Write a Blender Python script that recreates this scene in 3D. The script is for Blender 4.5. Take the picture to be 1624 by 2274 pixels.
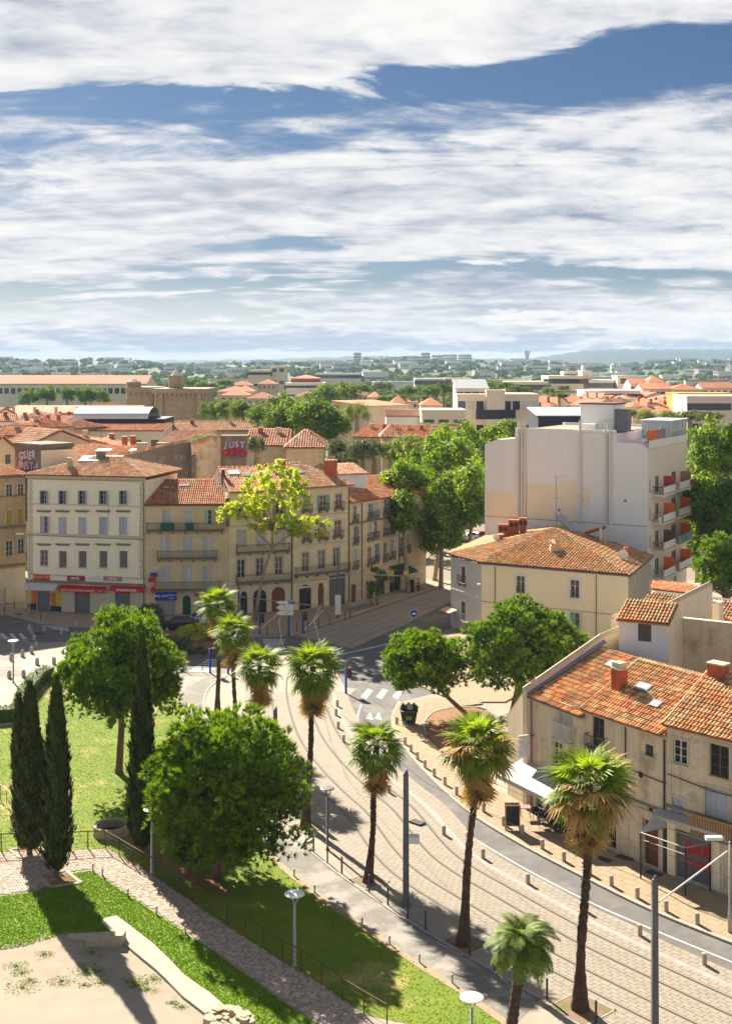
import bpy, math, random
import numpy as np
from mathutils import Vector, Matrix
random.seed(7); RNG = np.random.default_rng(11)
for o in list(bpy.data.objects): bpy.data.objects.remove(o)
S = bpy.context.scene; COL = S.collection
R = math.radians
# ------------------------------------------------------------------ camera
FOC, CAMH, HZ, CX = 2750.0, 31.0, 810.0, 812.0      # focal length and horizon in units of a 1624 x 2273 picture
cd = bpy.data.cameras.new('camera'); cam = bpy.data.objects.new('camera', cd); COL.objects.link(cam)
cam.location = (0, 0, CAMH); cam.rotation_euler = (R(90), 0, 0)
cd.sensor_fit = 'VERTICAL'; cd.sensor_height = 36.0; cd.lens = 36.0 * FOC / 2273.0
cd.shift_y = -(1136.5 - HZ) / 2273.0
cd.clip_start = 0.5; cd.clip_end = 40000
S.camera = cam
S.render.resolution_x, S.render.resolution_y = 731, 1024
# ------------------------------------------------------------------ light
SUN_EL, SUN_AZ = 31.0, -27.0        # sun stands ahead of the camera and to the left
sd = bpy.data.lights.new('sun', 'SUN'); sun = bpy.data.objects.new('sun', sd); COL.objects.link(sun)
sd.energy = 3.2; sd.angle = R(0.5); sd.color = (1.0, 0.90, 0.74)
az = R(SUN_AZ); el = R(SUN_EL)
sdir = Vector((math.sin(az) * math.cos(el), math.cos(az) * math.cos(el), math.sin(el)))
sun.rotation_euler = sdir.to_track_quat('Z', 'Y').to_euler(); sun.location = (0, 0, 200)
S.view_settings.view_transform = 'Standard'; S.view_settings.look = 'None'
S.view_settings.exposure = 2.36; S.view_settings.gamma = 1.0; S.view_settings.use_curve_mapping = False

class NT:
    """small node-tree helper"""
    def __init__(s, t): s.t = t; s.n = t.nodes; s.l = t.links
    def new(s, k, **kw):
        n = s.n.new(k)
        for a, b in kw.items():
            if a == 'inp':
                for i, v in b.items():
                    if hasattr(v, 'is_output') and v.is_output: s.l.new(v, n.inputs[i])
                    else: n.inputs[i].default_value = v
            else: setattr(n, a, b)
        return n
    def math(s, op, a, b=0.0, c=None, clamp=False):
        d = {0: a, 1: b}
        if c is not None: d[2] = c
        return s.new('ShaderNodeMath', operation=op, use_clamp=clamp, inp=d).outputs[0]
    def mix(s, f, a, b, bt='MIX'):
        n = s.new('ShaderNodeMix', data_type='RGBA', blend_type=bt)
        for i, v in ((0, f), (6, a), (7, b)):
            if hasattr(v, 'is_output'): s.l.new(v, n.inputs[i])
            else: n.inputs[i].default_value = v if i == 0 else (tuple(v) + (1,))[:4]
        return n.outputs[2]
    def ramp(s, f, pts, interp='LINEAR'):
        n = s.new('ShaderNodeValToRGB'); r = n.color_ramp; r.interpolation = interp
        while len(r.elements) < len(pts): r.elements.new(0.5)
        for e, (p, c) in zip(r.elements, pts):
            e.position = p; e.color = (c, c, c, 1) if not isinstance(c, tuple) else (tuple(c) + (1,))[:4]
        s.l.new(f, n.inputs[0]); return n.outputs[0]
    def noise(s, vec, scale, detail=5, rough=0.55, dist=0.0, out=0):
        return s.new('ShaderNodeTexNoise', inp={'Vector': vec, 'Scale': scale, 'Detail': detail, 'Roughness': rough, 'Distortion': dist}).outputs[out]

# ------------------------------------------------------------------ sky: Nishita with broken cloud
W = bpy.data.worlds.new('World'); S.world = W; W.use_nodes = True
t = NT(W.node_tree); t.n.clear()
sky = t.new('ShaderNodeTexSky', sky_type='NISHITA'); sky.sun_disc = False
sky.sun_elevation = el; sky.sun_rotation = az; sky.altitude = 60; sky.air_density = 1.0; sky.dust_density = 0.4; sky.ozone_density = 2.5
tc = t.new('ShaderNodeTexCoord').outputs['Generated']
sx = t.new('ShaderNodeSeparateXYZ', inp={0: tc})
zc = t.math('MAXIMUM', sx.outputs[2], 0.0)
hd = t.math('SQRT', t.math('ADD', t.math('MULTIPLY', sx.outputs[0], sx.outputs[0]), t.math('MULTIPLY', sx.outputs[1], sx.outputs[1])))
zd = t.math('ADD', zc, 0.16)
px = t.math('DIVIDE', sx.outputs[0], zd); py = t.math('DIVIDE', sx.outputs[1], zd)
P = t.new('ShaderNodeCombineXYZ', inp={0: px, 1: py, 2: 0.0}).outputs[0]           # cloud deck plane
def mapped(vec, loc, rz, sc):
    return t.new('ShaderNodeMapping', inp={'Vector': vec, 'Location': loc, 'Rotation': (0, 0, R(rz)), 'Scale': sc}).outputs[0]
def sstep(f, lo, hi, a=0.0, b=1.0):
    return t.new('ShaderNodeMapRange', interpolation_type='SMOOTHSTEP', inp={0: f, 1: lo, 2: hi, 3: a, 4: b}).outputs[0]
elev = t.math('DIVIDE', zc, t.math('MAXIMUM', hd, 0.05))
uu = t.math('DIVIDE', sx.outputs[0], t.math('MAXIMUM', hd, 0.05))
w1 = t.math('SUBTRACT', t.noise(mapped(P, (3.1, 1.7, 0), 25, (0.9, 1.1, 1)), 1.2, 3, 0.6), 0.5)
n1 = t.math('SUBTRACT', t.noise(mapped(P, (1.3, 0.4, 0), -38, (0.7, 1.7, 1)), 2.0, 6, 0.60, 0.9), 0.5)    # streaks
n2 = t.math('SUBTRACT', t.noise(mapped(P, (5.2, 8.4, 0), 20, (0.9, 1.1, 1)), 7.5, 4, 0.62, 0.3), 0.5)      # puffs
# a long cloud street overhead, a clear lane below it, a broad ragged sheet, a second clear lane near the horizon
eu = t.math('ADD', t.math('SUBTRACT', elev, t.math('MULTIPLY', uu, 0.11)), t.math('ADD', t.math('MULTIPLY', w1, 0.12), t.math('MULTIPLY', n1, 0.07)))
up = t.math('MULTIPLY', sstep(eu, .222, .252), sstep(eu, .36, .30, .35, .88))
el2 = t.math('ADD', t.math('ADD', elev, t.math('MULTIPLY', uu, -0.04)), t.math('ADD', t.math('MULTIPLY', w1, 0.13), t.math('MULTIPLY', n1, 0.05)))
lo = t.ramp(el2, [(0.0, .85), (.036, .80), (.050, .55), (.063, .12), (.076, .55), (.095, .92), (.140, .88), (.162, .62), (.185, .44), (.205, .30), (.228, .14), (.26, .05)], 'EASE')
bias = t.math('MAXIMUM', up, lo)
den = t.math('ADD', t.math('MULTIPLY', n1, 1.5), t.math('MULTIPLY', n2, 0.55))
den = t.math('ADD', den, t.math('MULTIPLY', t.math('SUBTRACT', bias, 0.42), 0.80))
cover = sstep(den, -0.17, 0.22)
# low cumulus close to the horizon
az_ = t.math('ARCTAN2', sx.outputs[0], sx.outputs[1])
Q = t.new('ShaderNodeCombineXYZ', inp={0: t.math('MULTIPLY', az_, 9.0), 1: t.math('MULTIPLY', elev, 40.0), 2: 0.0}).outputs[0]
c1 = t.noise(mapped(Q, (6.2, 1.3, 0), 0, (1, 1, 1)), 1.15, 4, 0.62)
cb = t.ramp(elev, [(0.0, .0), (.005, .08), (.011, .48), (.024, .50), (.042, .34), (.06, 0.0)])
cd0 = t.math('ADD', c1, t.math('SUBTRACT', cb, 0.40))
cum = sstep(cd0, 0.50, 0.58)
lum = t.math('ADD', t.math('ADD', t.math('MULTIPLY', n2, 1.1), t.math('MULTIPLY', n1, 1.6)), t.math('ADD', t.math('MULTIPLY', w1, 0.9), 0.46))
ccol = t.ramp(lum, [(.0, (.80, .87, 1.05)), (.28, (1.18, 1.24, 1.36)), (.52, (1.60, 1.61, 1.66)), (.80, (1.92, 1.89, 1.82))])
cumc = t.ramp(t.math('ADD', t.math('MULTIPLY', elev, 20.0), t.math('MULTIPLY', n2, 1.1)), [(.15, (.95, 1.01, 1.14)), (.42, (1.08, 1.13, 1.25)), (.58, (1.45, 1.47, 1.54)), (.75, (1.98, 1.94, 1.86))])
sk = t.new('ShaderNodeVectorMath', operation='MULTIPLY', inp={0: sky.outputs[0], 1: (.063, .079, .102)}).outputs[0]
bg = t.mix(t.ramp(elev, [(0.0, .92), (.03, .55), (.065, .12), (.13, 0.0)]), sk, (1.95, 1.92, 1.85))
out = t.mix(cover, bg, ccol)
out = t.mix(t.ramp(elev, [(0.0, .75), (.02, .5), (.045, .12), (.07, 0.0)]), out, (1.95, 1.88, 1.74))
out = t.mix(t.math('MULTIPLY', cum, 0.97), out, cumc)
back = t.new('ShaderNodeBackground', inp={0: out, 1: 0.1})
t.l.new(back.outputs[0], t.new('ShaderNodeOutputWorld').inputs[0])
S.cycles.max_bounces = 6; S.cycles.diffuse_bounces = 3; S.cycles.glossy_bounces = 2; S.cycles.transmission_bounces = 3; S.cycles.volume_bounces = 0
W.cycles.sampling_method = 'MANUAL'; W.cycles.sample_map_resolution = 512
# ------------------------------------------------------------------ measuring helpers
class Fr:
    """a crop of the photograph, turning crop coordinates into 1624-wide picture coordinates"""
    def __init__(s, ox, oy, sc): s.o = (ox, oy, sc)
    def __call__(s, x, y): return ((s.o[0] + x / s.o[2]) / 1.8017, (s.o[1] + y / s.o[2]) / 1.8017)
FD = lambda x, y: (x, y)
FA = Fr(0, 1750, 1624 / 900); FB = Fr(800, 1750, 1.624); FC = Fr(1700, 1700, 1624 / 1226)
F1 = Fr(0, 2350, 1.624); F2 = Fr(900, 2350, 1624 / 1100); F3 = Fr(1926, 2350, 1.624)
F4 = Fr(0, 3196, 1.624); F5 = Fr(950, 3196, 1.624); F6 = Fr(1926, 3196, 1.624)
E1 = Fr(0, 1350, 1.624); E2 = Fr(950, 1350, 1.624); E3 = Fr(1926, 1350, 1.624)
def G(fr, x, y, z=0.0):
    """point at height z seen at picture point x, y"""
    x, y = fr(x, y); Y = (CAMH - z) * FOC / (y - HZ)
    return Vector(((x - CX) / FOC * Y, Y, z))
def V(fr, x, y, Y):
    """point at distance Y seen at picture point x, y"""
    x, y = fr(x, y)
    return Vector(((x - CX) / FOC * Y, Y, CAMH - (y - HZ) / FOC * Y))
def GL(fr, pts, z=0.0): return [G(fr, x, y, z) for x, y in pts]
def spline(pts, step=0.6):
    """Catmull-Rom through points, resampled evenly"""
    p = [Vector(q) for q in pts]; p = [p[0] * 2 - p[1]] + p + [p[-1] * 2 - p[-2]]; r = []
    for i in range(1, len(p) - 2):
        n = max(2, int((p[i + 1] - p[i]).length / (step * .5)))
        for k in range(n):
            t_ = k / n; a, b, c, d = p[i - 1:i + 3]
            r.append(.5 * ((2 * b) + (c - a) * t_ + (2 * a - 5 * b + 4 * c - d) * t_ ** 2 + (3 * b - a - 3 * c + d) * t_ ** 3))
    r.append(p[-2]); q = [r[0]]; acc = 0.0
    for a, b in zip(r, r[1:]):
        L = (b - a).length
        while acc + L >= step:
            a = a + (b - a) * ((step - acc) / max(L, 1e-9)); q.append(a.copy()); L = (b - a).length; acc = 0.0
        acc += L
    return q
def normals(p):
    n = []
    for i in range(len(p)):
        d = p[min(i + 1, len(p) - 1)] - p[max(i - 1, 0)]; d.z = 0; d.normalize(); n.append(Vector((d.y, -d.x, 0)))
    return n                                             # right-hand side of travel
def offset(p, o):
    return [a + n * o for a, n in zip(p, normals(p))]

# ------------------------------------------------------------------ objects
class MB:
    """collects shapes for ONE mesh object"""
    def __init__(s): s.v = []; s.f = []; s.c = []
    def add(s, vs, fs, c=0.5):
        k = len(s.v); s.v += [tuple(v) for v in vs]; s.f += [tuple(i + k for i in f) for f in fs]; s.c += [c] * len(vs); return s
    def quad(s, a, b, c, d, col=.5): return s.add([a, b, c, d], [(0, 1, 2, 3)], col)
    def poly(s, pts, col=.5): return s.add(pts, [tuple(range(len(pts)))], col)
    def box(s, x0, x1, y0, y1, z0, z1, M=None, col=.5):
        v = [Vector((x, y, z)) for z in (z0, z1) for x, y in ((x0, y0), (x1, y0), (x1, y1), (x0, y1))]
        if M is not None: v = [M @ q for q in v]
        return s.add(v, [(3, 2, 1, 0), (4, 5, 6, 7), (0, 1, 5, 4), (1, 2, 6, 5), (2, 3, 7, 6), (3, 0, 4, 7)], col)
    def prism(s, pts, z0, z1, col=.5):
        n = len(pts); v = [(p[0], p[1], z0) for p in pts] + [(p[0], p[1], z1) for p in pts]
        return s.add(v, [tuple(range(n, 2 * n)), tuple(reversed(range(n)))] + [(i, (i + 1) % n, n + (i + 1) % n, n + i) for i in range(n)], col)
    def tube(s, pts, rs, n=8, col=.5, cap=True):
        pts = [Vector(p) for p in pts]; rs = rs if hasattr(rs, '__len__') else [rs] * len(pts); vs = []; fs = []
        for i, p in enumerate(pts):
            d = (pts[min(i + 1, len(pts) - 1)] - pts[max(i - 1, 0)]).normalized()
            a = d.orthogonal().normalized() if abs(d.z) < .9 else (Vector((1, 0, 0)) - d * d.x).normalized(); b = d.cross(a)
            for k in range(n):
                t_ = 2 * math.pi * k / n; vs.append(p + (a * math.cos(t_) + b * math.sin(t_)) * rs[i])
        for i in range(len(pts) - 1):
            for k in range(n): fs.append((i * n + k, i * n + (k + 1) % n, (i + 1) * n + (k + 1) % n, (i + 1) * n + k))
        if cap: fs += [tuple(reversed(range(n))), tuple(range((len(pts) - 1) * n, len(pts) * n))]
        return s.add(vs, fs, col)
    def lathe(s, prof, n=16, o=(0, 0, 0), col=.5, cap=True):
        vs = [(o[0] + r * math.cos(2 * math.pi * k / n), o[1] + r * math.sin(2 * math.pi * k / n), o[2] + z) for r, z in prof for k in range(n)]
        fs = [(i * n + k, i * n + (k + 1) % n, (i + 1) * n + (k + 1) % n, (i + 1) * n + k) for i in range(len(prof) - 1) for k in range(n)]
        if cap: fs += [tuple(reversed(range(n))), tuple(range((len(prof) - 1) * n, len(prof) * n))]
        return s.add(vs, fs, col)
    def mesh(s, name, mat, smooth=False):
        me = bpy.data.meshes.new(name); me.from_pydata(s.v, [], s.f)
        if s.c:
            a = me.attributes.new('shade', 'FLOAT', 'POINT'); a.data.foreach_set('value', np.array(s.c, dtype=np.float32))
        if mat: me.materials.append(mat)
        if smooth: me.polygons.foreach_set('use_smooth', [True] * len(me.polygons))
        me.update(); return me
    def build(s, name, mat, parent=None, smooth=False, **kw): return put(name, s.mesh(name, mat, smooth), parent, **kw)
def wt(o):
    v = Vector((0, 0, 0))
    while o is not None: v = v + o.location; o = o.parent
    return v
def put(name, me, parent=None, loc=None, rz=0.0, rot=None, sc=None, **kw):
    """link mesh data; without loc the geometry is in world coordinates"""
    o = bpy.data.objects.new(name, me); COL.objects.link(o)
    if parent is not None:
        o.parent = parent
        o.location = loc if loc is not None else -wt(parent)
    elif loc is not None: o.location = loc
    if rz: o.rotation_euler = (0, 0, rz)
    if rot is not None: o.rotation_euler = rot
    if sc is not None: o.scale = sc if hasattr(sc, '__len__') else (sc, sc, sc)
    return tag(o, **kw)
def tag(o, label=None, cat=None, group=None, kind=None):
    if label: o['label'] = label
    if cat: o['category'] = cat
    if group: o['group'] = group
    if kind: o['kind'] = kind
    return o
def thing(name, label, cat, loc=(0, 0, 0), rz=0.0, group=None):
    o = bpy.data.objects.new(name, None); COL.objects.link(o); o.location = loc; o.rotation_euler = (0, 0, rz); o.empty_display_size = .3
    return tag(o, label, cat, group)
def dup(root, loc=None, rz=None, label=None, parent=None, sc=None):
    c = root.copy(); COL.objects.link(c); c.parent = parent
    if loc is not None: c.location = loc
    if rz is not None: c.rotation_euler = (0, 0, rz)
    if sc is not None: c.scale = (sc, sc, sc)
    if label: c['label'] = label
    for ch in root.children: dup(ch, parent=c)
    return c
def struct(name, mb, mat, **kw): return mb.build(name, mat, kind='structure', **kw)
def npmesh(name, v, f, mat, shade=None, smooth=False):
    """fast mesh from numpy arrays; f is (n, 3) or (n, 4)"""
    me = bpy.data.meshes.new(name); n, k = f.shape
    me.vertices.add(len(v)); me.vertices.foreach_set('co', np.ascontiguousarray(v, dtype=np.float32).ravel())
    me.loops.add(n * k); me.loops.foreach_set('vertex_index', np.ascontiguousarray(f, dtype=np.int32).ravel())
    me.polygons.add(n); me.polygons.foreach_set('loop_start', np.arange(0, n * k, k, dtype=np.int32))
    if shade is not None:
        a = me.attributes.new('shade', 'FLOAT', 'POINT'); a.data.foreach_set('value', np.ascontiguousarray(shade, dtype=np.float32))
    if smooth: me.polygons.foreach_set('use_smooth', np.ones(n, dtype=bool))
    me.materials.append(mat); me.update(calc_edges=True); me.validate(); return me

# ------------------------------------------------------------------ materials
MATS = {}
def mat(name, c1, c2=None, scale=1.0, rough=.85, bump=0.0, bscale=None, c3=None, s3=.15, t3=(.5, .6), attr=False, vary=0.0, spec=.3, metal=0.0, stretch=(1, 1, 1), trans=0.0, streak=None, detail=4, brick=None):
    """noise-mottled surface: c1..c2 mottling, c3 large patches, attr = per-piece tint, streak = rain streak colour"""
    if name in MATS: return MATS[name]
    m = bpy.data.materials.new(name); m.use_nodes = True; n = NT(m.node_tree); b = n.n['Principled BSDF']; out = n.n['Material Output']
    c2 = c2 or tuple(x * .78 for x in c1)
    geo = n.new('ShaderNodeNewGeometry').outputs['Position']
    pos = n.new('ShaderNodeMapping', inp={'Vector': geo, 'Scale': stretch}).outputs[0] if stretch != (1, 1, 1) else geo
    f = n.ramp(n.noise(pos, scale, detail, .62), [(.33, 0.0), (.67, 1.0)])
    col = n.mix(f, c1, c2)
    if brick:
        br = n.new('ShaderNodeTexBrick', inp={'Vector': n.new('ShaderNodeMapping', inp={'Vector': geo, 'Rotation': (R(90), 0, R(brick[2]))}).outputs[0], 'Scale': 1.0, 'Color1': (1, 1, 1, 1), 'Color2': (.86, .84, .8, 1), 'Mortar': (.72, .69, .64, 1), 'Mortar Size': .012, 'Brick Width': brick[0], 'Row Height': brick[1]})
        col = n.mix(.8, col, br.outputs[0], 'MULTIPLY')
    if c3: col = n.mix(n.ramp(n.noise(geo, s3, 5, .65), [(t3[0], 0.0), (t3[1], 1.0)]), col, c3)
    if streak:
        sv = n.new('ShaderNodeMapping', inp={'Vector': geo, 'Scale': (1.6, 1.6, .12)}).outputs[0]
        col = n.mix(n.ramp(n.noise(sv, 1.3, 4, .7), [(.52, 0.0), (.78, .75)]), col, streak)
    if attr:
        a = n.new('ShaderNodeAttribute', attribute_name='shade').outputs['Fac']
        if attr is True: col = n.mix(1.0, col, n.ramp(a, [(0, .55), (1, 1.25)]), 'MULTIPLY')
        else: col = n.mix(a, col, attr)
    if vary:
        oi = n.new('ShaderNodeObjectInfo').outputs['Random']
        col = n.mix(1.0, col, n.ramp(oi, [(0, 1 - vary), (1, 1 + vary)]), 'MULTIPLY')
    n.l.new(col, b.inputs['Base Color']); b.inputs['Roughness'].default_value = rough; b.inputs['Specular IOR Level'].default_value = spec; b.inputs['Metallic'].default_value = metal
    if bump:
        bn = n.new('ShaderNodeBump', inp={'Strength': bump, 'Distance': .05, 'Height': n.noise(geo, bscale or scale * 4, 4, .6)})
        n.l.new(bn.outputs[0], b.inputs['Normal'])
    if trans:
        tr = n.new('ShaderNodeBsdfTranslucent', inp={0: n.mix(1.0, col, (1.25, 1.3, .55), 'MULTIPLY')})
        mx = n.new('ShaderNodeMixShader', inp={0: trans, 1: b.outputs[0], 2: tr.outputs[0]}); n.l.new(mx.outputs[0], out.inputs[0])
    MATS[name] = m; return m
mat('asphalt', (.15, .142, .138), (.115, .11, .108), 1.2, .9, .25, 14, c3=(.19, .18, .172), s3=.22, t3=(.5, .62))
mat('asphalt_pale', (0.24, 0.216, 0.188), (0.2, 0.18, 0.16), .9, .9, .15, 12, c3=(.35, .32, .28), s3=.3)
mat('path_grey', (0.216, 0.2, 0.176), (0.176, 0.164, 0.148), 1.5, .9, .2, 14, c3=(.31, .285, .25), s3=.3)
mat('paving', (.33, .282, .225), (.295, .25, .20), .8, .85, .12, 9, c3=(.35, .30, .24), s3=.25)
mat('slab', (.325, .28, .225), (.29, .25, .203), 1.2, .85, .15, 9, attr=True)
mat('slab_sand', (.38, .285, .19), (.33, .245, .16), 1.2, .85, .15, 9, attr=True)
mat('slab_brown', (.42, .30, .215), (.35, .25, .18), 1.4, .85, .15, 9, attr=True)
mat('joint', (.285, .245, .197), (.26, .222, .18), 2, .95)
mat('kerb', (0.416, 0.36, 0.296), (0.336, 0.296, 0.248), 2, .85, .15, 8)
mat('kerb_grey', (.36, .34, .31), (.28, .265, .245), 2, .85, .15, 8)
mat('paint', (.60, .60, .58), (.36, .355, .345), 3, .7)
mat('rail', (.10, .10, .105), (.20, .20, .21), 3, .38, spec=.6, metal=.75)
mat('groove', (.05, .048, .045), (.08, .075, .07), 4, .8)
mat('lawn', (.145, .25, .010), (.11, .205, .008), .6, .95, .5, 9, c3=(.24, .24, .06), s3=.16, t3=(.60, .74))
mat('lawn_dry', (.165, .215, .011), (.115, .185, .008), .45, .95, .5, 9, c3=(.40, .30, .12), s3=.15, t3=(.54, .66))
mat('soil', (.30, .155, .07), (.23, .12, .055), 1.5, .95, .4, 7)
mat('sand', (.33, .28, .215), (.285, .24, .185), 1.1, .95, .3, 10, c3=(.17, .19, .05), s3=.55, t3=(.62, .70))
mat('sand_bare', (.34, .295, .23), (.30, .26, .205), .8, .95, .3, 10)
mat('cobble', (.52, .41, .335), (.44, .345, .28), 2.2, .85, .1, 9, attr=True)
mat('white_stone', (.43, .385, .315), (.36, .315, .255), 1.2, .9, .25, 6, c3=(.46, .36, .26), s3=1.2, t3=(.62, .72))
mat('stone', (.46, .38, .28), (.36, .29, .21), 1.6, .9, .4, 6, streak=(.22, .18, .13))
mat('land', (.09, .13, .04), (.06, .095, .03), .012, .95, c3=(.15, .155, .075), s3=.006)
mat('hillside', (.03, .05, .03), (.022, .04, .026), .01, .95, c3=(.16, .14, .09), s3=.004, t3=(.6, .7))
mat('earth_town', (.26, .21, .155), (.20, .165, .12), .05, .95)
# walls
mat('wall_cream', (.80, .75, .60), (.75, .69, .54), .7, .9, .1, 8, streak=(.66, .60, .46))
mat('wall_stone', (.68, .56, .37), (.61, .49, .31), .8, .9, .15, 8, brick=(.9, .34, 0), streak=(.46, .36, .23))
mat('wall_stone2', (.78, .67, .46), (.71, .60, .41), .8, .9, .15, 8, brick=(.9, .36, 0), streak=(.56, .46, .31))
mat('wall_ochre', (0.515, 0.392, 0.235), (0.437, 0.325, 0.19), .8, .9, .15, 8, streak=(.25, .19, .12))
mat('wall_yellow', (.80, .72, .53), (.77, .68, .49), .5, .9, .08, 8, streak=(.72, .63, .46))
mat('wall_grey', (.62, .58, .54), (.58, .54, .50), .5, .9, .08)
mat('wall_white', (.80, .81, .82), (.77, .78, .79), .25, .9, .05, 5, streak=(.73, .72, .70))
mat('wall_patch', (.82, .76, .58), (.79, .73, .55), .3, .9)
mat('wall_pinkcream', (.80, .69, .55), (.76, .65, .51), .5, .9, .05)
mat('wall_old', (.72, .60, .44), (.63, .52, .37), .9, .9, .2, 8, c3=(.40, .32, .22), s3=.5, t3=(.55, .7), streak=(.33, .26, .18))
mat('wall_old2', (.70, .60, .45), (.61, .52, .38), 1.1, .9, .25, 8, brick=(.8, .36, 42), c3=(.38, .31, .22), s3=.6, t3=(.55, .7), streak=(.22, .18, .14))
mat('wall_gable', (.74, .62, .48), (.68, .57, .43), .6, .9, .1, 8, streak=(.46, .38, .28))
mat('wall_bluewhite', (0.672, 0.683, 0.739), (0.616, 0.627, 0.683), .8, .9, .05)
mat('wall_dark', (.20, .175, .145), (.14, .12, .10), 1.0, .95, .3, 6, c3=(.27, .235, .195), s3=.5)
mat('wall_tan', (.56, .47, .34), (.48, .40, .29), .5, .9, .1)
mat('wall_pale', (.80, .77, .70), (.75, .72, .65), .2, .9)
mat('wall_concrete', (.76, .68, .54), (.69, .62, .49), .15, .9)
mat('wall_pink', (.80, .64, .60), (.76, .60, .56), .15, .9)
mat('wall_far', (.80, .78, .74), (.74, .72, .68), .05, .9, vary=.15)
mat('fort', (.40, .315, .21), (.31, .245, .165), .6, .9, .3, 3, brick=(1.1, .5, 0), streak=(.24, .19, .13))
mat('trim', (.56, .49, .37), (.48, .42, .31), 2, .85)
mat('trim_dark', (.24, .20, .155), (.17, .145, .115), 2, .9)
mat('trim_white', (.70, .68, .64), (.64, .62, .58), 2, .8)
mat('tile', (.80, .30, .115), (.68, .235, .09), 2.2, .85, .15, 9, attr=True, c3=(.70, .50, .31), s3=.7, t3=(.44, .68))
mat('tile_old', (.76, .36, .16), (.62, .28, .13), 2.4, .88, .15, 9, attr=True, c3=(.70, .55, .36), s3=.8, t3=(.40, .64))
mat('tile_gold', (.74, .36, .14), (.62, .26, .10), 2.0, .88, .15, 9, attr=True, c3=(.52, .37, .20), s3=.8, t3=(.38, .62))
mat('tile_single', (.72, .33, .13), (.56, .22, .09), 2.0, .88, .15, 9, c3=(.54, .38, .21), s3=.8, t3=(.40, .62), vary=.42)
mat('tile_pale', (.72, .33, .20), (.60, .26, .15), 1.2, .88, .15, 9, attr=True, c3=(.68, .44, .30), s3=.4, t3=(.42, .66))
mat('tile_base', (.36, .14, .075), (.28, .105, .06), 3, .95)
mat('roof_far', (.48, .17, .075), (.40, .135, .06), .25, .9, c3=(.47, .20, .11), s3=.06, t3=(.46, .64), vary=.18)
mat('roof_pale', (.50, .20, .115), (.43, .165, .095), .3, .9, c3=(.50, .25, .155), s3=.08, vary=.12)
mat('zinc', (.42, .44, .46), (.36, .38, .40), 1, .5, metal=.3)
mat('zinc_pale', (.60, .63, .66), (.52, .55, .58), .4, .5)
mat('dark_metal', (.055, .05, .048), (.08, .07, .065), 2, .6)
mat('grey_metal', (.15, .155, .165), (.12, .125, .135), 1, .5, metal=.25)
mat('pale_metal', (.42, .42, .41), (.36, .36, .35), 2, .5, metal=.3)
mat('lamp_white', (.78, .76, .73), (.70, .68, .65), 2, .5)
mat('rust', (.15, .075, .04), (.09, .05, .03), 3, .8)
mat('glass', (.022, .024, .028), (.04, .042, .045), .6, .12, spec=.6)
mat('glass_sky', (.42, .46, .50), (.36, .40, .44), .6, .25, spec=.6)
mat('frame_white', (.62, .62, .61), (.55, .55, .54), 2, .6)
mat('frame_dark', (.10, .095, .09), (.07, .068, .065), 2, .7)
mat('shutter_blue', (.40, .44, .53), (.34, .38, .47), 1.5, .7, vary=.12)
mat('shutter_grey', (.50, .50, .52), (.43, .43, .45), 1.5, .7, vary=.12)
mat('shutter_dark', (.17, .165, .16), (.13, .125, .12), 1.5, .7)
mat('shutter_green', (.22, .40, .33), (.17, .33, .27), 1.5, .7)
mat('shutter_brown', (.20, .10, .055), (.14, .07, .04), 1.5, .75)
mat('roller', (.155, .165, .18), (.125, .135, .15), 1.5, .5, stretch=(1, 1, 12))
mat('roller_pale', (.42, .41, .40), (.33, .32, .32), 1.5, .5, stretch=(1, 1, 12))
mat('door_red', (.23, .075, .04), (.17, .055, .03), 1.5, .6, stretch=(6, 6, .6))
mat('door_green', (.02, .085, .05), (.015, .065, .04), 1.5, .5)
mat('yellow_shutter', (.55, .34, .06), (.46, .28, .05), 2, .7)
mat('red', (.55, .012, .016), (.46, .01, .014), 1.5, .6)
mat('dark_red', (.30, .02, .03), (.24, .018, .025), 1.5, .6)
mat('orange', (.62, .16, .02), (.5, .12, .018), 1, .6)
mat('blue_sign', (.02, .065, .42), (.016, .05, .34), 1, .5)
mat('blue_pole', (.012, .07, .42), (.01, .05, .33), 2, .5)
mat('yellow', (.62, .42, .03), (.52, .35, .025), 2, .6)
mat('navy', (.03, .035, .06), (.025, .03, .05), 2, .7)
mat('awning_pale', (.55, .55, .53), (.47, .47, .45), 1, .8)
mat('awning_white', (.46, .45, .44), (.42, .41, .40), 1, .8)
mat('brick_red', (.42, .115, .055), (.32, .085, .042), 3, .9, .2, 12)
mat('screen_orange', (.82, .19, .03), (.74, .165, .027), 1, .8)
mat('screen_red', (.50, .075, .05), (.42, .065, .045), 1, .8)
mat('screen_mauve', (.38, .20, .24), (.33, .17, .21), 1, .8)
mat('teal', (.10, .42, .36), (.08, .36, .30), 1, .7)
mat('wood', (.42, .24, .11), (.33, .18, .08), 2, .7, stretch=(4, 4, .8))
mat('black', (.018, .018, .02), (.025, .025, .027), 2, .6)
mat('chalk', (.03, .035, .035), (.045, .05, .05), 2, .9)
mat('car_dark', (.02, .022, .026), (.02, .022, .026), 1, .25, spec=.6)
mat('car_pale', (.45, .52, .60), (.45, .52, .60), 1, .3, spec=.6)
mat('car_white', (.72, .72, .72), (.7, .7, .7), 1, .3, spec=.6)
mat('car_red', (.5, .02, .02), (.45, .02, .02), 1, .3, spec=.6)
mat('skin', (.48, .28, .19), (.42, .24, .16), 6, .6)
mat('cloth_teal', (.06, .30, .36), None, 8, .9); mat('cloth_red', (.45, .05, .07), None, 8, .9); mat('cloth_purple', (.10, .06, .18), None, 8, .9); mat('cloth_navy', (.04, .045, .08), None, 8, .9)
mat('hair', (.04, .025, .015), None, 8, .7)
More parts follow.
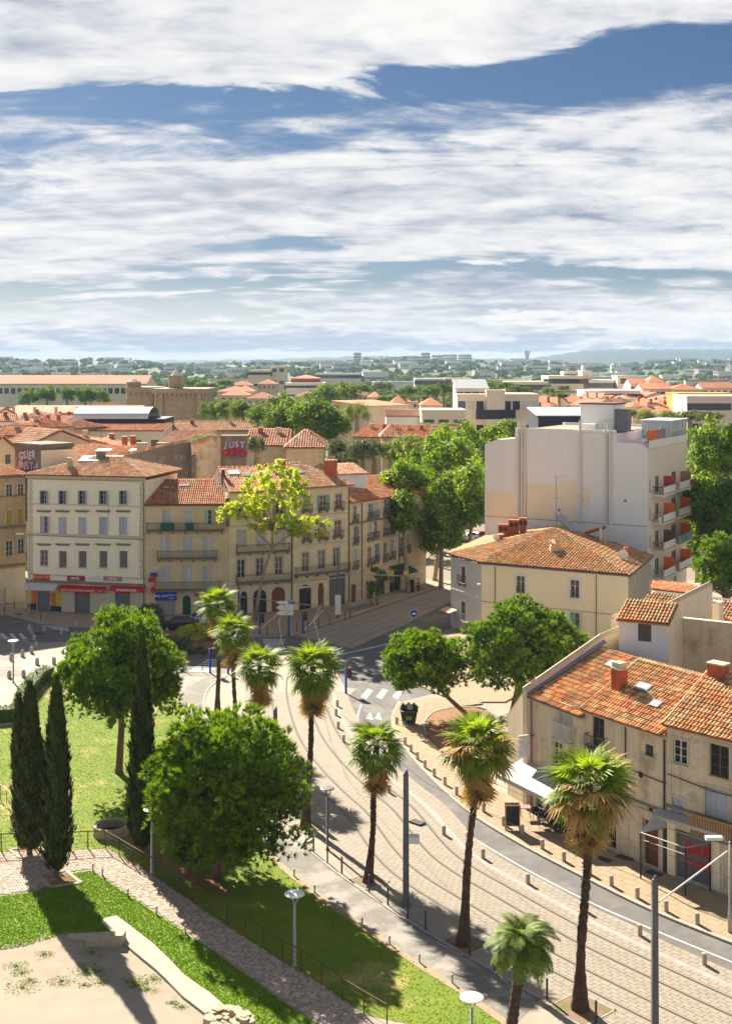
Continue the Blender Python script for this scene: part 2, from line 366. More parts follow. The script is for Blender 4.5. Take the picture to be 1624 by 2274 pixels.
mat('hair_fair', (.30, .18, .08), None, 8, .7)
# plants
mat('bark', (.20, .13, .085), (.11, .075, .05), 3, .95, .5, 12, stretch=(1, 1, .35))
mat('hillside2', (.09, .12, .05), (.06, .09, .04), .01, .95)
mat('soil_dull', (.24, .17, .11), (.17, .125, .08), 1.8, .95, .4, 7, c3=(.14, .16, .04), s3=.9, t3=(.56, .64))
mat('bark_pale', (.36, .29, .20), (.22, .17, .115), 1.6, .95, .4, 8)
mat('palm_bark', (.12, .078, .05), (.055, .036, .025), 4, .95, .6, 10, attr=True)
mat('leaf_pine', (.075, .135, .014), (.055, .105, .012), .5, .6, attr=(.31, .47, .020), trans=.30)
mat('leaf_pine_dark', (.065, .13, .022), (.048, .10, .018), .5, .6, attr=(.26, .40, .045), trans=.32)
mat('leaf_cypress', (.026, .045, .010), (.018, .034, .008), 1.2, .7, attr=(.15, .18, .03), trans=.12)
mat('leaf_plane', (.12, .21, .018), (.08, .155, .014), .3, .6, attr=(.26, .35, .022), trans=.45)
mat('leaf_town', (.10, .175, .022), (.075, .14, .018), .12, .7, attr=(.18, .26, .026), trans=.38)
mat('leaf_olive', (.10, .125, .055), (.07, .09, .04), .3, .7, attr=(.16, .185, .09), trans=.30)
mat('leaf_light', (.20, .25, .05), (.16, .20, .04), .3, .7, attr=(.28, .31, .07), trans=.35)
mat('leaf_lime', (.44, .52, .04), (.36, .45, .03), .5, .6, attr=(.60, .61, .06), trans=.45)
mat('leaf_far', (.095, .15, .03), (.07, .12, .025), .03, .9, attr=(.14, .19, .035), trans=.25)
mat('palm_leaf', (.085, .17, .022), (.055, .125, .016), 1.5, .62, attr=(.23, .30, .03), trans=.42)
mat('palm_young', (.17, .27, .022), (.13, .22, .018), 1.5, .62, attr=(.28, .34, .035), trans=.45)
mat('palm_feather', (.075, .145, .022), (.05, .105, .016), 1.5, .65, attr=(.22, .29, .03), trans=.30)
mat('palm_dead', (.36, .21, .085), (.235, .13, .055), 1.5, .9, attr=(.54, .36, .155), trans=.25)
mat('hedge', (.055, .10, .014), (.035, .07, .011), 1, .7, attr=(.11, .17, .02), trans=.25)
mat('grass', (.125, .225, .009), (.095, .185, .007), .5, .8, attr=(.20, .30, .014), trans=.30)
m = MATS
def bare(name, c, rough=.6):
    return mat(name, c, c, 3, rough)
# ------------------------------------------------------------------ ground, square, roads
def inside(p, poly):
    x, y = p[0], p[1]; r = False; j = len(poly) - 1
    for i in range(len(poly)):
        a, b = poly[i], poly[j]
        if (a[1] > y) != (b[1] > y) and x < (b[0] - a[0]) * (y - a[1]) / (b[1] - a[1]) + a[0]: r = not r
        j = i
    return r
def seen(p):
    if p[1] < 30: return False
    sx_ = CX + p[0] / p[1] * FOC; sy_ = HZ + (CAMH - p[2]) / p[1] * FOC
    return -10 < sx_ < 1634 and sy_ < 2285
def pieces(parent, name, quads, th, material, nsingle=300, joined=None, tint=(.52, .63)):
    """quads = top corners of slabs; the nearest become parts of their own, the rest one joined part"""
    q = sorted(quads, key=lambda c: c[0][1] if seen(c[0]) else 1e6); k = 0; rest = MB()
    for c in q:
        col = random.uniform(*tint)
        b = rest
        if k < nsingle and seen(c[0]): b = MB(); k += 1
        v = [(p[0], p[1], p[2]) for p in c] + [(p[0], p[1], p[2] - th) for p in c]
        b.add(v, [(0, 1, 2, 3), (1, 0, 4, 5), (2, 1, 5, 6), (3, 2, 6, 7), (0, 3, 7, 4)], col)
        if b is not rest: b.build(name, material, parent)
    if rest.v: rest.build(joined or name + '_field', material, parent, kind='stuff')
def flat(name, pts, z, material, **kw):
    return MB().poly([(p[0], p[1], z) for p in pts]).build(name, material, kind='structure', **kw)
def strip(mb, line, o0, o1, z, col=.5):
    a, b = offset(line, o0), offset(line, o1)
    for i in range(len(line) - 1):
        mb.quad((a[i][0], a[i][1], z), (b[i][0], b[i][1], z), (b[i + 1][0], b[i + 1][1], z), (a[i + 1][0], a[i + 1][1], z), col)
    return mb
def raised(name, pts, h, material, kerb=None, kerbmat='kerb'):
    o = MB().prism([(p[0], p[1]) for p in pts], -.02, h).build(name, m[material], kind='structure')
    if kerb:                                              # row of separate kerb stones along an edge
        line = spline(kerb, 1.0); q = []
        a, b = offset(line, -.13), offset(line, .13)
        for i in range(len(line) - 1):
            e_ = .012 / max((a[i + 1] - a[i]).length, .1)
            c = [a[i].lerp(a[i + 1], e_), a[i].lerp(a[i + 1], 1 - e_), b[i].lerp(b[i + 1], 1 - e_), b[i].lerp(b[i + 1], e_)]
            if (c[1] - c[0]).cross(c[2] - c[1]).z < 0: c.reverse()
            q.append([Vector((v[0], v[1], h + .012)) for v in c])
        pieces(o, 'kerb_stone', q, h + .02, m[kerbmat], 120, 'kerb_row')
    return o
def pave(parent, poly, origin, ang, du, dv, z, material, n=300, name='paving_slab'):
    d = Vector((math.cos(ang), math.sin(ang), 0)); e_ = Vector((-d.y, d.x, 0)); o = Vector(origin); q = []
    us = [(Vector(p) - o).dot(d) for p in poly]; vs = [(Vector(p) - o).dot(e_) for p in poly]; g = .018
    for j in range(int(min(vs) / dv) - 1, int(max(vs) / dv) + 2):
        for i in range(int(min(us) / du) - 1, int(max(us) / du) + 2):
            u0 = (i + .5 * (j % 2)) * du; v0 = j * dv
            c = [o + d * (u0 + a) + e_ * (v0 + b) for a, b in ((g, g), (du - g, g), (du - g, dv - g), (g, dv - g))]
            if all(inside(p, poly) for p in c): q.append([Vector((p[0], p[1], z)) for p in c])
    pieces(parent, name, q, .012, material, n)

land = MB().poly([(-3000, -200, -.06), (3000, -200, -.06), (6500, 9500, -.06), (-6500, 9500, -.06)])
struct('ground', land, m['land'])
flat('town_ground', [(-140, 30), (90, 30), (190, 420), (-230, 420)], -.03, m['earth_town'])
square = flat('square', [(-75, 38), (45, 38), (60, 178), (-75, 178)], 0.0, m['paving'])
MID = [G(F2, x, y) for x, y in ((1700, -55), (1310, 70), (900, 205), (640, 310), (520, 390), (440, 490), (420, 600), (455, 760), (520, 910), (640, 1065), (780, 1205), (920, 1329))] + \
      [G(F5, x, y) for x, y in ((1190, 402), (1624, 680))] + [G(F6, x, y) for x, y in ((520, 955), (1095, 1240), (1624, 1490), (2300, 1790))]
MID = spline([(p.x, p.y, 0) for p in MID], .8)
CUT = min(range(len(MID)), key=lambda i: (MID[i] - G(F2, 430, 620)).length)
# right side of travel (far to near) is the picture's left
LANE_L = GL(F2, [(800, 575), (730, 640), (700, 690), (693, 760), (740, 900), (800, 1010), (950, 1130), (1070, 1250)]) + GL(F6, [(0, 365), (400, 560), (1000, 830), (1450, 1060), (1624, 1130), (2200, 1380)])
LANE_R = GL(F2, [(1030, 680), (990, 760), (1000, 860), (1060, 950), (1200, 1110), (1430, 1320)]) + GL(F6, [(240, 290), (700, 530), (1110, 730), (1624, 940), (2200, 1150)])
LL, LR = spline(LANE_L, .8), spline(LANE_R, .8)
flat('road', LL + LR[::-1], .006, m['asphalt'])
junction = GL(FD, [(-90, 1364), (20, 1366), (90, 1385), (150, 1392), (330, 1396), (470, 1402), (560, 1414), (650, 1412), (740, 1382), (860, 1342), (985, 1300), (1070, 1262), (1100, 1275), (1010, 1330), (1000, 1395), (960, 1420), (890, 1470), (960, 1540), (900, 1555), (884, 1562), (845, 1550), (796, 1530), (765, 1525), (740, 1482), (640, 1442), (560, 1450), (515, 1486), (470, 1500), (395, 1496), (300, 1450), (150, 1424), (80, 1428), (0, 1408), (-90, 1402)])
flat('crossroads', junction, .004, m['asphalt'])
flat('street_paving', GL(FD, [(655, 1412), (742, 1384), (862, 1344), (987, 1302), (1075, 1262), (1100, 1272), (1008, 1332), (900, 1385), (780, 1440), (700, 1420)]), .010, mat('street_brown', (.36, .29, .235), (.30, .24, .195), 1.0, .85, .1, 9))
flat('side_road', GL(FD, [(-90, 1402), (0, 1408), (70, 1424), (60, 1455), (0, 1470), (-90, 1475)]), .009, m['asphalt_pale'])
flat('cycle_road', GL(FD, [(-90, 1484), (60, 1476), (140, 1478), (400, 1496), (515, 1488), (470, 1505), (400, 1512), (130, 1498), (0, 1503), (-90, 1508)]), .011, m['asphalt_pale'])
WALK_R = GL(FD, [(505, 1500), (462, 1530), (455, 1580), (500, 1700), (590, 1810)]) + GL(F5, [(440, 310), (620, 460), (850, 620), (1100, 790), (1350, 940), (1624, 1100), (2000, 1320)])
WALK_L = GL(FD, [(395, 1505), (400, 1560), (440, 1680), (540, 1830)]) + GL(F5, [(240, 395), (500, 610), (810, 830), (1180, 1080), (1450, 1250), (1800, 1500)])
WR, WL = spline(WALK_R, .8), spline(WALK_L, .8)
walk = flat('footpath', WR + WL[::-1], .008, m['path_grey'])
kb = MB(); strip(kb, WR, -.10, .10, .05); kb.build('kerb_edge', m['kerb_grey'], walk, kind='stuff')
kb = MB(); strip(kb, WL, -.22, .22, .03); kb.build('path_border', m['slab_sand'], walk, kind='stuff')
# tram bed: joint sheet, slabs in courses, four grooved rails
NEAR = spline(MID[CUT:], .56)
bed = strip(MB(), NEAR, -4.75, 4.85, .012).build('tram_bed', m['joint'], kind='structure')
q = []; nr = normals(NEAR)
courses = [(-4.7, -4.0), (-3.98, -3.3), (-3.28, -2.62), (-2.2, -1.68), (-1.66, -1.12), (-.76, -.26), (-.24, .24), (.26, .76), (1.12, 1.66), (1.68, 2.2), (2.62, 3.25), (3.27, 3.95), (3.97, 4.8)]
courses = [c for t0, t1 in courses for c in ((t0, (t0 + t1) / 2 - .008), ((t0 + t1) / 2 + .008, t1))]
for ci, (t0, t1) in enumerate(courses):
    step = 1
    for i in range(0, len(NEAR) - 2, step):
        a0, a1 = NEAR[i], NEAR[i + step]; sh = .5 * (ci % 2)
        a0 = a0.lerp(NEAR[i + 1], sh); n0 = nr[i].lerp(nr[i + 1], sh); j = min(i + step + 1, len(NEAR) - 1)
        a1 = NEAR[i + step].lerp(NEAR[j], sh); n1_ = nr[i + step].lerp(nr[j], sh); g = (a1 - a0).normalized() * .014
        c = [a0 + g + n0 * t0, a0 + g + n0 * t1, a1 - g + n1_ * t1, a1 - g + n1_ * t0]
        if any(inside(p, WR + WL[::-1]) for p in c): continue
        q.append([Vector((p[0], p[1], .022)) for p in c][::-1])
fl = []
for c in q:
    nz = (c[1] - c[0]).cross(c[2] - c[1]).z
    fl.append(c if nz > 0 else c[::-1])
pieces(bed, 'paving_slab', fl, .012, m['slab'], 300)
for o_ in (-2.4, -.95, .95, 2.4):
    strip(MB(), MID, o_ - .06, o_ + .06, .017).build('rail_bed', m['groove'], bed)
    rb = MB(); sg = 1 if o_ in (-2.4, .95) else -1
    strip(rb, MID, o_ - .035, o_ + .02, .026); rb.build('rail', m['rail'], bed)
strip(MB(), NEAR, -3.62, -3.22, .0255).build('drain_strip', m['kerb_grey'], bed)
# painted markings on the lane and the crossroads
def marks(name, quads, z=.016):
    mb = MB()
    for q_ in quads: mb.poly([(p[0], p[1], z) for p in q_])
    return mb.build(name, m['paint'], kind='structure')
LM = spline(GL(F2, [(805, 690), (783, 760), (795, 850), (830, 950), (975, 1112), (1100, 1220), (1235, 1329)]) + GL(F6, [(160, 385), (700, 670), (1150, 865), (1624, 1060), (2000, 1215)]), .8)
strip(MB(), LM, -.07, .07, .014).build('lane_line', m['paint'], kind='structure')
for x0 in (800, 890, 985):
    marks('crossing_stripe', [GL(F2, [(x0, 645), (x0 + 40, 597), (x0 + 72, 608), (x0 + 33, 660)])])
for k, x0 in enumerate((830, 880)):
    marks('give_way_triangle', [GL(F2, [(x0, 775), (x0 + 28, 735), (x0 + 44, 782)])])
for k in range(6):                                         # crossing near the palms
    x0, y0 = 1245 + k * 22, 545 - k * 14
    marks('crossing_stripe', [GL(F1, [(x0 - 20, y0), (x0 - 14, y0 - 9), (x0 + 130, y0 - 4), (x0 + 128, y0 + 5)])])
for k in range(5):
    marks('crossing_stripe', [GL(F2, [(222 + k * 4, 305 + k * 13), (360 - k * 10, 306 + k * 11), (352 - k * 10, 313 + k * 11), (222 + k * 4, 313 + k * 13)])])
for x0 in (0, 60, 120):
    marks('crossing_stripe', [GL(F1, [(x0, 298), (x0 + 25, 300), (x0 + 60, 335), (x0 + 28, 335)])], .018)
for k in range(3): marks('crossing_stripe', [GL(F1, [(150, 517 + k * 14), (380, 510 + k * 13), (380, 516 + k * 13), (150, 524 + k * 14)])], .019)
for k in range(3): marks('crossing_stripe', [GL(F1, [(300 + k * 20, 246 + k * 9), (450, 262 + k * 9), (450, 267 + k * 9), (300 + k * 20, 251 + k * 9)])], .018)
marks('edge_line', [GL(F2, [(470, 440), (960, 330), (990, 318), (992, 323), (960, 337), (472, 446)])])
# raised pavements with kerbs
front = [(-90, 1358), (20, 1362), (90, 1382), (150, 1389), (330, 1393), (470, 1399), (560, 1411), (650, 1409), (740, 1379), (860, 1339), (985, 1297)]
fk = GL(FD, front)
pv = raised('pavement_north', fk + GL(FD, [(935, 1285), (775, 1338), (650, 1354), (507, 1363), (322, 1366), (62, 1352), (-90, 1340)]), .12, 'slab_brown', fk, 'kerb')
pave(pv, [Vector((p.x, p.y, 0)) for p in fk] + GL(FD, [(935, 1288), (775, 1341), (650, 1357), (507, 1366), (322, 1369), (62, 1355), (-90, 1343)]), (0, 160, 0), R(4), 1.0, 1.0, .128, m['slab_brown'], 150)
side = LR + GL(F6, [(2300, 800), (1590, 655), (1480, 612), (870, 372)]) + GL(F3, [(330, 1450), (165, 1350), (60, 1290), (-30, 1180), (-70, 1060)]) + GL(F2, [(1310, 1005), (1180, 880), (1170, 800), (1220, 740), (1330, 712), (1450, 700), (1520, 690), (1440, 655), (1200, 660), (1080, 690)])
ps = raised('pavement_east', side, .12, 'slab_sand', LR, 'kerb')
pave(ps, [Vector((p.x, p.y, 0)) for p in side], (LR[40].x, LR[40].y, 0), R(-46), .9, .6, .128, m['slab_sand'], 300)
planter = GL(F2, [(1185, 880), (1176, 810), (1225, 748), (1330, 722), (1460, 715), (1560, 740), (1660, 900), (1600, 1000), (1480, 1090), (1400, 1110), (1310, 1000)])
pl = MB().prism([(p.x, p.y) for p in planter], 0, .16).build('planting_bed', m['soil'], kind='structure')
pk = spline(planter, .9); qq = []
for a, b in zip(pk, pk[1:]):
    n_ = Vector(((b - a).y, -(b - a).x, 0)).normalized() * .09
    c = [a - n_, a + n_, b + n_, b - n_]; c = [Vector((p.x, p.y, .20)) for p in c]
    if (c[1] - c[0]).cross(c[2] - c[1]).z < 0: c.reverse()
    qq.append(c)
pieces(pl, 'kerb_stone', qq, .15, m['kerb_grey'], 60)
bedn = GL(F1, [(1050, 250), (1120, 285), (1380, 330), (1370, 400), (1280, 455), (1130, 470), (1060, 440), (1030, 330)])
MB().prism([(p.x, p.y) for p in bedn], 0, .14).build('planting_bed', m['soil'], kind='structure')
yside = GL(FD, [(990, 1398), (905, 1470), (880, 1500), (1010, 1560), (1120, 1560), (1300, 1460), (1400, 1420), (1400, 1360)])
MB().prism([(p.x, p.y) for p in yside], -.02, .11).build('pavement_corner', m['slab_sand'], kind='structure')
# ---- park: lawns, cobbled terrace path, sand court
lawn_pts = WL[:] + GL(F5, [(1300, 1500), (820, 1400), (545, 1215), (290, 1062), (40, 900)]) + GL(F4, [(1360, 755), (990, 492), (690, 326), (455, 340), (0, 352), (-150, 350)]) + GL(F1, [(-150, 905), (0, 905), (120, 880), (160, 760), (240, 640), (330, 560), (420, 560)]) + GL(FD, [(300, 1515)])
lawn = flat('lawn', lawn_pts, .012, m['lawn_dry'])
cob = GL(F4, [(-150, 640), (0, 622), (240, 592), (470, 470), (600, 455), (840, 615), (1020, 735), (1200, 855), (1420, 1005), (1624, 1150)]) + GL(F5, [(270, 1290), (540, 1470), (640, 1540), (900, 1540), (820, 1400), (545, 1212), (290, 1060), (40, 898)]) + GL(F4, [(1360, 752), (990, 490), (690, 324), (455, 338), (0, 350), (-150, 352)])
cobble = flat('terrace_path', cob, .014, m['joint'])
cq = []; cp = [Vector((p.x, p.y, 0)) for p in cob]
x0, x1 = min(p.x for p in cp), max(p.x for p in cp); y0, y1 = min(p.y for p in cp), max(p.y for p in cp); s_ = .17
for j in range(int((y1 - y0) / s_)):
    for i in range(int((x1 - x0) / s_)):
        c = Vector((x0 + (i + .5 * (j % 2)) * s_, y0 + j * s_ + .07 * math.sin(i * .55), 0))
        if inside(c, cp) and -26 < c.x < 2:
            a = .42 * s_; jit = lambda: random.uniform(-.015, .015); zz = .03 + random.uniform(0, .018)
            cq.append([Vector((c.x + u * a + jit(), c.y + w * a + jit(), zz)) for u, w in ((-1, -1), (1, -1), (1, 1), (-1, 1))])
pieces(cobble, 'cobble', cq, .016, m['cobble'], 0, 'cobbles', (.1, .9))
lawn2 = GL(F4, [(-150, 650), (0, 632), (240, 602), (470, 482), (600, 467), (840, 627), (1020, 747), (1200, 867), (1420, 1017), (1624, 1162)]) + GL(F5, [(270, 1302), (540, 1482), (640, 1560), (0, 1560)]) + GL(F4, [(1500, 1395), (1200, 1180), (990, 970), (780, 790), (670, 800), (740, 890), (600, 880), (420, 880), (300, 915), (160, 960), (0, 985), (-150, 1000)])
flat('lower_lawn', lawn2, .016, m['lawn'])
court = GL(F4, [(-150, 970), (0, 955), (160, 930), (300, 885), (420, 865), (610, 860), (760, 900), (1000, 1130), (1350, 1420), (1400, 1700), (-150, 1700)])
flat('sand_court', court, .018, m['sand'])
fore = GL(F4, [(-150, 1230), (60, 1190), (300, 1230), (560, 1240), (800, 1300), (1050, 1330), (1250, 1420), (1300, 1700), (-150, 1700)])
flat('bare_sand', fore, .020, m['sand_bare'])
ws = GL(F4, [(665, 795), (700, 778), (765, 770), (880, 865), (1000, 955), (1110, 1060), (1200, 1155), (1360, 1280), (1500, 1390), (1480, 1420), (1330, 1405), (1180, 1290), (1090, 1190), (1000, 1110), (860, 990), (740, 880), (690, 830)])
w_ = thing('stone_footing', 'long white worn stone footing lying along the edge of the lower lawn', 'stone strip', (ws[4].x, ws[4].y, 0))
MB().prism([(p.x + random.uniform(-.06, .06), p.y + random.uniform(-.06, .06)) for p in ws], 0, .14).build('footing', m['white_stone'], w_)
flat('bare_earth', [p + Vector((random.uniform(-.1, .1), random.uniform(-.1, .1), 0)) for p in spline(GL(F4, [(800, 235), (900, 265), (1010, 325), (1160, 430), (1300, 475), (1460, 560), (1480, 640), (1380, 610), (1220, 540), (1080, 450), (950, 375), (850, 310), (800, 235)]), .4)], .022, m['soil'])
# grass blades over both lawns
def scatter(poly, n, xr=None, keep=None):
    xs = [p[0] for p in poly]; ys = [p[1] for p in poly]; r = []
    while len(r) < n:
        p = (random.uniform(min(xs), max(xs)), random.uniform(min(ys), max(ys)))
        if inside(p, poly) and seen((p[0], p[1], 0)) and (keep is None or keep(p)): r.append(p)
    return np.array(r)
def tufts(name, pts, h, w, material, label, parent=None):
    n = len(pts); a = RNG.uniform(0, 6.28, n); hh = h * RNG.uniform(.5, 1.3, n); dx = np.cos(a) * w; dy = np.sin(a) * w; lx = RNG.normal(0, h * .5, n); ly = RNG.normal(0, h * .5, n)
    v = np.zeros((n, 3, 3)); v[:, 0, 0] = pts[:, 0] - dx; v[:, 0, 1] = pts[:, 1] - dy; v[:, 1, 0] = pts[:, 0] + dx; v[:, 1, 1] = pts[:, 1] + dy
    v[:, 2, 0] = pts[:, 0] + lx; v[:, 2, 1] = pts[:, 1] + ly; v[:, 2, 2] = hh; v[:, :2, 2] = .01
    return put(name, npmesh(name, v.reshape(-1, 3), np.arange(n * 3).reshape(-1, 3), material, np.repeat(RNG.random(n), 3)), kind='stuff', label=label, cat='grass')
tufts('grass', scatter(lawn_pts, 40000), .055, .05, m['grass'], 'sunlit green grass of the sloping lawn beside the footpath')
tufts('grass', scatter(lawn2, 24000), .07, .05, m['grass'], 'bright green grass strip around the sand court')
wd = MB(); 
for (x, y, r_) in ((150, 1225, .5), (110, 1085, .35), (140, 1130, .3), (290, 1010, .3), (560, 1110, .45), (620, 1130, .5), (400, 1185, .4), (550, 1210, .2), (650, 1195, .25), (860, 1190, .45), (900, 1210, .3), (1000, 1170, .4), (1120, 1325, .18), (1170, 1355, .2), (600, 1000, .4), (960, 1240, .25), (200, 1180, .2)):
    c = G(F4, x, y)
    for k in range(int(520 * r_)):
        a = random.uniform(0, 6.28); d = r_ * random.random() * 2.0; p = c + Vector((math.cos(a) * d, math.sin(a) * d * .8, .02)); h_ = random.uniform(.015, .06)
        wd.add([p, p + Vector((random.uniform(-.07, .07), random.uniform(-.07, .07), .012)), p + Vector((random.uniform(-.09, .09), random.uniform(-.09, .09), h_))], [(0, 1, 2)], random.random())
wd.build('weeds', m['grass'], kind='stuff', label='tufts of weeds growing on the sand court', cat='weeds')
# ------------------------------------------------------------------ building kit
class Fac:
    """a vertical facade from A (left) to B (right) as seen from outside"""
    def __init__(s, A, B):
        s.A = Vector((A[0], A[1], 0)); s.B = Vector((B[0], B[1], 0)); s.L = (s.B - s.A).length; s.d = (s.B - s.A) / s.L; s.n = Vector((s.d.y, -s.d.x, 0)); s.ang = math.atan2(s.d.y, s.d.x)
    def pt(s, u, z, off=0.0): p = s.A + s.d * u + s.n * off; return Vector((p.x, p.y, z))
    def sz(s, fr, x, y):
        x, y = fr(x, y); r = Vector(((x - CX) / FOC, 1.0, (HZ - y) / FOC)); k = s.A.dot(s.n) / r.dot(s.n); p = r * k
        return (p - s.A).dot(s.d), CAMH + p.z
    def M(s, u, z, off=0.0): return Matrix.Translation(s.pt(u, z, off)) @ Matrix.Rotation(s.ang, 4, 'Z')
def fwall(mb, F, z0, z1, ops=(), dep=.22):
    """wall face with real openings and reveals; ops = (u0, u1, za, zb)"""
    us = sorted({0.0, F.L} | {round(v, 4) for o in ops for v in o[:2]}); zs = sorted({z0, z1} | {round(v, 4) for o in ops for v in o[2:4]})
    us = [u for u in us if 0 <= u <= F.L]; zs = [z for z in zs if z0 <= z <= z1]
    for a, b in zip(us, us[1:]):
        for c, d in zip(zs, zs[1:]):
            mu, mz = (a + b) / 2, (c + d) / 2
            if not any(o[0] < mu < o[1] and o[2] < mz < o[3] for o in ops):
                mb.quad(F.pt(a, c), F.pt(b, c), F.pt(b, d), F.pt(a, d))
    for o in ops:
        a, b, c, d = o[:4]
        for p, q in (((a, c), (a, d)), ((a, d), (b, d)), ((b, d), (b, c)), ((b, c), (a, c))):
            mb.quad(F.pt(*p), F.pt(*q), F.pt(*q, -dep), F.pt(*p, -dep))
WC = {}
def wmesh(key, fn, material, name):
    if key not in WC:
        b = MB(); fn(b); WC[key] = b.mesh(name, m[material])
    return WC[key]
def window(root, F, u, z, w, h, kind='glass', frame='frame_white', shutter='shutter_blue', surround=None, bars=2, sill=True, name='window'):
    """window centred at u with its foot at z; kinds: glass, shut, half, open, blind, dark"""
    w, h = round(w, 2), round(h, 2); key = (w, h)
    def fr_(b):
        t_ = .07
        b.box(-w / 2, -w / 2 + t_, .10, .18, 0, h); b.box(w / 2 - t_, w / 2, .10, .18, 0, h); b.box(-w / 2 + t_, w / 2 - t_, .10, .18, 0, t_); b.box(-w / 2 + t_, w / 2 - t_, .10, .18, h - t_, h)
        if kind not in ('shut', 'blind') and w > .5:
            b.box(-.045, .045, .105, .175, t_, h - t_)
            for k in range(1, bars + 1):
                for sg in (-1, 1): b.box(min(sg * .045, sg * (w / 2 - t_)), max(sg * .045, sg * (w / 2 - t_)), .115, .165, h * k / (bars + 1) - .02, h * k / (bars + 1) + .02)
    me = wmesh(key + ('f', kind in ('shut', 'blind'), bars, frame), fr_, frame, name)
    o = put(name, me, root, loc=F.pt(u, z) - wt(root), rz=F.ang)
    if kind not in ('shut',):
        put('pane', wmesh(key + ('p',), lambda b: b.box(-w / 2 + .02, w / 2 - .02, .14, .15, .02, h - .02), 'glass', 'pane'), o, loc=(0, 0, 0))
    def leaf(sw):
        def f(b):
            b.box(0, sw, 0, .04, .02, h - .02)
            for zz in (.12, .5, .86): b.box(.04, sw - .04, -.02, 0, h * zz - .04, h * zz + .04)
            b.box(sw * .5 - .01, sw * .5 + .01, -.008, 0, .03, h - .03)
        return wmesh((round(sw, 2), h, 's', shutter), f, shutter, 'shutter')
    if kind == 'shut':
        for sg in (0, 1): put('shutter', leaf(w / 2 - .05), o, loc=(-w / 2 + .04 + sg * (w / 2 - .03), .06, 0))
    if kind == 'half':
        put('shutter', leaf(w / 2 - .05), o, loc=(-w / 2 + .04, .06, 0))
        put('shutter', leaf(w / 2 - .05), o, loc=(w / 2 - .02, .02, 0), rz=R(-75))
    if kind == 'open':
        put('shutter', leaf(w / 2), o, loc=(-w - .02, -.06, 0)); put('shutter', leaf(w / 2), o, loc=(w / 2 + .02, -.06, 0))
    if kind == 'ajar':
        put('shutter', leaf(w / 2 - .04), o, loc=(-w / 2, .04, 0), rz=R(-82)); put('shutter', leaf(w / 2 - .04), o, loc=(w / 2 - .03, .04, 0), rz=R(-82))
    if kind == 'blind':
        def bl(b):
            nn = int(h / .09)
            for k in range(nn): b.box(-w / 2 + .07, w / 2 - .07, .08 + .012 * (k % 2), .10 + .012 * (k % 2), h * k / nn, h * (k + 1) / nn - .01)
        put('blind', wmesh(key + ('b', shutter), bl, shutter, 'blind'), o, loc=(0, 0, 0))
    if sill: put('sill', wmesh((w, 'sill'), lambda b: b.box(-w / 2 - .1, w / 2 + .1, -.10, .10, -.10, -.005), 'trim', 'sill'), o, loc=(0, 0, 0))
    if surround:
        def su(b):
            q = .30 if surround == 'trim_white' else .16
            b.box(-w / 2 - q, -w / 2 - .003, -.035, .05, -.0, h + q); b.box(w / 2 + .003, w / 2 + q, -.035, .05, 0, h + q); b.box(-w / 2 - .003, w / 2 + .003, -.035, .05, h + .003, h + q)
        put('surround', wmesh(key + ('su', surround), su, surround, 'surround'), o, loc=(0, 0, 0))
    return o
def windows(root, F, fr, specs, ops, **kw):
    """specs: (x, ycentre, w, h, kind, extra) measured in crop coordinates"""
    for sp in specs:
        x, y, w, h, kind = sp[:5]; u, z = F.sz(fr, x, y); k2 = dict(kw); k2.update(sp[5] if len(sp) > 5 else {})
        u = min(max(u, w / 2 + .05), F.L - w / 2 - .05); z -= h / 2
        ops.append((u - w / 2, u + w / 2, z, z + h)); window(root, F, u, z, w, h, kind, **k2)
def balcony(root, F, u0, u1, z, dep=.7, h=.95, material='dark_metal', slab='trim_dark', step=.13, panel=None):
    b = MB(); b.box(u0, u1, -dep, 0, -.16, 0, F.M(0, z)); 
    for k in range(max(2, int((u1 - u0) / 1.2))):
        uu_ = u0 + .2 + (u1 - u0 - .4) * k / max(1, int((u1 - u0) / 1.2) - 1); b.box(uu_ - .08, uu_ + .08, -dep * .7, 0, -.42, -.16, F.M(0, z))
    o = b.build('balcony', m[slab], root); r_ = MB(); Mx = F.M(0, z)
    for zz in (.10, h): r_.box(u0, u1, -dep, -dep + .04, zz - .025, zz + .025, Mx); r_.box(u0, u0 + .04, -dep + .04, 0, zz - .025, zz + .025, Mx); r_.box(u1 - .04, u1, -dep + .04, 0, zz - .025, zz + .025, Mx)
    n_ = int((u1 - u0) / step)
    for k in range(n_ + 1):
        uu_ = u0 + .02 + (u1 - u0 - .04) * k / n_; r_.box(uu_ - .012, uu_ + .012, -dep + .01, -dep + .03, .1, h - .025, Mx)
    for k in range(1, int(dep / step)):
        for uu_ in (u0 + .02, u1 - .02): r_.box(uu_ - .012, uu_ + .012, -dep + k * step - .01, -dep + k * step + .01, .1, h - .025, Mx)
    r_.build('railing', m[material], o)
    return o
def shell(F, depth, z0, z1, ops=(), dep=.22, sides=True):
    b = MB(); fwall(b, F, z0, z1, ops, dep)
    if sides:
        a0, b0 = F.pt(0, z0), F.pt(F.L, z0); a1, b1 = F.pt(0, z0, -depth), F.pt(F.L, z0, -depth); up = Vector((0, 0, z1 - z0))
        b.quad(b0, b1, b1 + up, b0 + up); b.quad(b1, a1, a1 + up, b1 + up); b.quad(a1, a0, a0 + up, a1 + up)
    # dark inner lining so that openings read as rooms
    return b
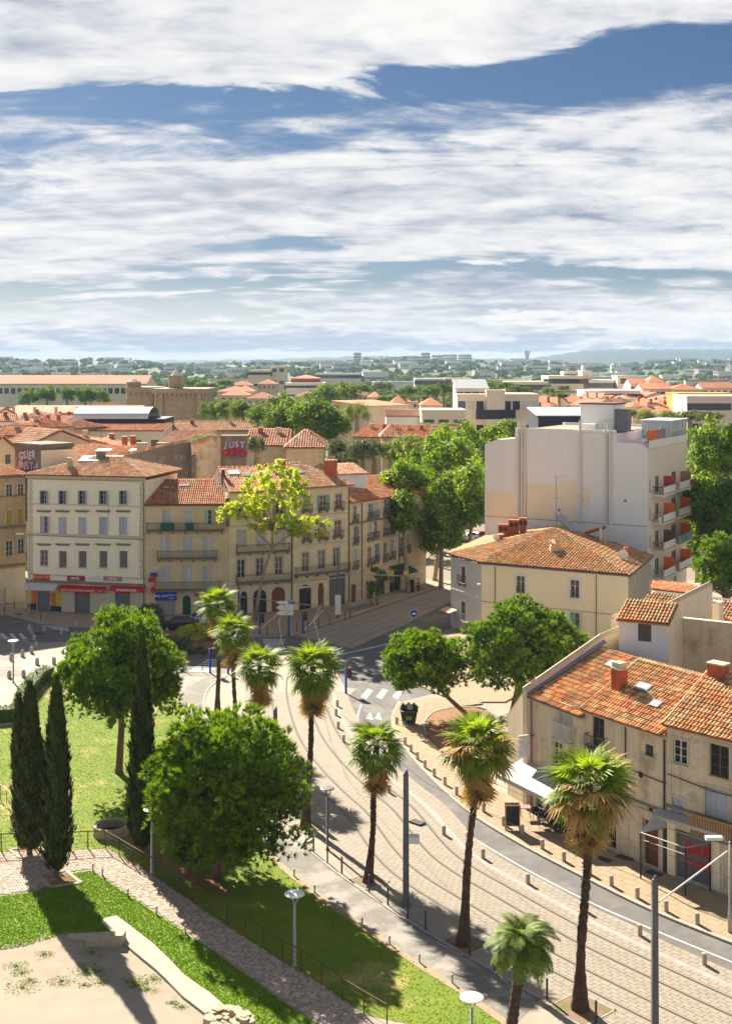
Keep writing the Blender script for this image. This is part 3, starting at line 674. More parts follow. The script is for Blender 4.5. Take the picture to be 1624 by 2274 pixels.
# tiles: tapered half-round covers laid in courses
TT = []
for zz, r_ in ((0, 1.0), (1, .82)):
    for k in range(5):
        a = math.pi * k / 4; TT.append((math.cos(a) * r_, zz, math.sin(a) * r_))
TT = np.array(TT); TF = np.array([(k, k + 1, k + 6, k + 5) for k in range(4)])
def tile_roof(root, poly, mat_='tile', w=.24, l=.46, singles=0, base=True, name='roof', e=None):
    """planar roof polygon, first edge = eave; real cover tiles, nearest ones as parts"""
    poly = [Vector(p) for p in poly]; e = (poly[1] - poly[0]).normalized() if e is None else e
    nrm = Vector((0, 0, 0))
    for i in range(len(poly)): nrm += (poly[i] - poly[0]).cross(poly[(i + 1) % len(poly)] - poly[0])
    nrm.normalize()
    if nrm.z < 0: nrm = -nrm
    s_ = nrm.cross(e).normalized(); s_ = s_ if s_.z > 0 else -s_
    o = poly[0]; P2 = [((p - o).dot(e), (p - o).dot(s_)) for p in poly]
    b = MB(); th = nrm * .10
    n = len(poly); b.add([p for p in poly] + [p - th for p in poly], [tuple(range(n)), tuple(reversed(range(n, 2 * n)))] + [(i, (i + 1) % n, n + (i + 1) % n, n + i) for i in range(n)])
    ro = b.build(name, m['tile_base'], root)
    u0, u1 = min(p[0] for p in P2), max(p[0] for p in P2); v0, v1 = min(p[1] for p in P2), max(p[1] for p in P2)
    cs = []
    for i in range(int((u1 - u0) / w)):
        wob = random.uniform(-.02, .02)
        for j in range(int((v1 - v0) / l) + 1):
            u_, v_ = u0 + (i + .5) * w + wob, v0 + j * l - .05
            if inside((u_, v_ + l * .5), P2): cs.append((u_ + random.uniform(-.012, .012), v_ + random.uniform(-.02, .02)))
    if not cs: return ro
    cs = np.array(cs); E_ = np.array(e); S_ = np.array(s_); N_ = np.array(nrm); O_ = np.array(o)
    pos = O_ + cs[:, :1] * E_ + cs[:, 1:] * S_ + N_ * .015
    tv = TT.copy(); tv[:, 0] *= w * .40; tv[:, 1] *= l * 1.08; tv[:, 2] *= w * .52; tv[:5, 2] += .035
    loc = tv[:, :1] * E_ + tv[:, 1:2] * S_ + tv[:, 2:] * N_
    order = np.argsort(pos[:, 1] - 1e3 * 0); sh = np.clip(RNG.normal(.5, .22, len(cs)), 0, 1)
    ns = 0
    if singles:
        vis = [i for i in order if seen(pos[i])][:singles]; ns = len(vis); rest = np.setdiff1d(np.arange(len(cs)), vis)
        me = npmesh('roof_tile', tv, TF, m['tile_single'])
        rotm = Matrix((e, s_, nrm)).transposed().to_euler()
        for i in vis:
            q_ = rotm.copy(); put('roof_tile', me, ro, loc=pos[i], rot=q_, sc=1 + random.uniform(-.04, .04))
    else: rest = np.arange(len(cs))
    if len(rest):
        vv = (pos[rest][:, None, :] + loc[None]).reshape(-1, 3); ff = (TF[None] + 10 * np.arange(len(rest))[:, None, None]).reshape(-1, 4)
        put('roof_tiles', npmesh('roof_tiles', vv, ff, m[mat_], np.repeat(sh[rest], 10)), ro, kind='stuff', loc=(0, 0, 0))
    return ro
def ridge(root, pts, r=.13, mat_='tile'):
    b = MB()
    for a, c in zip(pts, pts[1:]):
        a, c = Vector(a), Vector(c); n_ = max(1, int((c - a).length / .42))
        for k in range(n_): b.tube([a.lerp(c, k / n_), a.lerp(c, (k + 1.06) / n_)], [r, r * .84], 6, random.random(), False)
    return b.build('ridge_tiles', m[mat_], root)
def cornice(root, F, z, prof=((.0, .16, .10), (.10, .10, .22), (.2, .10, .34)), material='trim', u0=None, u1=None):
    b = MB(); u0 = -.1 if u0 is None else u0; u1 = F.L + .1 if u1 is None else u1; zz = z
    for dz, h_, pr in prof: b.box(u0, u1, -pr, .05, z + dz, z + dz + h_ - .002, F.M(0, 0))
    return b.build('cornice', m[material], root)
def band(root, F, z, h=.14, pr=.07, material='trim', u0=None, u1=None, name='string_course'):
    return MB().box(0 if u0 is None else u0, F.L if u1 is None else u1, -pr, .02, z, z + h, F.M(0, 0)).build(name, m[material], root)
def pipe(root, F, u, z0, z1, r=.05, material='grey_metal', off=.08):
    return MB().tube([F.pt(u, z0, off), F.pt(u, z1, off)], r, 6).build('downpipe', m[material], root)
def chimney(root, p, w=.7, d=.5, h=1.2, material='brick_red', pots=0, rz=0.0, zb=-.8, cap='trim'):
    Mx = Matrix.Translation(p) @ Matrix.Rotation(rz, 4, 'Z'); o = MB().box(-w / 2, w / 2, -d / 2, d / 2, zb, h, Mx).build('chimney', m[material], root)
    MB().box(-w / 2 - .06, w / 2 + .06, -d / 2 - .06, d / 2 + .06, h, h + .10, Mx).build('chimney_cap', m[cap], o)
    for k in range(pots):
        x = (k + .5) * w / pots - w / 2; MB().tube([Mx @ Vector((x, 0, h + .1)), Mx @ Vector((x, 0, h + .5))], [.11, .09], 8).build('chimney_pot', m['tile'], o)
    return o
def skylight(root, poly0, poly1, u, v, w=.8, h=1.0, material='glass_sky'):
    """small roof window on a plane given by eave start/end and ridge start"""
    a, b_, c = [Vector(q) for q in (poly0[0], poly0[1], poly1)]; e = (b_ - a).normalized(); n_ = e.cross(c - a).normalized(); n_ = n_ if n_.z > 0 else -n_; s_ = n_.cross(e); s_ = s_ if s_.z > 0 else -s_
    o = a + e * u + s_ * v + n_ * .16; fr_ = MB(); q = lambda x, y, z: o + e * x + s_ * y + n_ * z
    def bx(b, x0, x1, y0, y1, z0, z1): b.add([q(x, y, z) for z in (z0, z1) for x, y in ((x0, y0), (x1, y0), (x1, y1), (x0, y1))], [(3, 2, 1, 0), (4, 5, 6, 7), (0, 1, 5, 4), (1, 2, 6, 5), (2, 3, 7, 6), (3, 0, 4, 7)])
    bx(fr_, -w / 2, w / 2, 0, h, -.2, .05); k = fr_.build('skylight', m['grey_metal'], root)
    g_ = MB(); bx(g_, -w / 2 + .07, w / 2 - .07, .07, h - .07, .05, .06); g_.build('pane', m[material], k)
def text(root, s, F, u, z, size, material, off=.03, shear=0.0, bold=0.0, name='lettering'):
    cu = bpy.data.curves.new(name, 'FONT'); cu.body = s; cu.size = size; cu.extrude = .008; cu.align_x = 'CENTER'; cu.align_y = 'CENTER'; cu.shear = shear; cu.offset = bold; cu.resolution_u = 3
    t_ = bpy.data.objects.new(name, cu)
    me = bpy.data.meshes.new_from_object(t_); bpy.data.objects.remove(t_); bpy.data.curves.remove(cu); me.name = name
    me.materials.clear(); me.materials.append(m[material]); o = put(name, me, root); o.location = F.pt(u, z, off) - wt(root); o.rotation_euler = (R(90), 0, F.ang); return o
def arch(mb, F, u0, u1, zs, zt, off=0.0, n=8):
    """fills the corners above a round arch inside the rectangle u0..u1, zs..zt"""
    c = (u0 + u1) / 2; a = (u1 - u0) / 2; k = zt - zs
    for sg in (-1, 1):
        pts = [(c + sg * a * math.cos(math.pi / 2 * i / n), zs + k * math.sin(math.pi / 2 * i / n)) for i in range(n + 1)]
        for p, q in zip(pts, pts[1:]): mb.add([F.pt(p[0], p[1], off), F.pt(q[0], q[1], off), F.pt(q[0], zt, off), F.pt(p[0], zt, off)], [(0, 1, 2, 3)])
        for p, q in zip(pts, pts[1:]): mb.add([F.pt(p[0], p[1], off), F.pt(q[0], q[1], off), F.pt(q[0], q[1], off - .22), F.pt(p[0], p[1], off - .22)], [(0, 1, 2, 3)])
def infill(root, F, u0, u1, z0, z1, material, name, dep=.18, slats=0):
    b = MB(); b.box(u0 + .003, u1 - .003, dep, dep + .05, z0, z1 - .003, F.M(0, 0)); o = b.build(name, m[material], root)
    if slats:
        s_ = MB(); 
        for k in range(slats): s_.box(u0 + .05, u1 - .05, dep - .025, dep, z0 + (z1 - z0) * k / slats + .01, z0 + (z1 - z0) * (k + .8) / slats, F.M(0, 0))
        s_.build('slats', m[material], o)
    return o
def dish(root, p, r=.4, rz=0.0, tilt=20):
    b = MB(); n_ = 14; Mx = Matrix.Translation(p) @ Matrix.Rotation(rz, 4, 'Z') @ Matrix.Rotation(R(90 - tilt), 4, 'X')
    prof = [(.02, 0), (r * .5, .04), (r * .85, .12), (r, .18)]
    vs = [Mx @ Vector((a * math.cos(6.283 * k / n_), a * math.sin(6.283 * k / n_), z)) for a, z in prof for k in range(n_)]
    b.add(vs, [(i * n_ + k, i * n_ + (k + 1) % n_, (i + 1) * n_ + (k + 1) % n_, (i + 1) * n_ + k) for i in range(3) for k in range(n_)])
    b.tube([Vector(p), Vector(p) - Vector((0, 0, .5))], .03, 6); return b.build('satellite_dish', m['lamp_white'], root)
def antenna(root, p, h=2.6):
    b = MB(); p = Vector(p); b.tube([p, p + Vector((0, 0, h))], .025, 5)
    for zz, L in ((h * .95, 1.6), (h * .55, 1.2)):
        b.tube([p + Vector((-L * .3, 0, zz)), p + Vector((L * .7, .2, zz))], .015, 4)
        for k in range(6): q = p + Vector((-L * .3 + k * L * .18, .04 * k, zz)); b.tube([q + Vector((0, -.25, 0)), q + Vector((0, .25, 0))], .01, 4)
    return b.build('aerial', m['dark_metal'], root)
# ------------------------------------------------------------------ the row of houses across the square
def gable(root, F, depth, ze, rise, tm='tile', ov=.35, hipl=0.0, hipr=0.0, zc=None, side_walls=None, w=.26, l=.5):
    """tiled roof over a facade: front and back slopes, hips optional"""
    a, b = F.pt(-ov * (hipl > 0), ze, ov), F.pt(F.L + ov * (hipr > 0), ze, ov); c, d = F.pt(F.L + ov * (hipr > 0), ze, -depth - ov), F.pt(-ov * (hipl > 0), ze, -depth - ov)
    rl, rr = F.pt(hipl, ze + rise, -depth / 2), F.pt(F.L - hipr, ze + rise, -depth / 2)
    tile_roof(root, [a, b, rr, rl], tm, w, l)
    if hipl: tile_roof(root, [d, a, rl], tm, w, l)
    if hipr: tile_roof(root, [b, c, rr], tm, w, l)
    tile_roof(root, [c, d, rl, rr] if (rl - rr).length > .05 else [c, d, rl], tm, w * 1.6, l * 1.6)
    pts = ([a] if hipl else []) + [rl, rr] + ([b] if hipr else [])
    ridge(root, pts, .14, tm)
    if side_walls:
        w_ = MB()
        for u in ((0, F.L)): w_.add([F.pt(u, ze - .3), F.pt(u, ze - .3, -depth), F.pt(u, ze + rise - .12, -depth / 2)], [(0, 1, 2)])
        w_.build('gable_wall', m[side_walls], root)
    return a, b, rl, rr
# --- cream corner building with the bar
F = Fac(G(FD, 62, 1356), G(FD, 322, 1368)); ops = []; ze = 16.75
b1 = thing('corner_building', 'cream four storey corner building with red bar awnings and pale blue shutters', 'building', F.pt(F.L / 2, 0))
cols = (320, 455, 597, 747, 892); B_ = dict(frame='shutter_blue', surround='wall_cream')
windows(b1, F, FA, [(x, 432, .95, 1.7, 'ajar', dict(B_)) for x in cols], ops)
windows(b1, F, FA, [(cols[0], 628, 1.05, 2.1, 'half', dict(B_))] + [(x, 635, 1.08, 2.1, 'shut', dict(B_)) for x in cols[1:]], ops)
windows(b1, F, FA, [(cols[0], 868, 1.05, 2.0, 'glass', dict(B_))] + [(x, 878, 1.08, 2.05, 'blind', dict(shutter='shutter_dark', surround='wall_cream')) for x in cols[1:]], ops)
zt = .12
shops = []
for x0, x1, y0, y1 in ((270, 362, 1105, 1250), (540, 652, 1120, 1270), (832, 940, 1125, 1280)):
    u0, z1_ = F.sz(FA, x0, y0); u1, _ = F.sz(FA, x1, y0); shops.append((u0, u1)); ops.append((u0, u1, zt, z1_))
    infill(b1, F, u0, u1, zt, z1_, 'roller', 'roller_shutter', .15, 16)
shell(F, 11, 0, ze, ops).build('wall', m['wall_cream'], b1)
shop = MB(); zs_ = F.sz(FA, 700, 1060)[1]
us = [0] + [v for s_ in shops for v in s_] + [F.L]
for k in range(0, len(us), 2): MB().box(us[k] + .002, us[k + 1] - .002, -.05, .02, .0, zs_, F.M(0, 0)).build('shop_front', m['trim'], b1)
for x0, x1, y0, y1, mt, nm in ((195, 236, 1105, 1195, 'yellow', 'painted_panel'), (236, 268, 1105, 1195, 'orange', 'painted_panel'), (188, 268, 1197, 1240, 'navy', 'painted_panel'), (368, 405, 1120, 1212, 'orange', 'poster'), (406, 446, 1105, 1215, 'yellow', 'painted_panel'), (366, 446, 1217, 1268, 'navy', 'painted_panel')):
    u0, za = F.sz(FA, x0, y1); u1, zb = F.sz(FA, x1, y0); MB().box(max(u0, .02) + .01, u1 - .01, -.08, -.052, max(za, .13), zb, F.M(0, 0)).build(nm, m[mt], b1)
for y, hh, pr, mt in ((487, .14, .08, 'trim'), (706, .22, .14, 'trim'), (1000, .16, .10, 'trim'), (1048, .30, .30, 'trim_dark')):
    band(b1, F, F.sz(FA, 600, y)[1] - hh / 2, hh, pr, mt)
for yy in (530, 770):
    for x in cols:
        u, z = F.sz(FA, x, yy + (8 if yy == 770 else 0) * 0); MB().box(u - .95, u + .95, -.22, .02, z - .06, z + .09, F.M(0, 0)).box(u - .8, u + .8, -.12, .02, z - .16, z - .062, F.M(0, 0)).build('window_hood', m['trim_dark'], b1)
qm = MB().box(-.32, .32, -.035, .02, 0, .36).mesh('quoin', m['trim']); qn = MB().box(-.24, .24, -.035, .02, 0, .36).mesh('quoin', m['trim'])
z = zs_ + .9; k = 0
while z < ze - .6:
    for u in (.42, F.L - .42): put('quoin', qm if k % 2 else qn, b1, loc=F.pt(u, z) - wt(b1), rz=F.ang)
    z += .41; k += 1
cornice(b1, F, ze, ((0, .14, .18), (.14, .14, .34), (.28, .14, .46)))
dn = MB()
for k in range(58): dn.box(.1 + k * F.L / 58, .22 + k * F.L / 58, -.26, -.02, ze - .16, ze - .003, F.M(0, 0))
dn.build('dentils', m['trim'], b1)
gable(b1, F, 11, ze + .42, 1.9, 'tile_old', .5, 6.6, 5.4)
pipe(b1, F, F.L - .12, .2, ze, .06); pipe(b1, F, 10.9, 10.3, 15.0, .02, 'dark_metal', .05)
cb_ = MB(); zc0 = F.sz(FA, 600, 718)[1]
cb_.tube([F.pt(0, zc0 + .1, .17), F.pt(F.L / 2, zc0, .17), F.pt(F.L, zc0 - .05, .17)], .035, 5).build('cable', m['dark_metal'], b1)
for (x, y, w, h_) in ((450, 830, .5, 1.5), (470, 835, .4, 1.3)): p = V(E1, x, y, 157); chimney(b1, (p.x, p.y, p.z), w, .4, h_ * .6, 'wall_tan')
p = V(E1, 658, 765, 160); chimney(b1, (p.x, p.y, p.z), 1.1, .8, .5, 'wall_dark'); antenna(b1, (p.x, p.y, p.z + .5), 3.4)
MB().box(-2.6, 2.6, -1.6, 1.6, -.15, .02, Matrix.Translation((p.x, p.y, p.z - .35)) @ Matrix.Rotation(R(8), 4, 'X')).build('roof_sheet', m['zinc_pale'], b1)
p = V(E1, 900, 880, 157); chimney(b1, (p.x, p.y, p.z), .4, .35, .7, 'wall_tan')
# awnings and signs of the bar
def slope_awning(root, F, u0, u1, zt_, zb_, out_, material, name='awning', val=.25):
    b = MB(); th = .03
    b.add([F.pt(u0, zt_, .06), F.pt(u1, zt_, .06), F.pt(u1, zb_, out_), F.pt(u0, zb_, out_), F.pt(u0, zt_ - th, .06), F.pt(u1, zt_ - th, .06), F.pt(u1, zb_ - th, out_), F.pt(u0, zb_ - th, out_)], [(0, 1, 2, 3), (7, 6, 5, 4), (0, 3, 7, 4), (1, 5, 6, 2), (3, 2, 6, 7), (0, 4, 5, 1)])
    b.box(u0, u1, -out_ - .02, -out_, zb_ - val, zb_ - .002, F.M(0, 0)); return b.build(name, m[material], root)
def span(F, fr, x0, x1, y): return F.sz(fr, x0, y)[0], F.sz(fr, x1, y)[0], F.sz(fr, (x0 + x1) / 2, y)[1]
u0, u1, z0_ = span(F, FA, 195, 430, 1040); a_ = slope_awning(b1, F, u0, u1, z0_, z0_ - .75, 1.3, 'awning_pale', val=.12)
s_ = MB()
for k in range(12): uu_ = u0 + (u1 - u0) * (k + .25) / 12; s_.add([F.pt(uu_, z0_ + .012, .06), F.pt(uu_ + .12, z0_ + .012, .06), F.pt(uu_ + .12, z0_ - .738, 1.3), F.pt(uu_, z0_ - .738, 1.3)], [(0, 1, 2, 3)])
s_.build('stripes', m['wall_grey'], a_)
u0, u1, z0_ = span(F, FA, 446, 775, 1062); slope_awning(b1, F, u0, u1, z0_ - .1, z0_ - .42, .75, 'red', val=.38); text(b1, 'BAR du PALAIS DES CONGRÈS   "Tof"', F, (u0 + u1) / 2, z0_ - .60, .34, 'lamp_white', .80, .2)
u0, u1, z0_ = span(F, FA, 808, 1056, 1060); slope_awning(b1, F, u0, u1, z0_ - .1, z0_ - .42, .75, 'red', val=.38); text(b1, "MASAMI'S BAR", F, (u0 + u1) / 2, z0_ - .60, .42, 'lamp_white', .80, .1, .008)
for x0, x1 in ((540, 652), (832, 942)):
    u0, u1, z0_ = span(F, FA, x0, x1, 1112); MB().box(u0, u1, -.06, .0, z0_ - .25, z0_ + .2, F.M(0, 0)).build('fascia', m['red'], b1)
def board(root, F, fr, x0, x1, y0, y1, mt, pr=.16, name='sign'):
    u0, za = F.sz(fr, x0, y1); u1, zb = F.sz(fr, x1, y0); o = MB().box(u0, u1, -pr, -.005, za, zb, F.M(0, 0)).build(name, m[mt], root); return o, (u0 + u1) / 2, (za + zb) / 2, u1 - u0, zb - za
o, u, z, w, h = board(b1, F, FA, 490, 617, 1000, 1030, 'dark_red'); text(o, 'AMSTEL', F, u - .1, z, .36, 'lamp_white', .17, 0, .008)
o, u, z, w, h = board(b1, F, FA, 620, 750, 1004, 1030, 'lamp_white'); text(o, 'Le Palais des Congrès', F, u, z, .22, 'red', .17)
o, u, z, w, h = board(b1, F, FA, 754, 880, 1005, 1030, 'screen_mauve'); text(o, 'AMSTEL', F, u, z, .34, 'lamp_white', .17, 0, .008)
o, u, z, w, h = board(b1, F, FA, 245, 360, 990, 1030, 'red'); MB().box(u - w / 2 + .06, u + w / 2 - .06, -.175, -.162, z - .02, z + h * .32, F.M(0, 0)).build('sign_band', m['yellow'], o); text(o, 'PIZZA  KEBAB', F, u, z + .12, .24, 'dark_red', .18, 0, .006)
# --- stone house with three balconies
F = Fac(G(FD, 322.6, 1368), G(FD, 507, 1366)); ops = []; ze = 13.55
b2 = thing('stone_house', 'honey stone house with iron balconies and closed lilac shutters above a newsagent', 'building', F.pt(F.L / 2, 0))
G_ = dict(shutter='shutter_grey', sill=False)
windows(b2, F, FA, [(1200, 585, .95, 1.9, 'shut', G_), (1357, 580, .95, 1.9, 'shut', G_), (1500, 575, .95, 1.9, 'half', G_)], ops)
windows(b2, F, FA, [(x, 790, 1.05, 2.5, 'shut', G_) for x in (1197, 1355, 1497)], ops)
windows(b2, F, FA, [(x, 1000, 1.1, 2.5, 'shut', G_) for x in (1197, 1352, 1495)], ops)
u0, u1, z1_ = span(F, FA, 1127, 1266, 1175); ops.append((u0, u1, zt, z1_)); infill(b2, F, u0, u1, zt, z1_, 'roller_pale', 'roller_shutter', .15, 18)
u0, u1, z1_ = span(F, FA, 1318, 1377, 1140); ops.append((u0, u1, zt, z1_)); dg = infill(b2, F, u0, u1, zt, z1_, 'door_green', 'door', .16)
MB().box((u0 + u1) / 2 - .01, (u0 + u1) / 2 + .01, .14, .16, zt, z1_ - .2, F.M(0, 0)).build('door_gap', m['black'], dg)
u0b, u1b, z1b = span(F, FA, 1432, 1500, 1150); ops.append((u0b, u1b, zt, z1b)); infill(b2, F, u0b, u1b, zt, z1b, 'roller', 'roller_shutter', .15, 14)
wl = shell(F, 12, 0, ze, ops); arch(wl, F, u0, u1, z1_ - .5, z1_, .0); wl.build('wall', m['wall_stone'], b2)
for y, x0, x1, d_ in ((668, 1062, 1615, .75), (868, 1138, 1570, .7), (1092, 1122, 1605, .75)):
    u0, u1, z0_ = span(F, FA, x0, x1, y); balcony(b2, F, max(u0, .1), min(u1, F.L - .1), z0_, d_)
for x0, x1 in ((1165, 1265), (1342, 1402)):
    u0, u1, z0_ = span(F, FA, x0, x1, 665); MB().box(u0, u1, -.80, -.765, z0_ + .05, z0_ + .95, F.M(0, 0)).build('balcony_screen', m['door_green'], b2)
o, u, z, w, h = board(b2, F, FA, 1122, 1275, 1112, 1172, 'blue_sign', .3); text(o, 'Midi Libre', F, u - w * .22, z + .05, .40, 'lamp_white', .31, 0, .006); text(o, 'TABAC', F, u + w * .27, z + .12, .34, 'lamp_white', .31); text(o, 'PRESSE', F, u + w * .27, z - .25, .2, 'lamp_white', .31)
o, u, z, w, h = board(b2, F, FA, 1408, 1445, 1125, 1142, 'red', .5)
o, u, z, w, h = board(b2, F, FA, 1447, 1490, 1092, 1118, 'lamp_white', .3)
for x, y, mt in ((1115, 985, 'blue_sign'), (1102, 1022, 'red')):
    u, z = F.sz(FA, x, y); MB().box(-.45, .45, -.06, .06, -.25, .25, F.M(u, z, .55)).build('hanging_sign', m[mt], b2)
u, z = F.sz(FA, 1108, 1095); MB().add([F.pt(u, z - .5, .5), F.pt(u + .35, z, .5), F.pt(u, z + .5, .5), F.pt(u - .35, z, .5), F.pt(u, z - .5, .4), F.pt(u + .35, z, .4), F.pt(u, z + .5, .4), F.pt(u - .35, z, .4)], [(0, 1, 2, 3), (7, 6, 5, 4), (0, 4, 5, 1), (1, 5, 6, 2), (2, 6, 7, 3), (3, 7, 4, 0)]).build('hanging_sign', m['red'], b2)
cornice(b2, F, ze, ((0, .12, .12), (.12, .12, .26)), 'trim_dark')
gable(b2, F, 13, ze + .24, 2.4, 'tile', .4)
sk_ = [F.pt(0, ze + .24, .4), F.pt(F.L, ze + .24, .4)]; skylight(b2, sk_, F.pt(0, ze + 2.64, -6.5), 2.1, 4.3, .9, .8); skylight(b2, sk_, F.pt(0, ze + 2.64, -6.5), 4.4, 5.0, 1.2, .7)
# party wall rising over its right side
def firewall(name, label, pts, th, material, base=9):
    """pts = top line of a wall as (x, y, z)"""
    o = thing(name, label, 'wall', (pts[0][0], pts[0][1], 0)); b = MB()
    for a, c in zip(pts, pts[1:]):
        a, c = Vector(a), Vector(c); d = (c - a); d.z = 0; n_ = Vector((d.y, -d.x, 0)).normalized() * th / 2
        lo = lambda p: Vector((p.x, p.y, base))
        b.add([lo(a) - n_, lo(c) - n_, lo(c) + n_, lo(a) + n_, a - n_, c - n_, c + n_, a + n_], [(3, 2, 1, 0), (4, 5, 6, 7), (0, 1, 5, 4), (1, 2, 6, 5), (2, 3, 7, 6), (3, 0, 4, 7)])
    b.build('masonry', m[material], o); cp_ = MB()
    for a, c in zip(pts, pts[1:]):
        a, c = Vector(a), Vector(c); n_ = max(1, int((c - a).length / .5)); 
        for k in range(n_): cp_.tube([a.lerp(c, k / n_) + Vector((0, 0, .02)), a.lerp(c, (k + 1.05) / n_) + Vector((0, 0, .02))], [th * .62, th * .55], 6, random.random(), False)
    cp_.build('coping', m['tile_old'], o); return o
fA = F.pt(F.L - .1, 14.3, .2); fB = F.pt(F.L - .1, 17.4, -6.6); fC = F.pt(F.L - .1, 15.0, -13)
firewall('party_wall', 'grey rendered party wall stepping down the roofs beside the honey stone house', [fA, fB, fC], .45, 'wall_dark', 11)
# --- long stone building with arched shops, in two houses
F = Fac(G(FD, 507.6, 1366), G(FD, 650, 1357)); ops = []; ze = 15.0
b3 = thing('arcaded_house', 'pale stone house with arched shops behind the yellow green tree', 'building', F.pt(F.L / 2, 0))
W_ = dict(sill=False, surround='trim')
windows(b3, F, FB, [(x, y, 1.0, 2.3, 'glass', W_) for x, y in ((266, 852), (389, 842), (511, 832))], ops)
windows(b3, F, FB, [(x, y, 1.0, 2.2, 'shut', dict(W_, shutter='shutter_grey')) for x, y in ((270, 660), (395, 652), (522, 645))], ops)
windows(b3, F, FB, [(x, y, .95, 1.8, 'glass', W_) for x, y in ((272, 470), (390, 458), (515, 445))], ops)
wl = []
for x0, x1, y0, mt, nm in ((262, 308, 998, 'glass', 'shop_window'), (345, 432, 985, 'glass', 'shop_window'), (465, 553, 970, 'door_red', 'door')):
    u0, u1, z1_ = span(F, FB, x0, x1, y0); u0 = max(u0, .15); ops.append((u0, u1, zt, z1_)); wl.append((u0, u1, z1_)); o = infill(b3, F, u0, u1, zt, z1_, mt, nm, .18)
    fb_ = MB().box((u0 + u1) / 2 - .04, (u0 + u1) / 2 + .04, .12, .178, zt, z1_ - .1, F.M(0, 0)).box(u0 + .1, u1 - .1, .12, .178, 2.3, 2.4, F.M(0, 0)); fb_.build('frame', m['frame_dark' if mt == 'glass' else 'door_red'], o)
sb = shell(F, 13, 0, ze, ops)
for u0, u1, z1_ in wl: arch(sb, F, u0, u1, z1_ - .9, z1_)
sb.build('wall', m['wall_stone2'], b3)
for y, x0, x1 in ((930, 232, 588), (738, 232, 575)):
    u0, u1, z0_ = span(F, FB, x0, x1, y); balcony(b3, F, max(u0, .1), min(u1, F.L - .2), z0_, .75)
for x, y in ((272, 505), (390, 495), (515, 482)): u, z = F.sz(FB, x, y); balcony(b3, F, max(u - .75, .1), u + .75, z - .1, .35, .8)
band(b3, F, F.sz(FB, 400, 955)[1], .16, .12); band(b3, F, F.sz(FB, 400, 570)[1], .14, .08)
cornice(b3, F, ze, ((0, .14, .14), (.14, .14, .30)), 'trim')
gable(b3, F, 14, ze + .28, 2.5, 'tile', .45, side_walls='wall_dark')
pl_ = [F.pt(0, ze + .28, .45), F.pt(F.L, ze + .28, .45)]; rp = F.pt(0, ze + 2.78, -7)
skylight(b3, pl_, rp, 1.7, 5.0, 1.6, 1.5, 'zinc_pale'); skylight(b3, pl_, rp, 3.2, 4.4, .8, .9); skylight(b3, pl_, rp, 5.6, 4.0, 1.5, 1.9, 'zinc_pale')
p = rp + Vector((1.2, 1, 0)); chimney(b3, (p.x - .2, p.y - 3.6, p.z - 1.2), .4, .4, 1.1, 'rust')
pipe(b3, F, F.L - .15, .2, ze, .07, 'dark_metal')
F = Fac(G(FD, 650.6, 1357), G(FD, 775, 1341)); ops = []; ze = 15.2
b4 = thing('balcony_house', 'tall pale stone house with arched first floor windows and one long iron balcony', 'building', F.pt(F.L / 2, 0))
windows(b4, F, FB, [(692, 435, .9, 1.9, 'shut', dict(W_, shutter='shutter_green')), (800, 425, .9, 2.0, 'open', dict(W_, shutter='shutter_green')), (901, 415, .9, 2.0, 'glass', W_)], ops)
windows(b4, F, FB, [(x, y, .95, 2.2, 'glass', W_) for x, y in ((692, 622), (797, 610), (894, 592))], ops)
windows(b4, F, FB, [(x, y, 1.0, 2.45, 'glass', W_) for x, y in ((685, 808), (789, 792), (886, 775))], ops)
wl = []
for x0, x1, y0, mt, nm in ((643, 722, 955, 'glass', 'shop_window'), (765, 804, 943, 'door_red', 'door'), (838, 943, 890, 'roller', 'shop_window')):
    u0, u1, z1_ = span(F, FB, x0, x1, y0); u0 = max(u0, .25); u1 = min(u1, F.L - .2); ops.append((u0, u1, zt, z1_)); wl.append((u0, u1, z1_, mt)); o = infill(b4, F, u0, u1, zt, z1_, mt, nm, .18)
    MB().box((u0 + u1) / 2 - .04, (u0 + u1) / 2 + .04, .12, .178, zt, z1_ - .1, F.M(0, 0)).box(u0 + .1, u1 - .1, .12, .178, 2.5, 2.62, F.M(0, 0)).build('frame', m['frame_dark' if mt == 'glass' else 'grey_metal'], o)
    if mt == 'glass': MB().box(u0 + .15, u1 - .15, .08, .118, 2.75, 2.95, F.M(0, 0)).build('sign_bar', m['lamp_white'], o)
sb = shell(F, 13, 0, ze, ops)
for u0, u1, z1_, mt in wl[:2]: arch(sb, F, u0, u1, z1_ - .8, z1_)
sb.build('wall', m['wall_stone2'], b4)
u0, u1 = .15, F.L - .25; balcony(b4, F, u0, u1, F.sz(FB, 790, 872)[1], .75)
for x, y in ((692, 660), (797, 650), (894, 635), (692, 470), (800, 462), (901, 452)): u, z = F.sz(FB, x, y); balcony(b4, F, max(u - .75, .1), min(u + .75, F.L - .1), z - .1, .35, .8, 'rust')
band(b4, F, F.sz(FB, 790, 690)[1], .14, .08); band(b4, F, F.sz(FB, 790, 505)[1], .18, .10); band(b4, F, F.sz(FB, 790, 925)[1], .16, .10)
cornice(b4, F, ze, ((0, .14, .14), (.14, .14, .30)), 'trim')
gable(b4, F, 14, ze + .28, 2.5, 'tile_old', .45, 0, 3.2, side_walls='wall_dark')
pl_ = [F.pt(0, ze + .28, .45), F.pt(F.L, ze + .28, .45)]; rp = F.pt(0, ze + 2.78, -7); skylight(b4, pl_, rp, 3.4, 4.2, 1.0, .8)
p = F.pt(F.L - 1.2, ze + 1.6, -2.6); chimney(b4, p, 1.5, .8, 1.7, 'brick_red', 3, F.ang); p = F.pt(1.5, ze + 2.6, -5.5); chimney(b4, p, .9, .7, .8, 'brick_red')
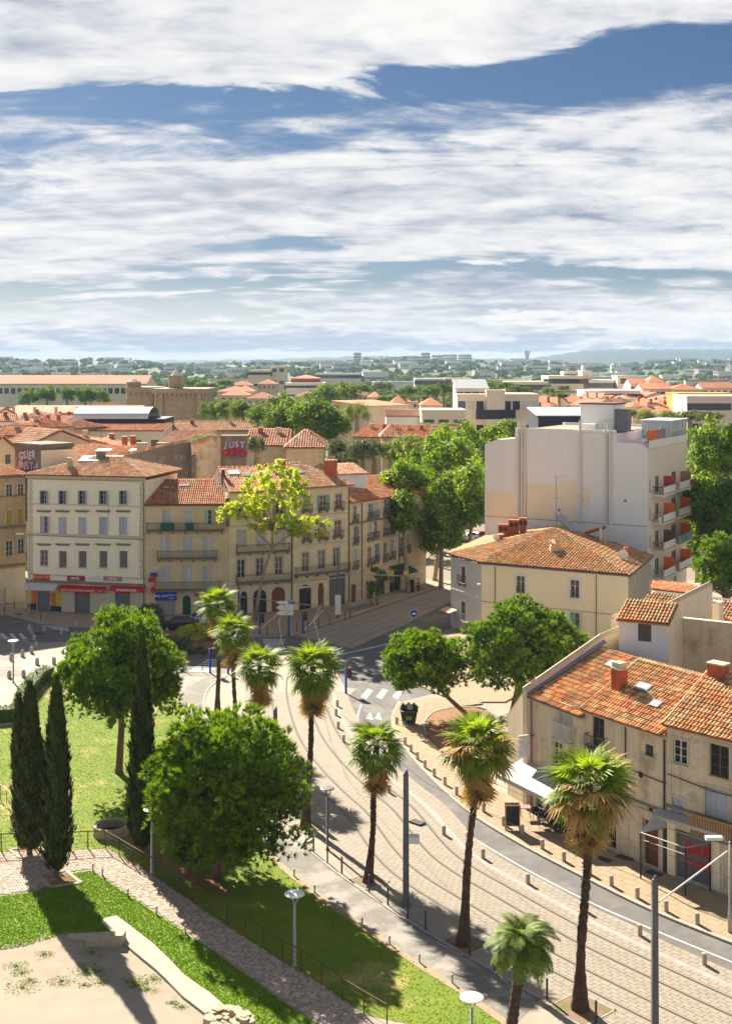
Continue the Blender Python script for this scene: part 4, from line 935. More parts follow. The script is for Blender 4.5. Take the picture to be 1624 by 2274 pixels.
pipe(b4, F, F.L - .1, .2, ze, .06, 'dark_metal')
F = Fac(G(FD, 776, 1341), G(FD, 945, 1296)); ops = []; ze = 12.9
b5 = thing('side_street_house', 'lower stone house with tall narrow shutters running back along the shaded street', 'building', F.pt(F.L / 2, 0))
N_ = dict(sill=False, shutter='shutter_blue')
for x, ys in ((1006, (490, 630, 780)), (1100, (475, 605, 765)), (1140, (465, 595, 745)), (1202, (445, 575, 735)), (1246, (430, 562, 720)), (1305, (420, 545, 700)), (1345, (410, 530, 680))):
    for k, y in enumerate(ys):
        windows(b5, F, FB, [(x, y, .8, (1.9, 2.1, 2.3)[k], ('shut', 'glass', 'half')[(k + x) % 3], N_)], ops)
        u, z = ops[-1][0] + .4, ops[-1][2]; balcony(b5, F, max(.05, u - .6), u + .6, z, .3, .75)
for x0, x1, y0, mt, nm in ((982, 1012, 965, 'shutter_brown', 'door'), (1068, 1090, 930, 'roller_pale', 'roller_shutter'), (1140, 1200, 905, 'glass', 'shop_window'), (1230, 1300, 870, 'glass', 'shop_window')):
    u0, u1, z1_ = span(F, FB, x0, x1, y0); ops.append((u0, u1, zt, max(z1_, 2.4))); infill(b5, F, u0, u1, zt, max(z1_, 2.4), mt, nm, .18)
shell(F, 12, 0, ze, ops).build('wall', m['wall_stone'], b5)
u, z = F.sz(FB, 1100, 545); band(b5, F, z, .22, .28, 'trim_dark'); band(b5, F, F.sz(FB, 1010, 690)[1], .12, .07)
cornice(b5, F, ze, ((0, .12, .12), (.12, .12, .26)), 'trim'); gable(b5, F, 12, ze + .24, 2.1, 'tile', .4, side_walls='wall_tan')
pipe(b5, F, F.sz(FB, 1048, 700)[0], .2, ze, .06, 'dark_metal'); pipe(b5, F, F.sz(FB, 1290, 700)[0], .2, ze, .05, 'dark_metal')
u0, u1, z0_ = span(F, FB, 1225, 1325, 825); slope_awning(b5, F, u0, u1, z0_, z0_ - .8, 2.2, 'door_green')
Fd = Fac(V(E2, 655, 950, 166), V(E2, 840, 960, 168)); d5 = MB(); zt5 = V(E2, 740, 885, 167).z
d5.prism([Fd.pt(0, 0), Fd.pt(Fd.L, 0), Fd.pt(Fd.L, 0, -4), Fd.pt(0, 0, -4)], 12.5, zt5).build('roof_room', m['wall_bluewhite'], b5)
u, z = Fd.sz(E2, 800, 950); window(b5, Fd, u, z - .7, .8, 1.5, 'dark', sill=False)
tile_roof(b5, [Fd.pt(-.2, zt5, .3), Fd.pt(Fd.L + .2, zt5, .3), Fd.pt(Fd.L + .2, zt5 + 1.1, -4.2), Fd.pt(-.2, zt5 + 1.1, -4.2)], 'tile_old', .28, .5)
# --- ochre building at the left edge
F = Fac(G(FD, -90, 1352), G(FD, 57, 1334)); ops = []; ze = 16.3
b0 = thing('ochre_building', 'weathered ochre building cut by the left edge of the picture', 'building', F.pt(F.L / 2, 0))
O_ = dict(surround='trim', sill=True)
windows(b0, F, FA, [(70, 380, .85, 1.6, 'glass', O_), (152, 375, .8, 1.6, 'glass', O_)], ops)
windows(b0, F, FA, [(70, 582, .85, 2.0, 'blind', dict(O_, shutter='yellow_shutter')), (152, 570, .8, 2.0, 'blind', dict(O_, shutter='yellow_shutter'))], ops)
windows(b0, F, FA, [(70, 800, .9, 2.0, 'glass', O_), (155, 785, .85, 2.0, 'glass', O_)], ops)
shell(F, 13, 0, ze, ops).build('wall', m['wall_ochre'], b0)
for y, h_, pr, mt in ((425, .2, .12, 'trim_dark'), (650, .3, .22, 'trim_dark'), (930, .3, .18, 'trim_dark')): band(b0, F, F.sz(FA, 100, y)[1], h_, pr, mt)
MB().box(F.L - 9, F.L - .02, -.06, .02, 0, F.sz(FA, 100, 940)[1], F.M(0, 0)).build('plinth', m['trim'], b0)
cornice(b0, F, ze, ((0, .2, .2), (.2, .16, .42)), 'trim_dark'); gable(b0, F, 14, ze + .36, 2.6, 'tile', .5, 0, 6.0)
u, z = F.sz(FA, 65, 1140); MB().box(-.5, .5, -.4, 0, 0, 1.9, F.M(u, .1)).build('meter_cabinet', m['trim'], b0)
# ------------------------------------------------------------------ yellow corner house with the hipped roof
zy = 8.35
PA, PB, PC, PD = [G(FD, x, y, zy) for x, y in ((1000, 1234), (1068, 1252), (1393, 1280), (1440, 1238))]
PE = Vector((PA.x + (PD.x - PC.x) * 1.1, PA.y + (PD.y - PC.y) * 1.1, zy))
by = thing('yellow_house', 'pale yellow corner house with hipped tile roof behind the two round pines', 'house', ((PB.x + PC.x) / 2, PB.y, 0))
wl = MB()
FL_, FM_, FR_ = Fac(PA, PB), Fac(PB, PC), Fac(PC, PD); opl, opm, opr = [], [], []
wsr = dict(surround='trim_white', sill=False)
windows(by, FL_, FC, [(200, 792, .95, 1.9, 'blind', dict(wsr, shutter='shutter_brown')), (200, 985, 1.0, 2.2, 'glass', dict(wsr, frame='shutter_green'))], opl)
windows(by, FM_, FC, [(503, 846, 1.05, 2.0, 'glass', wsr), (790, 868, 1.05, 2.0, 'glass', wsr), (790, 1040, 1.05, 2.0, 'half', dict(wsr, shutter='shutter_green')), (503, 1015, 1.05, 2.0, 'glass', wsr)], opm)
windows(by, FR_, FC, [(1120, 800, .9, 1.9, 'blind', dict(wsr, shutter='shutter_brown'))], opr)
fwall(wl, FL_, 0, zy, opl); wlm = wl.build('wall', m['wall_grey'], by)
wl = MB(); fwall(wl, FM_, 0, zy, opm); wl.build('wall', m['wall_yellow'], by)
wl = MB(); fwall(wl, FR_, 0, zy, opr); FE_ = Fac(PD, PE); fwall(wl, FE_, 0, zy); fwall(wl, Fac(PE, PA), 0, zy); wl.build('wall', m['wall_tan'], by)
for F, mt in ((FL_, 'trim_white'), (FM_, 'trim_white'), (FR_, 'trim_dark')): cornice(by, F, zy - .12, ((0, .16, .12), (.16, .14, .26)), mt, 0, F.L)
band(by, FL_, FL_.sz(FC, 200, 892)[1], .22, .06, 'trim_white'); band(by, FM_, FM_.sz(FC, 600, 965)[1], .06, .04, 'trim_dark')
for u_, z_ in ((opm[0], 0), (opm[1], 0), (opm[2], 0)): u = (u_[0] + u_[1]) / 2; MB().box(u - .8, u + .8, -.03, .02, u_[2] - .45, u_[2] - .01, FM_.M(0, 0)).build('apron', m['trim_white'], by)
for k in (0, 1, 2): u_ = opm[k]; r_ = MB(); [r_.box(u_[0] + .02 + q * .13, u_[0] + .04 + q * .13, .02, .04, u_[2], u_[2] + .7, FM_.M(0, 0)) for q in range(8)]; r_.box(u_[0], u_[1], .015, .045, u_[2] + .7, u_[2] + .75, FM_.M(0, 0)); r_.build('window_guard', m['frame_dark'], by)
u = (opl[0][0] + opl[0][1]) / 2; balcony(by, FL_, u - .75, u + .75, opl[0][2], .4, .85); u = (opl[1][0] + opl[1][1]) / 2; balcony(by, FL_, u - 1.3, u + 1.2, opl[1][2], .6, .95, 'pale_metal', 'trim')
for x in (370, 905): pipe(by, FM_, FM_.sz(FC, x, 900)[0], .1, zy, .05, 'trim_dark')
AP = V(FC, 690, 545, 149.5); AP2 = AP.lerp((PE + PD) / 2, .35); AP2.z = AP.z
ov_ = lambda p, k=.05: Vector((p.x, p.y, zy + .22)) + (Vector((p.x, p.y, 0)) - Vector((AP.x, AP.y, 0))).normalized() * .45
a, b_, c, d, e_ = [ov_(p) for p in (PA, PB, PC, PD, PE)]
tile_roof(by, [a, b_, AP], 'tile_gold', .36, .52); tile_roof(by, [b_, c, AP], 'tile_gold', .36, .52); tile_roof(by, [c, d, AP2, AP], 'tile_gold', .36, .52); tile_roof(by, [e_, a, AP, AP2], 'tile_gold', .34, .6); tile_roof(by, [d, e_, AP2], 'tile_gold', .34, .6)
ridge(by, [b_, AP], .16, 'tile_gold'); ridge(by, [c, AP, AP2], .16, 'tile_gold'); ridge(by, [a, AP], .14, 'tile_gold')
gm = MB()
for p, q in ((a, b_), (b_, c), (c, d)): gm.tube([p - Vector((0, 0, .1)), q - Vector((0, 0, .1))], .09, 6)
gm.build('gutter', m['grey_metal'], by)
for x, y, w, h in ((413, 585, 1.3, 1.3), (468, 570, 1.3, 1.5), (517, 560, .8, 1.5)): p = V(FC, x, y, 151.5); o = chimney(by, p, w, .8, h, 'brick_red', 0, R(-8), -1.2, 'brick_red'); [MB().box(-.2, .2, -.45, -.41, h - .75, h - .2, Matrix.Translation(p + Vector((dx, 0, 0))) @ Matrix.Rotation(R(-8), 4, 'Z')).build('vent', m['black'], o) for dx in (-.28, .28)]
p = V(FC, 398, 625, 149); chimney(by, p, .6, .5, 1.0, 'brick_red'); dish(by, V(FC, 372, 596, 148.6), .42, R(20))
p = V(FC, 690, 655, 141.5); MB().box(-.65, .65, -.4, .4, -.5, .35, Matrix.Translation(p)).build('dormer', m['trim'], by); MB().tube([p + Vector((-.1, -.3, .1)), p + Vector((-.1, .8, .6))], [.55, .5], 10).build('dormer_hood', m['tile'], by); dish(by, p + Vector((-.8, -.1, .75)), .35, R(40))
for x, y, h in ((928, 640, 2.2), (950, 650, 1.5)): p = V(FC, x, y, 146); MB().tube([p, p + Vector((0, 0, h))], .16, 8).build('flue', m['wall_tan'], by)
dish(by, V(FC, 1043, 690, 139), .62, R(12)); MB().box(-.15, .35, 0, .5, -.6, .9, Matrix.Translation(V(FC, 1060, 690, 139.6))).build('chimney', m['brick_red'], by)
antenna(by, V(FC, 692, 545, 150), 6.5)
MB().add([V(FC, 690, 480, 152), V(FC, 725, 468, 152), V(FC, 805, 545, 149), V(FC, 770, 560, 149), V(FC, 690, 495, 152), V(FC, 725, 483, 152), V(FC, 805, 560, 149), V(FC, 770, 575, 149)], [(0, 1, 2, 3), (7, 6, 5, 4), (0, 3, 7, 4), (1, 5, 6, 2), (2, 6, 7, 3), (0, 4, 5, 1)]).build('roof_hatch', m['zinc'], by)
MB().add([V(FC, 845, 562, 147), V(FC, 950, 530, 147), V(FC, 955, 540, 149), V(FC, 850, 572, 149), V(FC, 845, 570, 147), V(FC, 950, 538, 147), V(FC, 955, 548, 149), V(FC, 850, 580, 149)], [(0, 1, 2, 3), (7, 6, 5, 4), (0, 3, 7, 4), (1, 5, 6, 2), (2, 6, 7, 3), (0, 4, 5, 1)]).build('roof_ledge', m['tile_base'], by)
ld = MB(); p = G(FC, 285, 1100, 5.2); pz = FM_.pt(.15, 6.0); ld.tube([pz, pz + FM_.n * .9 + Vector((0, 0, .25))], .03, 6); ld.build('lamp_bracket', m['grey_metal'], by); MB().lathe([(.05, 0), (.24, .05), (.2, .15), (.04, .2)], 10, pz + FM_.n * 1.0 + Vector((0, 0, .12))).build('wall_lamp', m['lamp_white'], by)
# awning of a terrace at its foot
MB().add([FL_.pt(-.5, 2.3, .2), FL_.pt(1.8, 2.3, .2), FL_.pt(1.8, 2.0, 1.3), FL_.pt(-.5, 2.0, 1.3), FL_.pt(-.5, 2.27, .2), FL_.pt(1.8, 2.27, .2), FL_.pt(1.8, 1.97, 1.3), FL_.pt(-.5, 1.97, 1.3)], [(0, 1, 2, 3), (7, 6, 5, 4), (0, 3, 7, 4), (1, 5, 6, 2), (2, 6, 7, 3)]).build('awning', mat('awning_salmon', (.62, .40, .28), (.56, .36, .25), 1, .8), by)
# ------------------------------------------------------------------ white apartment block
F = Fac((15.6, 163.0), (34.6, 152.2)); bw = thing('white_block', 'tall white apartment block with a blank gable wall and flues behind the yellow house', 'apartment block', F.pt(F.L / 2, 0))
prof = [F.sz(E3, x, y) for x, y in ((62, 695), (96, 662), (212, 656), (216, 603), (868, 625), (870, 682), (1022, 688), (1082, 722))]
prof = [(0.0, 0.0), (0.0, prof[0][1])] + prof[1:7] + [(F.L, prof[7][1]), (F.L, 0.0)]
DW = 17.5; n_ = len(prof); b = MB()
b.add([F.pt(u, z) for u, z in prof] + [F.pt(u, z, -DW) for u, z in prof], [tuple(range(n_))[::-1], tuple(range(n_, 2 * n_))] + [(i, (i + 1) % n_, n_ + (i + 1) % n_, n_ + i) for i in range(n_) if i not in (n_ - 2,)])
b.build('gable_wall', m['wall_white'], bw)
FS = Fac(F.pt(F.L, 0), F.pt(F.L, 0, -DW)); ops = []; ztop = prof[-2][1]
lv = [FS.sz(FC, 1275, y)[1] for y in (346, 484, 628, 772)]
stepf = (lv[0] - lv[3]) / 3; lvs = [lv[0] - k * stepf for k in range(5)]
for k, z in enumerate(lvs):
    ops.append((.5, 1.1, z + .5, z + 1.9)); ops.append((3.0, 4.8, z + .05, z + 2.2)); ops.append((10.4, 12.6, z + .05, z + 2.2))
    window(bw, FS, .8, z + .5, .6, 1.4, 'glass', bars=0); window(bw, FS, 3.9, z + .05, 1.8, 2.15, 'glass', sill=False, bars=0); window(bw, FS, 11.5, z + .05, 2.2, 2.15, 'glass', sill=False, bars=0)
wl = MB(); fwall(wl, FS, 0, ztop, [o for o in ops if o[2] > .2]); wl.build('wall', m['wall_pinkcream'], bw)
for k, z in enumerate(lvs[:4]):
    for u0, u1, j in ((1.8, 6.8, 0), (8.8, 14.6, 1)):
        o = MB().box(u0, u1, -1.5, -.003, z - .2, z, FS.M(0, 0)).build('balcony', m['wall_pinkcream'], bw)
        MB().box(u0, u1, -1.5, -1.42, z + .15, z + 1.0, FS.M(0, 0)).build('parapet_panel', m['wall_pale'], o); bs = MB().box(u0, u0 + .05, -1.42, -.003, z + .9, z + 1.0, FS.M(0, 0))
        for q in range(9): bs.box(u0 + .01, u0 + .04, -1.40 + q * .155, -1.38 + q * .155, z, z + .9, FS.M(0, 0))
        bs.build('railing', m['navy' if k == 0 and j == 0 else ('screen_red' if k == 2 and j == 0 else 'pale_metal')], o)
        MB().box(u1 - .06, u1 - .02, -1.4, -.01, z + .02, z + 2.0, FS.M(0, 0)).build('privacy_screen', m[('screen_red', 'screen_orange', 'shutter_brown', 'screen_orange')[k] if j == 0 else ('wood', 'screen_orange', 'screen_orange', 'screen_orange')[k]], o)
o = MB().box(8.9, 14.5, -1.56, -1.51, lvs[2] + .2, lvs[2] + .95, FS.M(0, 0)).build('balcony_cloth', m['teal'], bw)
MB().box(13.6, 14.4, -1.58, -1.53, lvs[0] + .3, lvs[0] + .9, FS.M(0, 0)).build('balcony_cloth', m['red'], bw)
MB().box(1.6, 2.5, -1.2, -.8, lvs[1] + .02, lvs[1] + .7, FS.M(0, 0)).build('air_conditioner', m['lamp_white'], bw)
band(bw, FS, ztop - 1.3, 1.2, .10, 'wall_pinkcream')
# terrace level, parapet, screens and veranda
MB().box(.3, DW - .2, -.12, -.02, ztop - .02, ztop + .95, FS.M(0, 0)).build('terrace_parapet', m['wall_pale'], bw)
zt_ = prof[6][1]
MB().box(1.6, 6.2, .6, .66, zt_ + .02, zt_ + 1.5, FS.M(0, 0)).build('terrace_screen', m['screen_orange'], bw); MB().box(6.4, 9.6, .6, .66, zt_ + .02, zt_ + 1.5, FS.M(0, 0)).build('terrace_screen', m['screen_mauve'], bw)
for u in (.6, 6.3): MB().box(-.9, .9, -.06, .06, -.08, .08, FS.M(u, zt_ + 1.5, -.4) @ Matrix.Rotation(R(-35), 4, 'Y')).box(-.09, .09, -.06, .06, -1.4, -.1, FS.M(u - .3, zt_ + 1.5, -.4)).build('folding_arm', m['teal'], bw)
vr = MB(); vr.box(11.0, DW + 1.0, .3, 4.2, zt_, zt_ + 2.3, FS.M(0, 0)); o = vr.build('veranda', m['glass_sky'], bw); MB().box(10.8, DW + 1.2, .1, 4.4, zt_ + 2.3, zt_ + 2.42, FS.M(0, 0)).build('veranda_roof', m['zinc_pale'], o); vf = MB()
for q in range(5): vf.box(11.0 + q * (DW - 10) / 4 - .04, 11.0 + q * (DW - 10) / 4 + .04, .24, .296, zt_, zt_ + 2.3, FS.M(0, 0))
vf.box(11.0, DW + 1.0, .24, .296, zt_ + 1.0, zt_ + 1.1, FS.M(0, 0)).build('veranda_frame', m['frame_white'], o)
# flues, patches of yellowed paint, roof plant
for x, yb in ((240, 1700), (262, 1700), (280, 1700), (640, 1680), (808, 1690), (834, 1690)):
    u, z = F.sz(E3, x, 602); zb = F.sz(E3, x, 1150)[1] - 1.2; o = MB().tube([F.pt(u, zb, .2), F.pt(u, z + 1.2, .2)], .17, 8).build('flue', m['trim_white'], bw); MB().box(-.22, .22, -.25, .02, z + 1.2 - zb, z + 1.3 - zb, F.M(u, zb)).build('flue_cap', m['zinc'], o)
for x0, x1, y0, y1 in ((30, 218, 1003, 1180), (286, 490, 958, 1180), (500, 612, 935, 1180), (650, 700, 975, 1100)):
    u0, zb = F.sz(E3, x0, y1); u1, za = F.sz(E3, x1, y0); MB().box(max(u0, .02), u1, -.012, -.002, zb, za, F.M(0, 0)).build('paint_patch', m['wall_patch'], bw)
band(bw, F, F.sz(E3, 560, 1165)[1] - .6, .07, .02, 'trim_dark')
for x, y in ((632, 1030), (500, 1120), (930, 1060)): u, z = F.sz(E3, x, y); MB().box(-.14, .14, -.03, -.002, -.16, .16, F.M(u, z)).build('wall_vent', m['grey_metal'], bw)
zr = prof[4][1]; ro_ = MB(); uA, uB = prof[3 + 1][0], prof[5][0]
MB().box(prof[4][0] + .3, prof[5][0] - .3, .3, DW - .3, zr + .002, zr + .05, F.M(0, 0)).build('flat_roof', m['sand'], bw)
pr_ = MB(); pr_.box(prof[4][0], prof[5][0], .0, .25, zr - .02, zr + .35, F.M(0, 0)); pr_.build('roof_parapet', m['wall_white'], bw); MB().box(prof[4][0], prof[5][0], DW - .25, DW, zr - .02, zr + .35, F.M(0, 0)).build('roof_parapet', m['wall_white'], bw)
u0, _ = F.sz(E3, 540, 590); u1, _ = F.sz(E3, 770, 590); MB().box(u0 + .6, u1 + .4, 4.0, 8.5, zr, zr + 3.4, F.M(0, 0)).build('lift_house', m['wall_white'], bw); MB().box(u0 + .45, u1 + .55, 3.85, 8.65, zr + 3.4, zr + 3.6, F.M(0, 0)).build('lift_house_roof', m['rust'], bw)
o = MB(); u, _ = F.sz(E3, 840, 540); o.box(u - .6, u + 1.1, 3, 4.4, zr + .06, zr + 2.9, F.M(0, 0)).build('vent_unit', m['grey_metal'], bw)
MB().box(u - 4.4, u - 2.6, 1.4, 2.6, zr + .06, zr + 1.0, F.M(0, 0)).build('chimney', m['wall_pale'], bw)
# ------------------------------------------------------------------ old terrace on the right
Q1, Q2, Q3, Q4 = G(FD, 1179, 1800), G(FD, 1298, 1862), G(FD, 1479, 1943), G(FD, 1800, 2052)
def house_front(F, ops, z1, material, root, dep=9):
    shell(F, dep, 0, z1, ops).build('wall', m[material], root)
F1_ = Fac(Q1, Q2); F2_ = Fac(Q2, Q3); F3_ = Fac(Q3, Q4); o1, o2, o3 = [], [], []
r1 = thing('gable_house', 'sunlit stone house with sloping gable parapet above the cafe awning', 'house', F1_.pt(F1_.L / 2, 0))
OL = dict(sill=True, shutter='shutter_grey', surround='trim')
windows(r1, F1_, F3, [(540, 862, 1.0, 1.9, 'shut', OL), (492, 1085, 1.0, 1.7, 'glass', OL)], o1)
u0, u1, z1_ = .5, F1_.L - .6, 2.7; o1.append((u0, u1, .13, z1_)); infill(r1, F1_, u0, u1, .13, z1_, 'glass', 'shop_window', .2)
house_front(F1_, o1, 7.85, 'wall_old', r1, 6.5)
balcony(r1, F1_, (o1[0][0] + o1[0][1]) / 2 - 1.0, (o1[0][0] + o1[0][1]) / 2 + 1.0, o1[0][2] - .3, .45, 1.05, 'trim_white', 'trim', .09)
pipe(r1, F1_, .05, .2, 7.9, .07, 'screen_mauve'); cornice(r1, F1_, 7.72, ((0, .13, .14), (.13, .12, .26)), 'trim', 0, F1_.L)
ea = [F1_.pt(0, 8.0, .35), F1_.pt(F1_.L, 8.0, .35), F1_.pt(F1_.L, 10.75, -6.3), F1_.pt(0, 10.75, -6.3)]
tile_roof(r1, ea, 'tile_gold', .25, .44, 300); skylight(r1, ea, ea[3], 2.9, 5.2, .9, .75)
MB().box(0, F1_.L, -.42, -.36, 7.93, 8.02, F1_.M(0, 0)).build('gutter', m['grey_metal'], r1)
# gable parapet and the raked wall stepping down to the left
gp = [F1_.pt(-.2, 8.35, .45), F1_.pt(-.2, 11.35, -6.4), F1_.pt(-.2, 11.9, -9), F1_.pt(-.2, 14.2, -17)]
gb = MB(); nd = F1_.d * .22
for a, c in zip(gp, gp[1:]):
    lo = lambda p: Vector((p.x, p.y, 0)); gb.add([lo(a) - nd, lo(c) - nd, lo(c) + nd, lo(a) + nd, a - nd, c - nd, c + nd, a + nd], [(3, 2, 1, 0), (4, 5, 6, 7), (0, 1, 5, 4), (1, 2, 6, 5), (2, 3, 7, 6), (3, 0, 4, 7)])
gb.build('gable_parapet', m['wall_gable'], r1)
QW = G(F3, 165, 1350); FW = Fac(QW, Q1); zl, zr_ = FW.sz(F3, 185, 850)[1], 8.9
tk = -FW.n * .5; pts_ = [FW.pt(0, 0), FW.pt(FW.L - .0, 0), FW.pt(FW.L, zr_), FW.pt(0, zl)]
MB().add(pts_ + [p + tk for p in pts_], [(0, 1, 2, 3), (7, 6, 5, 4), (0, 4, 5, 1), (1, 5, 6, 2), (2, 6, 7, 3), (3, 7, 4, 0)]).build('raked_wall', m['wall_gable'], r1)
cpm = MB()
for a, c in [(FW.pt(0, zl + .05, -.25), FW.pt(FW.L, zr_ + .05, -.25))] + [(p + Vector((0, 0, .05)), q + Vector((0, 0, .05))) for p, q in zip(gp, gp[1:])]:
    cpm.tube([a, c], .26, 6)
cpm.build('coping', m['trim'], r1)
lm = MB(); lm.add([gp[0] + nd * 1.05 + Vector((0, 0, -.1)), gp[1] + nd * 1.05 + Vector((0, 0, -.1)), gp[1] + nd * 2.6 + Vector((0, 0, -.28)), gp[0] + nd * 2.6 + Vector((0, 0, -.10))], [(0, 1, 2, 3)]); lm.build('lead_flashing', mat('lead', (.22, .24, .34), (.18, .20, .29), 2, .6), r1)
p = F1_.pt(-.2, 12.0, -8.2); dish(r1, p + Vector((-.3, -.3, .5)), .5, R(25))
o, u, z, w, h = board(r1, F1_, F3, 283, 330, 1136, 1210, 'red', .0); bpy.data.objects.remove(o)
sg = MB().box(-.05, .05, -1.25, -.35, -.75, .75, F1_.M(.25, 4.7)).build('projecting_sign', m['lamp_white'], r1); MB().box(-.062, -.051, -1.2, -.4, -.1, .7, F1_.M(.25, 4.7)).build('sign_face', m['red'], sg); MB().box(-.062, -.051, -1.2, -.4, -.7, -.35, F1_.M(.25, 4.7)).build('sign_face', m['orange'], sg); MB().box(-.03, .03, -.35, 0, .6, .66, F1_.M(.25, 4.7)).build('bracket', m['dark_metal'], sg)
slope_awning(r1, F1_, -.9, F1_.L - .2, 3.45, 2.7, 2.3, 'awning_white', 'awning', .3)
# attic room rising from its roof
A_, Bq = G(F3, 888, 400, 10.75), G(F3, 1212, 448, 10.6); FDm = Fac(A_, Bq); zdt = FDm.sz(F3, 890, 205)[1]; od = []
windows(r1, FDm, F3, [(1055, 288, .95, 1.35, 'dark', dict(sill=False, frame='frame_dark'))], od)
wl = MB(); fwall(wl, FDm, 8.2, zdt, od); wl.build('attic_wall', m['wall_bluewhite'], r1)
FDs = Fac(FDm.pt(FDm.L, 0), FDm.pt(FDm.L, 0, -4.2)); wl = MB(); fwall(wl, FDs, 7.6, zdt); wl.add([FDs.pt(0, zdt), FDs.pt(4.2, zdt), FDs.pt(4.2, zdt + .5), FDs.pt(2.6, zdt + .85)], [(0, 1, 2, 3)]); fwall(wl, Fac(FDm.pt(FDm.L, 0, -4.2), FDm.pt(0, 0, -4.2)), 7.6, zdt + .5); fwall(wl, Fac(FDm.pt(0, 0, -4.2), FDm.pt(0, 0)), 8, zdt); wl.build('attic_wall', m['wall_gable'], r1)
dr = [FDm.pt(-.15, zdt + .02, .3), FDm.pt(FDm.L + .1, zdt + .02, .3), FDm.pt(FDm.L + .1, zdt + .95, -2.6), FDm.pt(-.15, zdt + .95, -2.6)]; tile_roof(r1, dr, 'tile_gold', .25, .44)
MB().box(-.1, FDm.L + .1, -.28, -.02, zdt - .12, zdt - .0, FDm.M(0, 0)).build('eave_board', m['wood'], r1)
r2 = thing('stained_house', 'stained plaster house with low tiled roof and brick chimney, middle of the old terrace', 'house', F2_.pt(F2_.L / 2, 0))
windows(r2, F2_, F3, [(755, 935, 1.05, 2.0, 'glass', dict(sill=False, frame='frame_dark')), (1085, 1057, .65, .7, 'dark', dict(frame='frame_dark'))], o2)
ud0, _ = F2_.sz(F6, 805, 250); ud1, _ = F2_.sz(F6, 870, 250); o2.append((ud0, ud1, .13, 3.2)); infill(r2, F2_, ud0, ud1, .13, 3.2, 'black', 'doorway', .35)
ud0, zd1 = F2_.sz(F6, 1045, 240); ud1, _ = F2_.sz(F6, 1150, 290); o2.append((ud0, ud1, .13, 2.9)); infill(r2, F2_, ud0, ud1, .13, 2.9, 'shutter_brown', 'door', .35)
house_front(F2_, o2, 8.35, 'wall_old', r2, 10)
for q in (ud0 - .35, ud1 + .003): MB().box(q, q + .345, -.08, .02, .13, 3.1, F2_.M(0, 0)).build('door_jamb', m['trim'], r2)
MB().box(ud0 - .5, ud1 + .5, -.16, .02, 3.1, 3.5, F2_.M(0, 0)).build('door_lintel', m['trim'], r2)
for x, y in ((1030, 1215), (1095, 1432)): u, z = F2_.sz(F3, x, y); MB().tube([F2_.pt(u, z, .01), F2_.pt(u, z, -.15)], .2, 12).build('air_hole', m['black'], r2)
balcony(r2, F2_, (o2[0][0] + o2[0][1]) / 2 - .8, (o2[0][0] + o2[0][1]) / 2 + .8, o2[0][2] - .05, .5, .8); fl_ = MB()
cornice(r2, F2_, 8.25, ((0, .14, .12), (.14, .12, .28)), 'trim', 0, F2_.L); band(r2, F2_, 3.75, .14, .1, 'trim_dark'); pipe(r2, F2_, F2_.L - .15, .2, 8.2, .07, 'dark_metal'); pipe(r2, F2_, F2_.sz(F3, 935, 900)[0], 6.3, 8.2, .05, 'dark_metal')
cb_ = MB(); zc0 = F2_.sz(F3, 1000, 1190)[1]; cb_.tube([F2_.pt(.2, zc0 + .35, .08), F2_.pt(F2_.L * .5, zc0, .08), F2_.pt(F2_.L, zc0 - .1, .08)], .035, 5).build('cable', m['dark_metal'], r2)
ea2 = [F2_.pt(0, 8.5, .38), F2_.pt(F2_.L, 8.5, .38), F2_.pt(F2_.L, 11.05, -5.0), F2_.pt(0, 11.05, -5.0)]
tile_roof(r2, ea2, 'tile_gold', .25, .44, 300); ridge(r2, [ea2[3], ea2[2]], .2, 'tile_gold'); ridge(r2, [ea2[0] + Vector((0, 0, .05)), ea2[3]], .16, 'tile_gold')
MB().add([ea2[3], ea2[2], ea2[2] - Vector((0, 0, 3)), ea2[3] - Vector((0, 0, 3))], [(0, 1, 2, 3)]).build('back_wall', m['wall_gable'], r2)
skylight(r2, ea2, ea2[3], 2.6, 3.0, 1.1, .8); skylight(r2, ea2, ea2[3], 4.6, 2.0, .8, .6)
p = F2_.pt(.9, 9.9, -2.2); o = chimney(r2, p, .75, .75, 1.1, 'brick_red', 0, F2_.ang, -.9); MB().box(-.34, .34, -.34, .34, 1.2, 1.55, Matrix.Translation(p) @ Matrix.Rotation(F2_.ang, 4, 'Z')).build('chimney_top', m['trim'], o)
r3 = thing('shutter_shop_house', 'right hand stone house with graffiti on its roller shutter and a slatted wooden balcony', 'house', F3_.pt(2, 0))
windows(r3, F3_, F3, [(1285, 1068, .95, 1.45, 'glass', dict(OL, frame='frame_white')), (1540, 1128, 1.25, 1.9, 'glass', dict(OL, frame='shutter_brown')), (1272, 1437, .8, 1.25, 'shut', dict(OL, shutter='shutter_blue')), (1520, 1450, 1.5, 2.6, 'shut', dict(OL, shutter='shutter_blue'))], o3)
u0, z1_ = F3_.sz(F6, 1255, 300); u1, _ = F3_.sz(F6, 1490, 380); o3.append((u0, u1, .13, 3.0)); rs = infill(r3, F3_, u0, u1, .13, 3.0, 'roller', 'roller_shutter', .2, 22)
text(rs, 'BAR', F3_, (u0 + u1) / 2 + .1, 2.0, 1.0, 'red', -.15, .2, .03, 'graffiti'); text(rs, 'TWIN', F3_, (u0 + u1) / 2 + .2, 1.1, .7, 'red', -.15, .15, .02, 'graffiti')
house_front(F3_, o3, 9.05, 'wall_old2', r3, 10)
for q in (u0 - .55, u1 + .003): MB().box(q, q + .545, -.06, .02, .13, 3.3, F3_.M(0, 0)).build('shop_pier', m['wall_yellow'], r3)
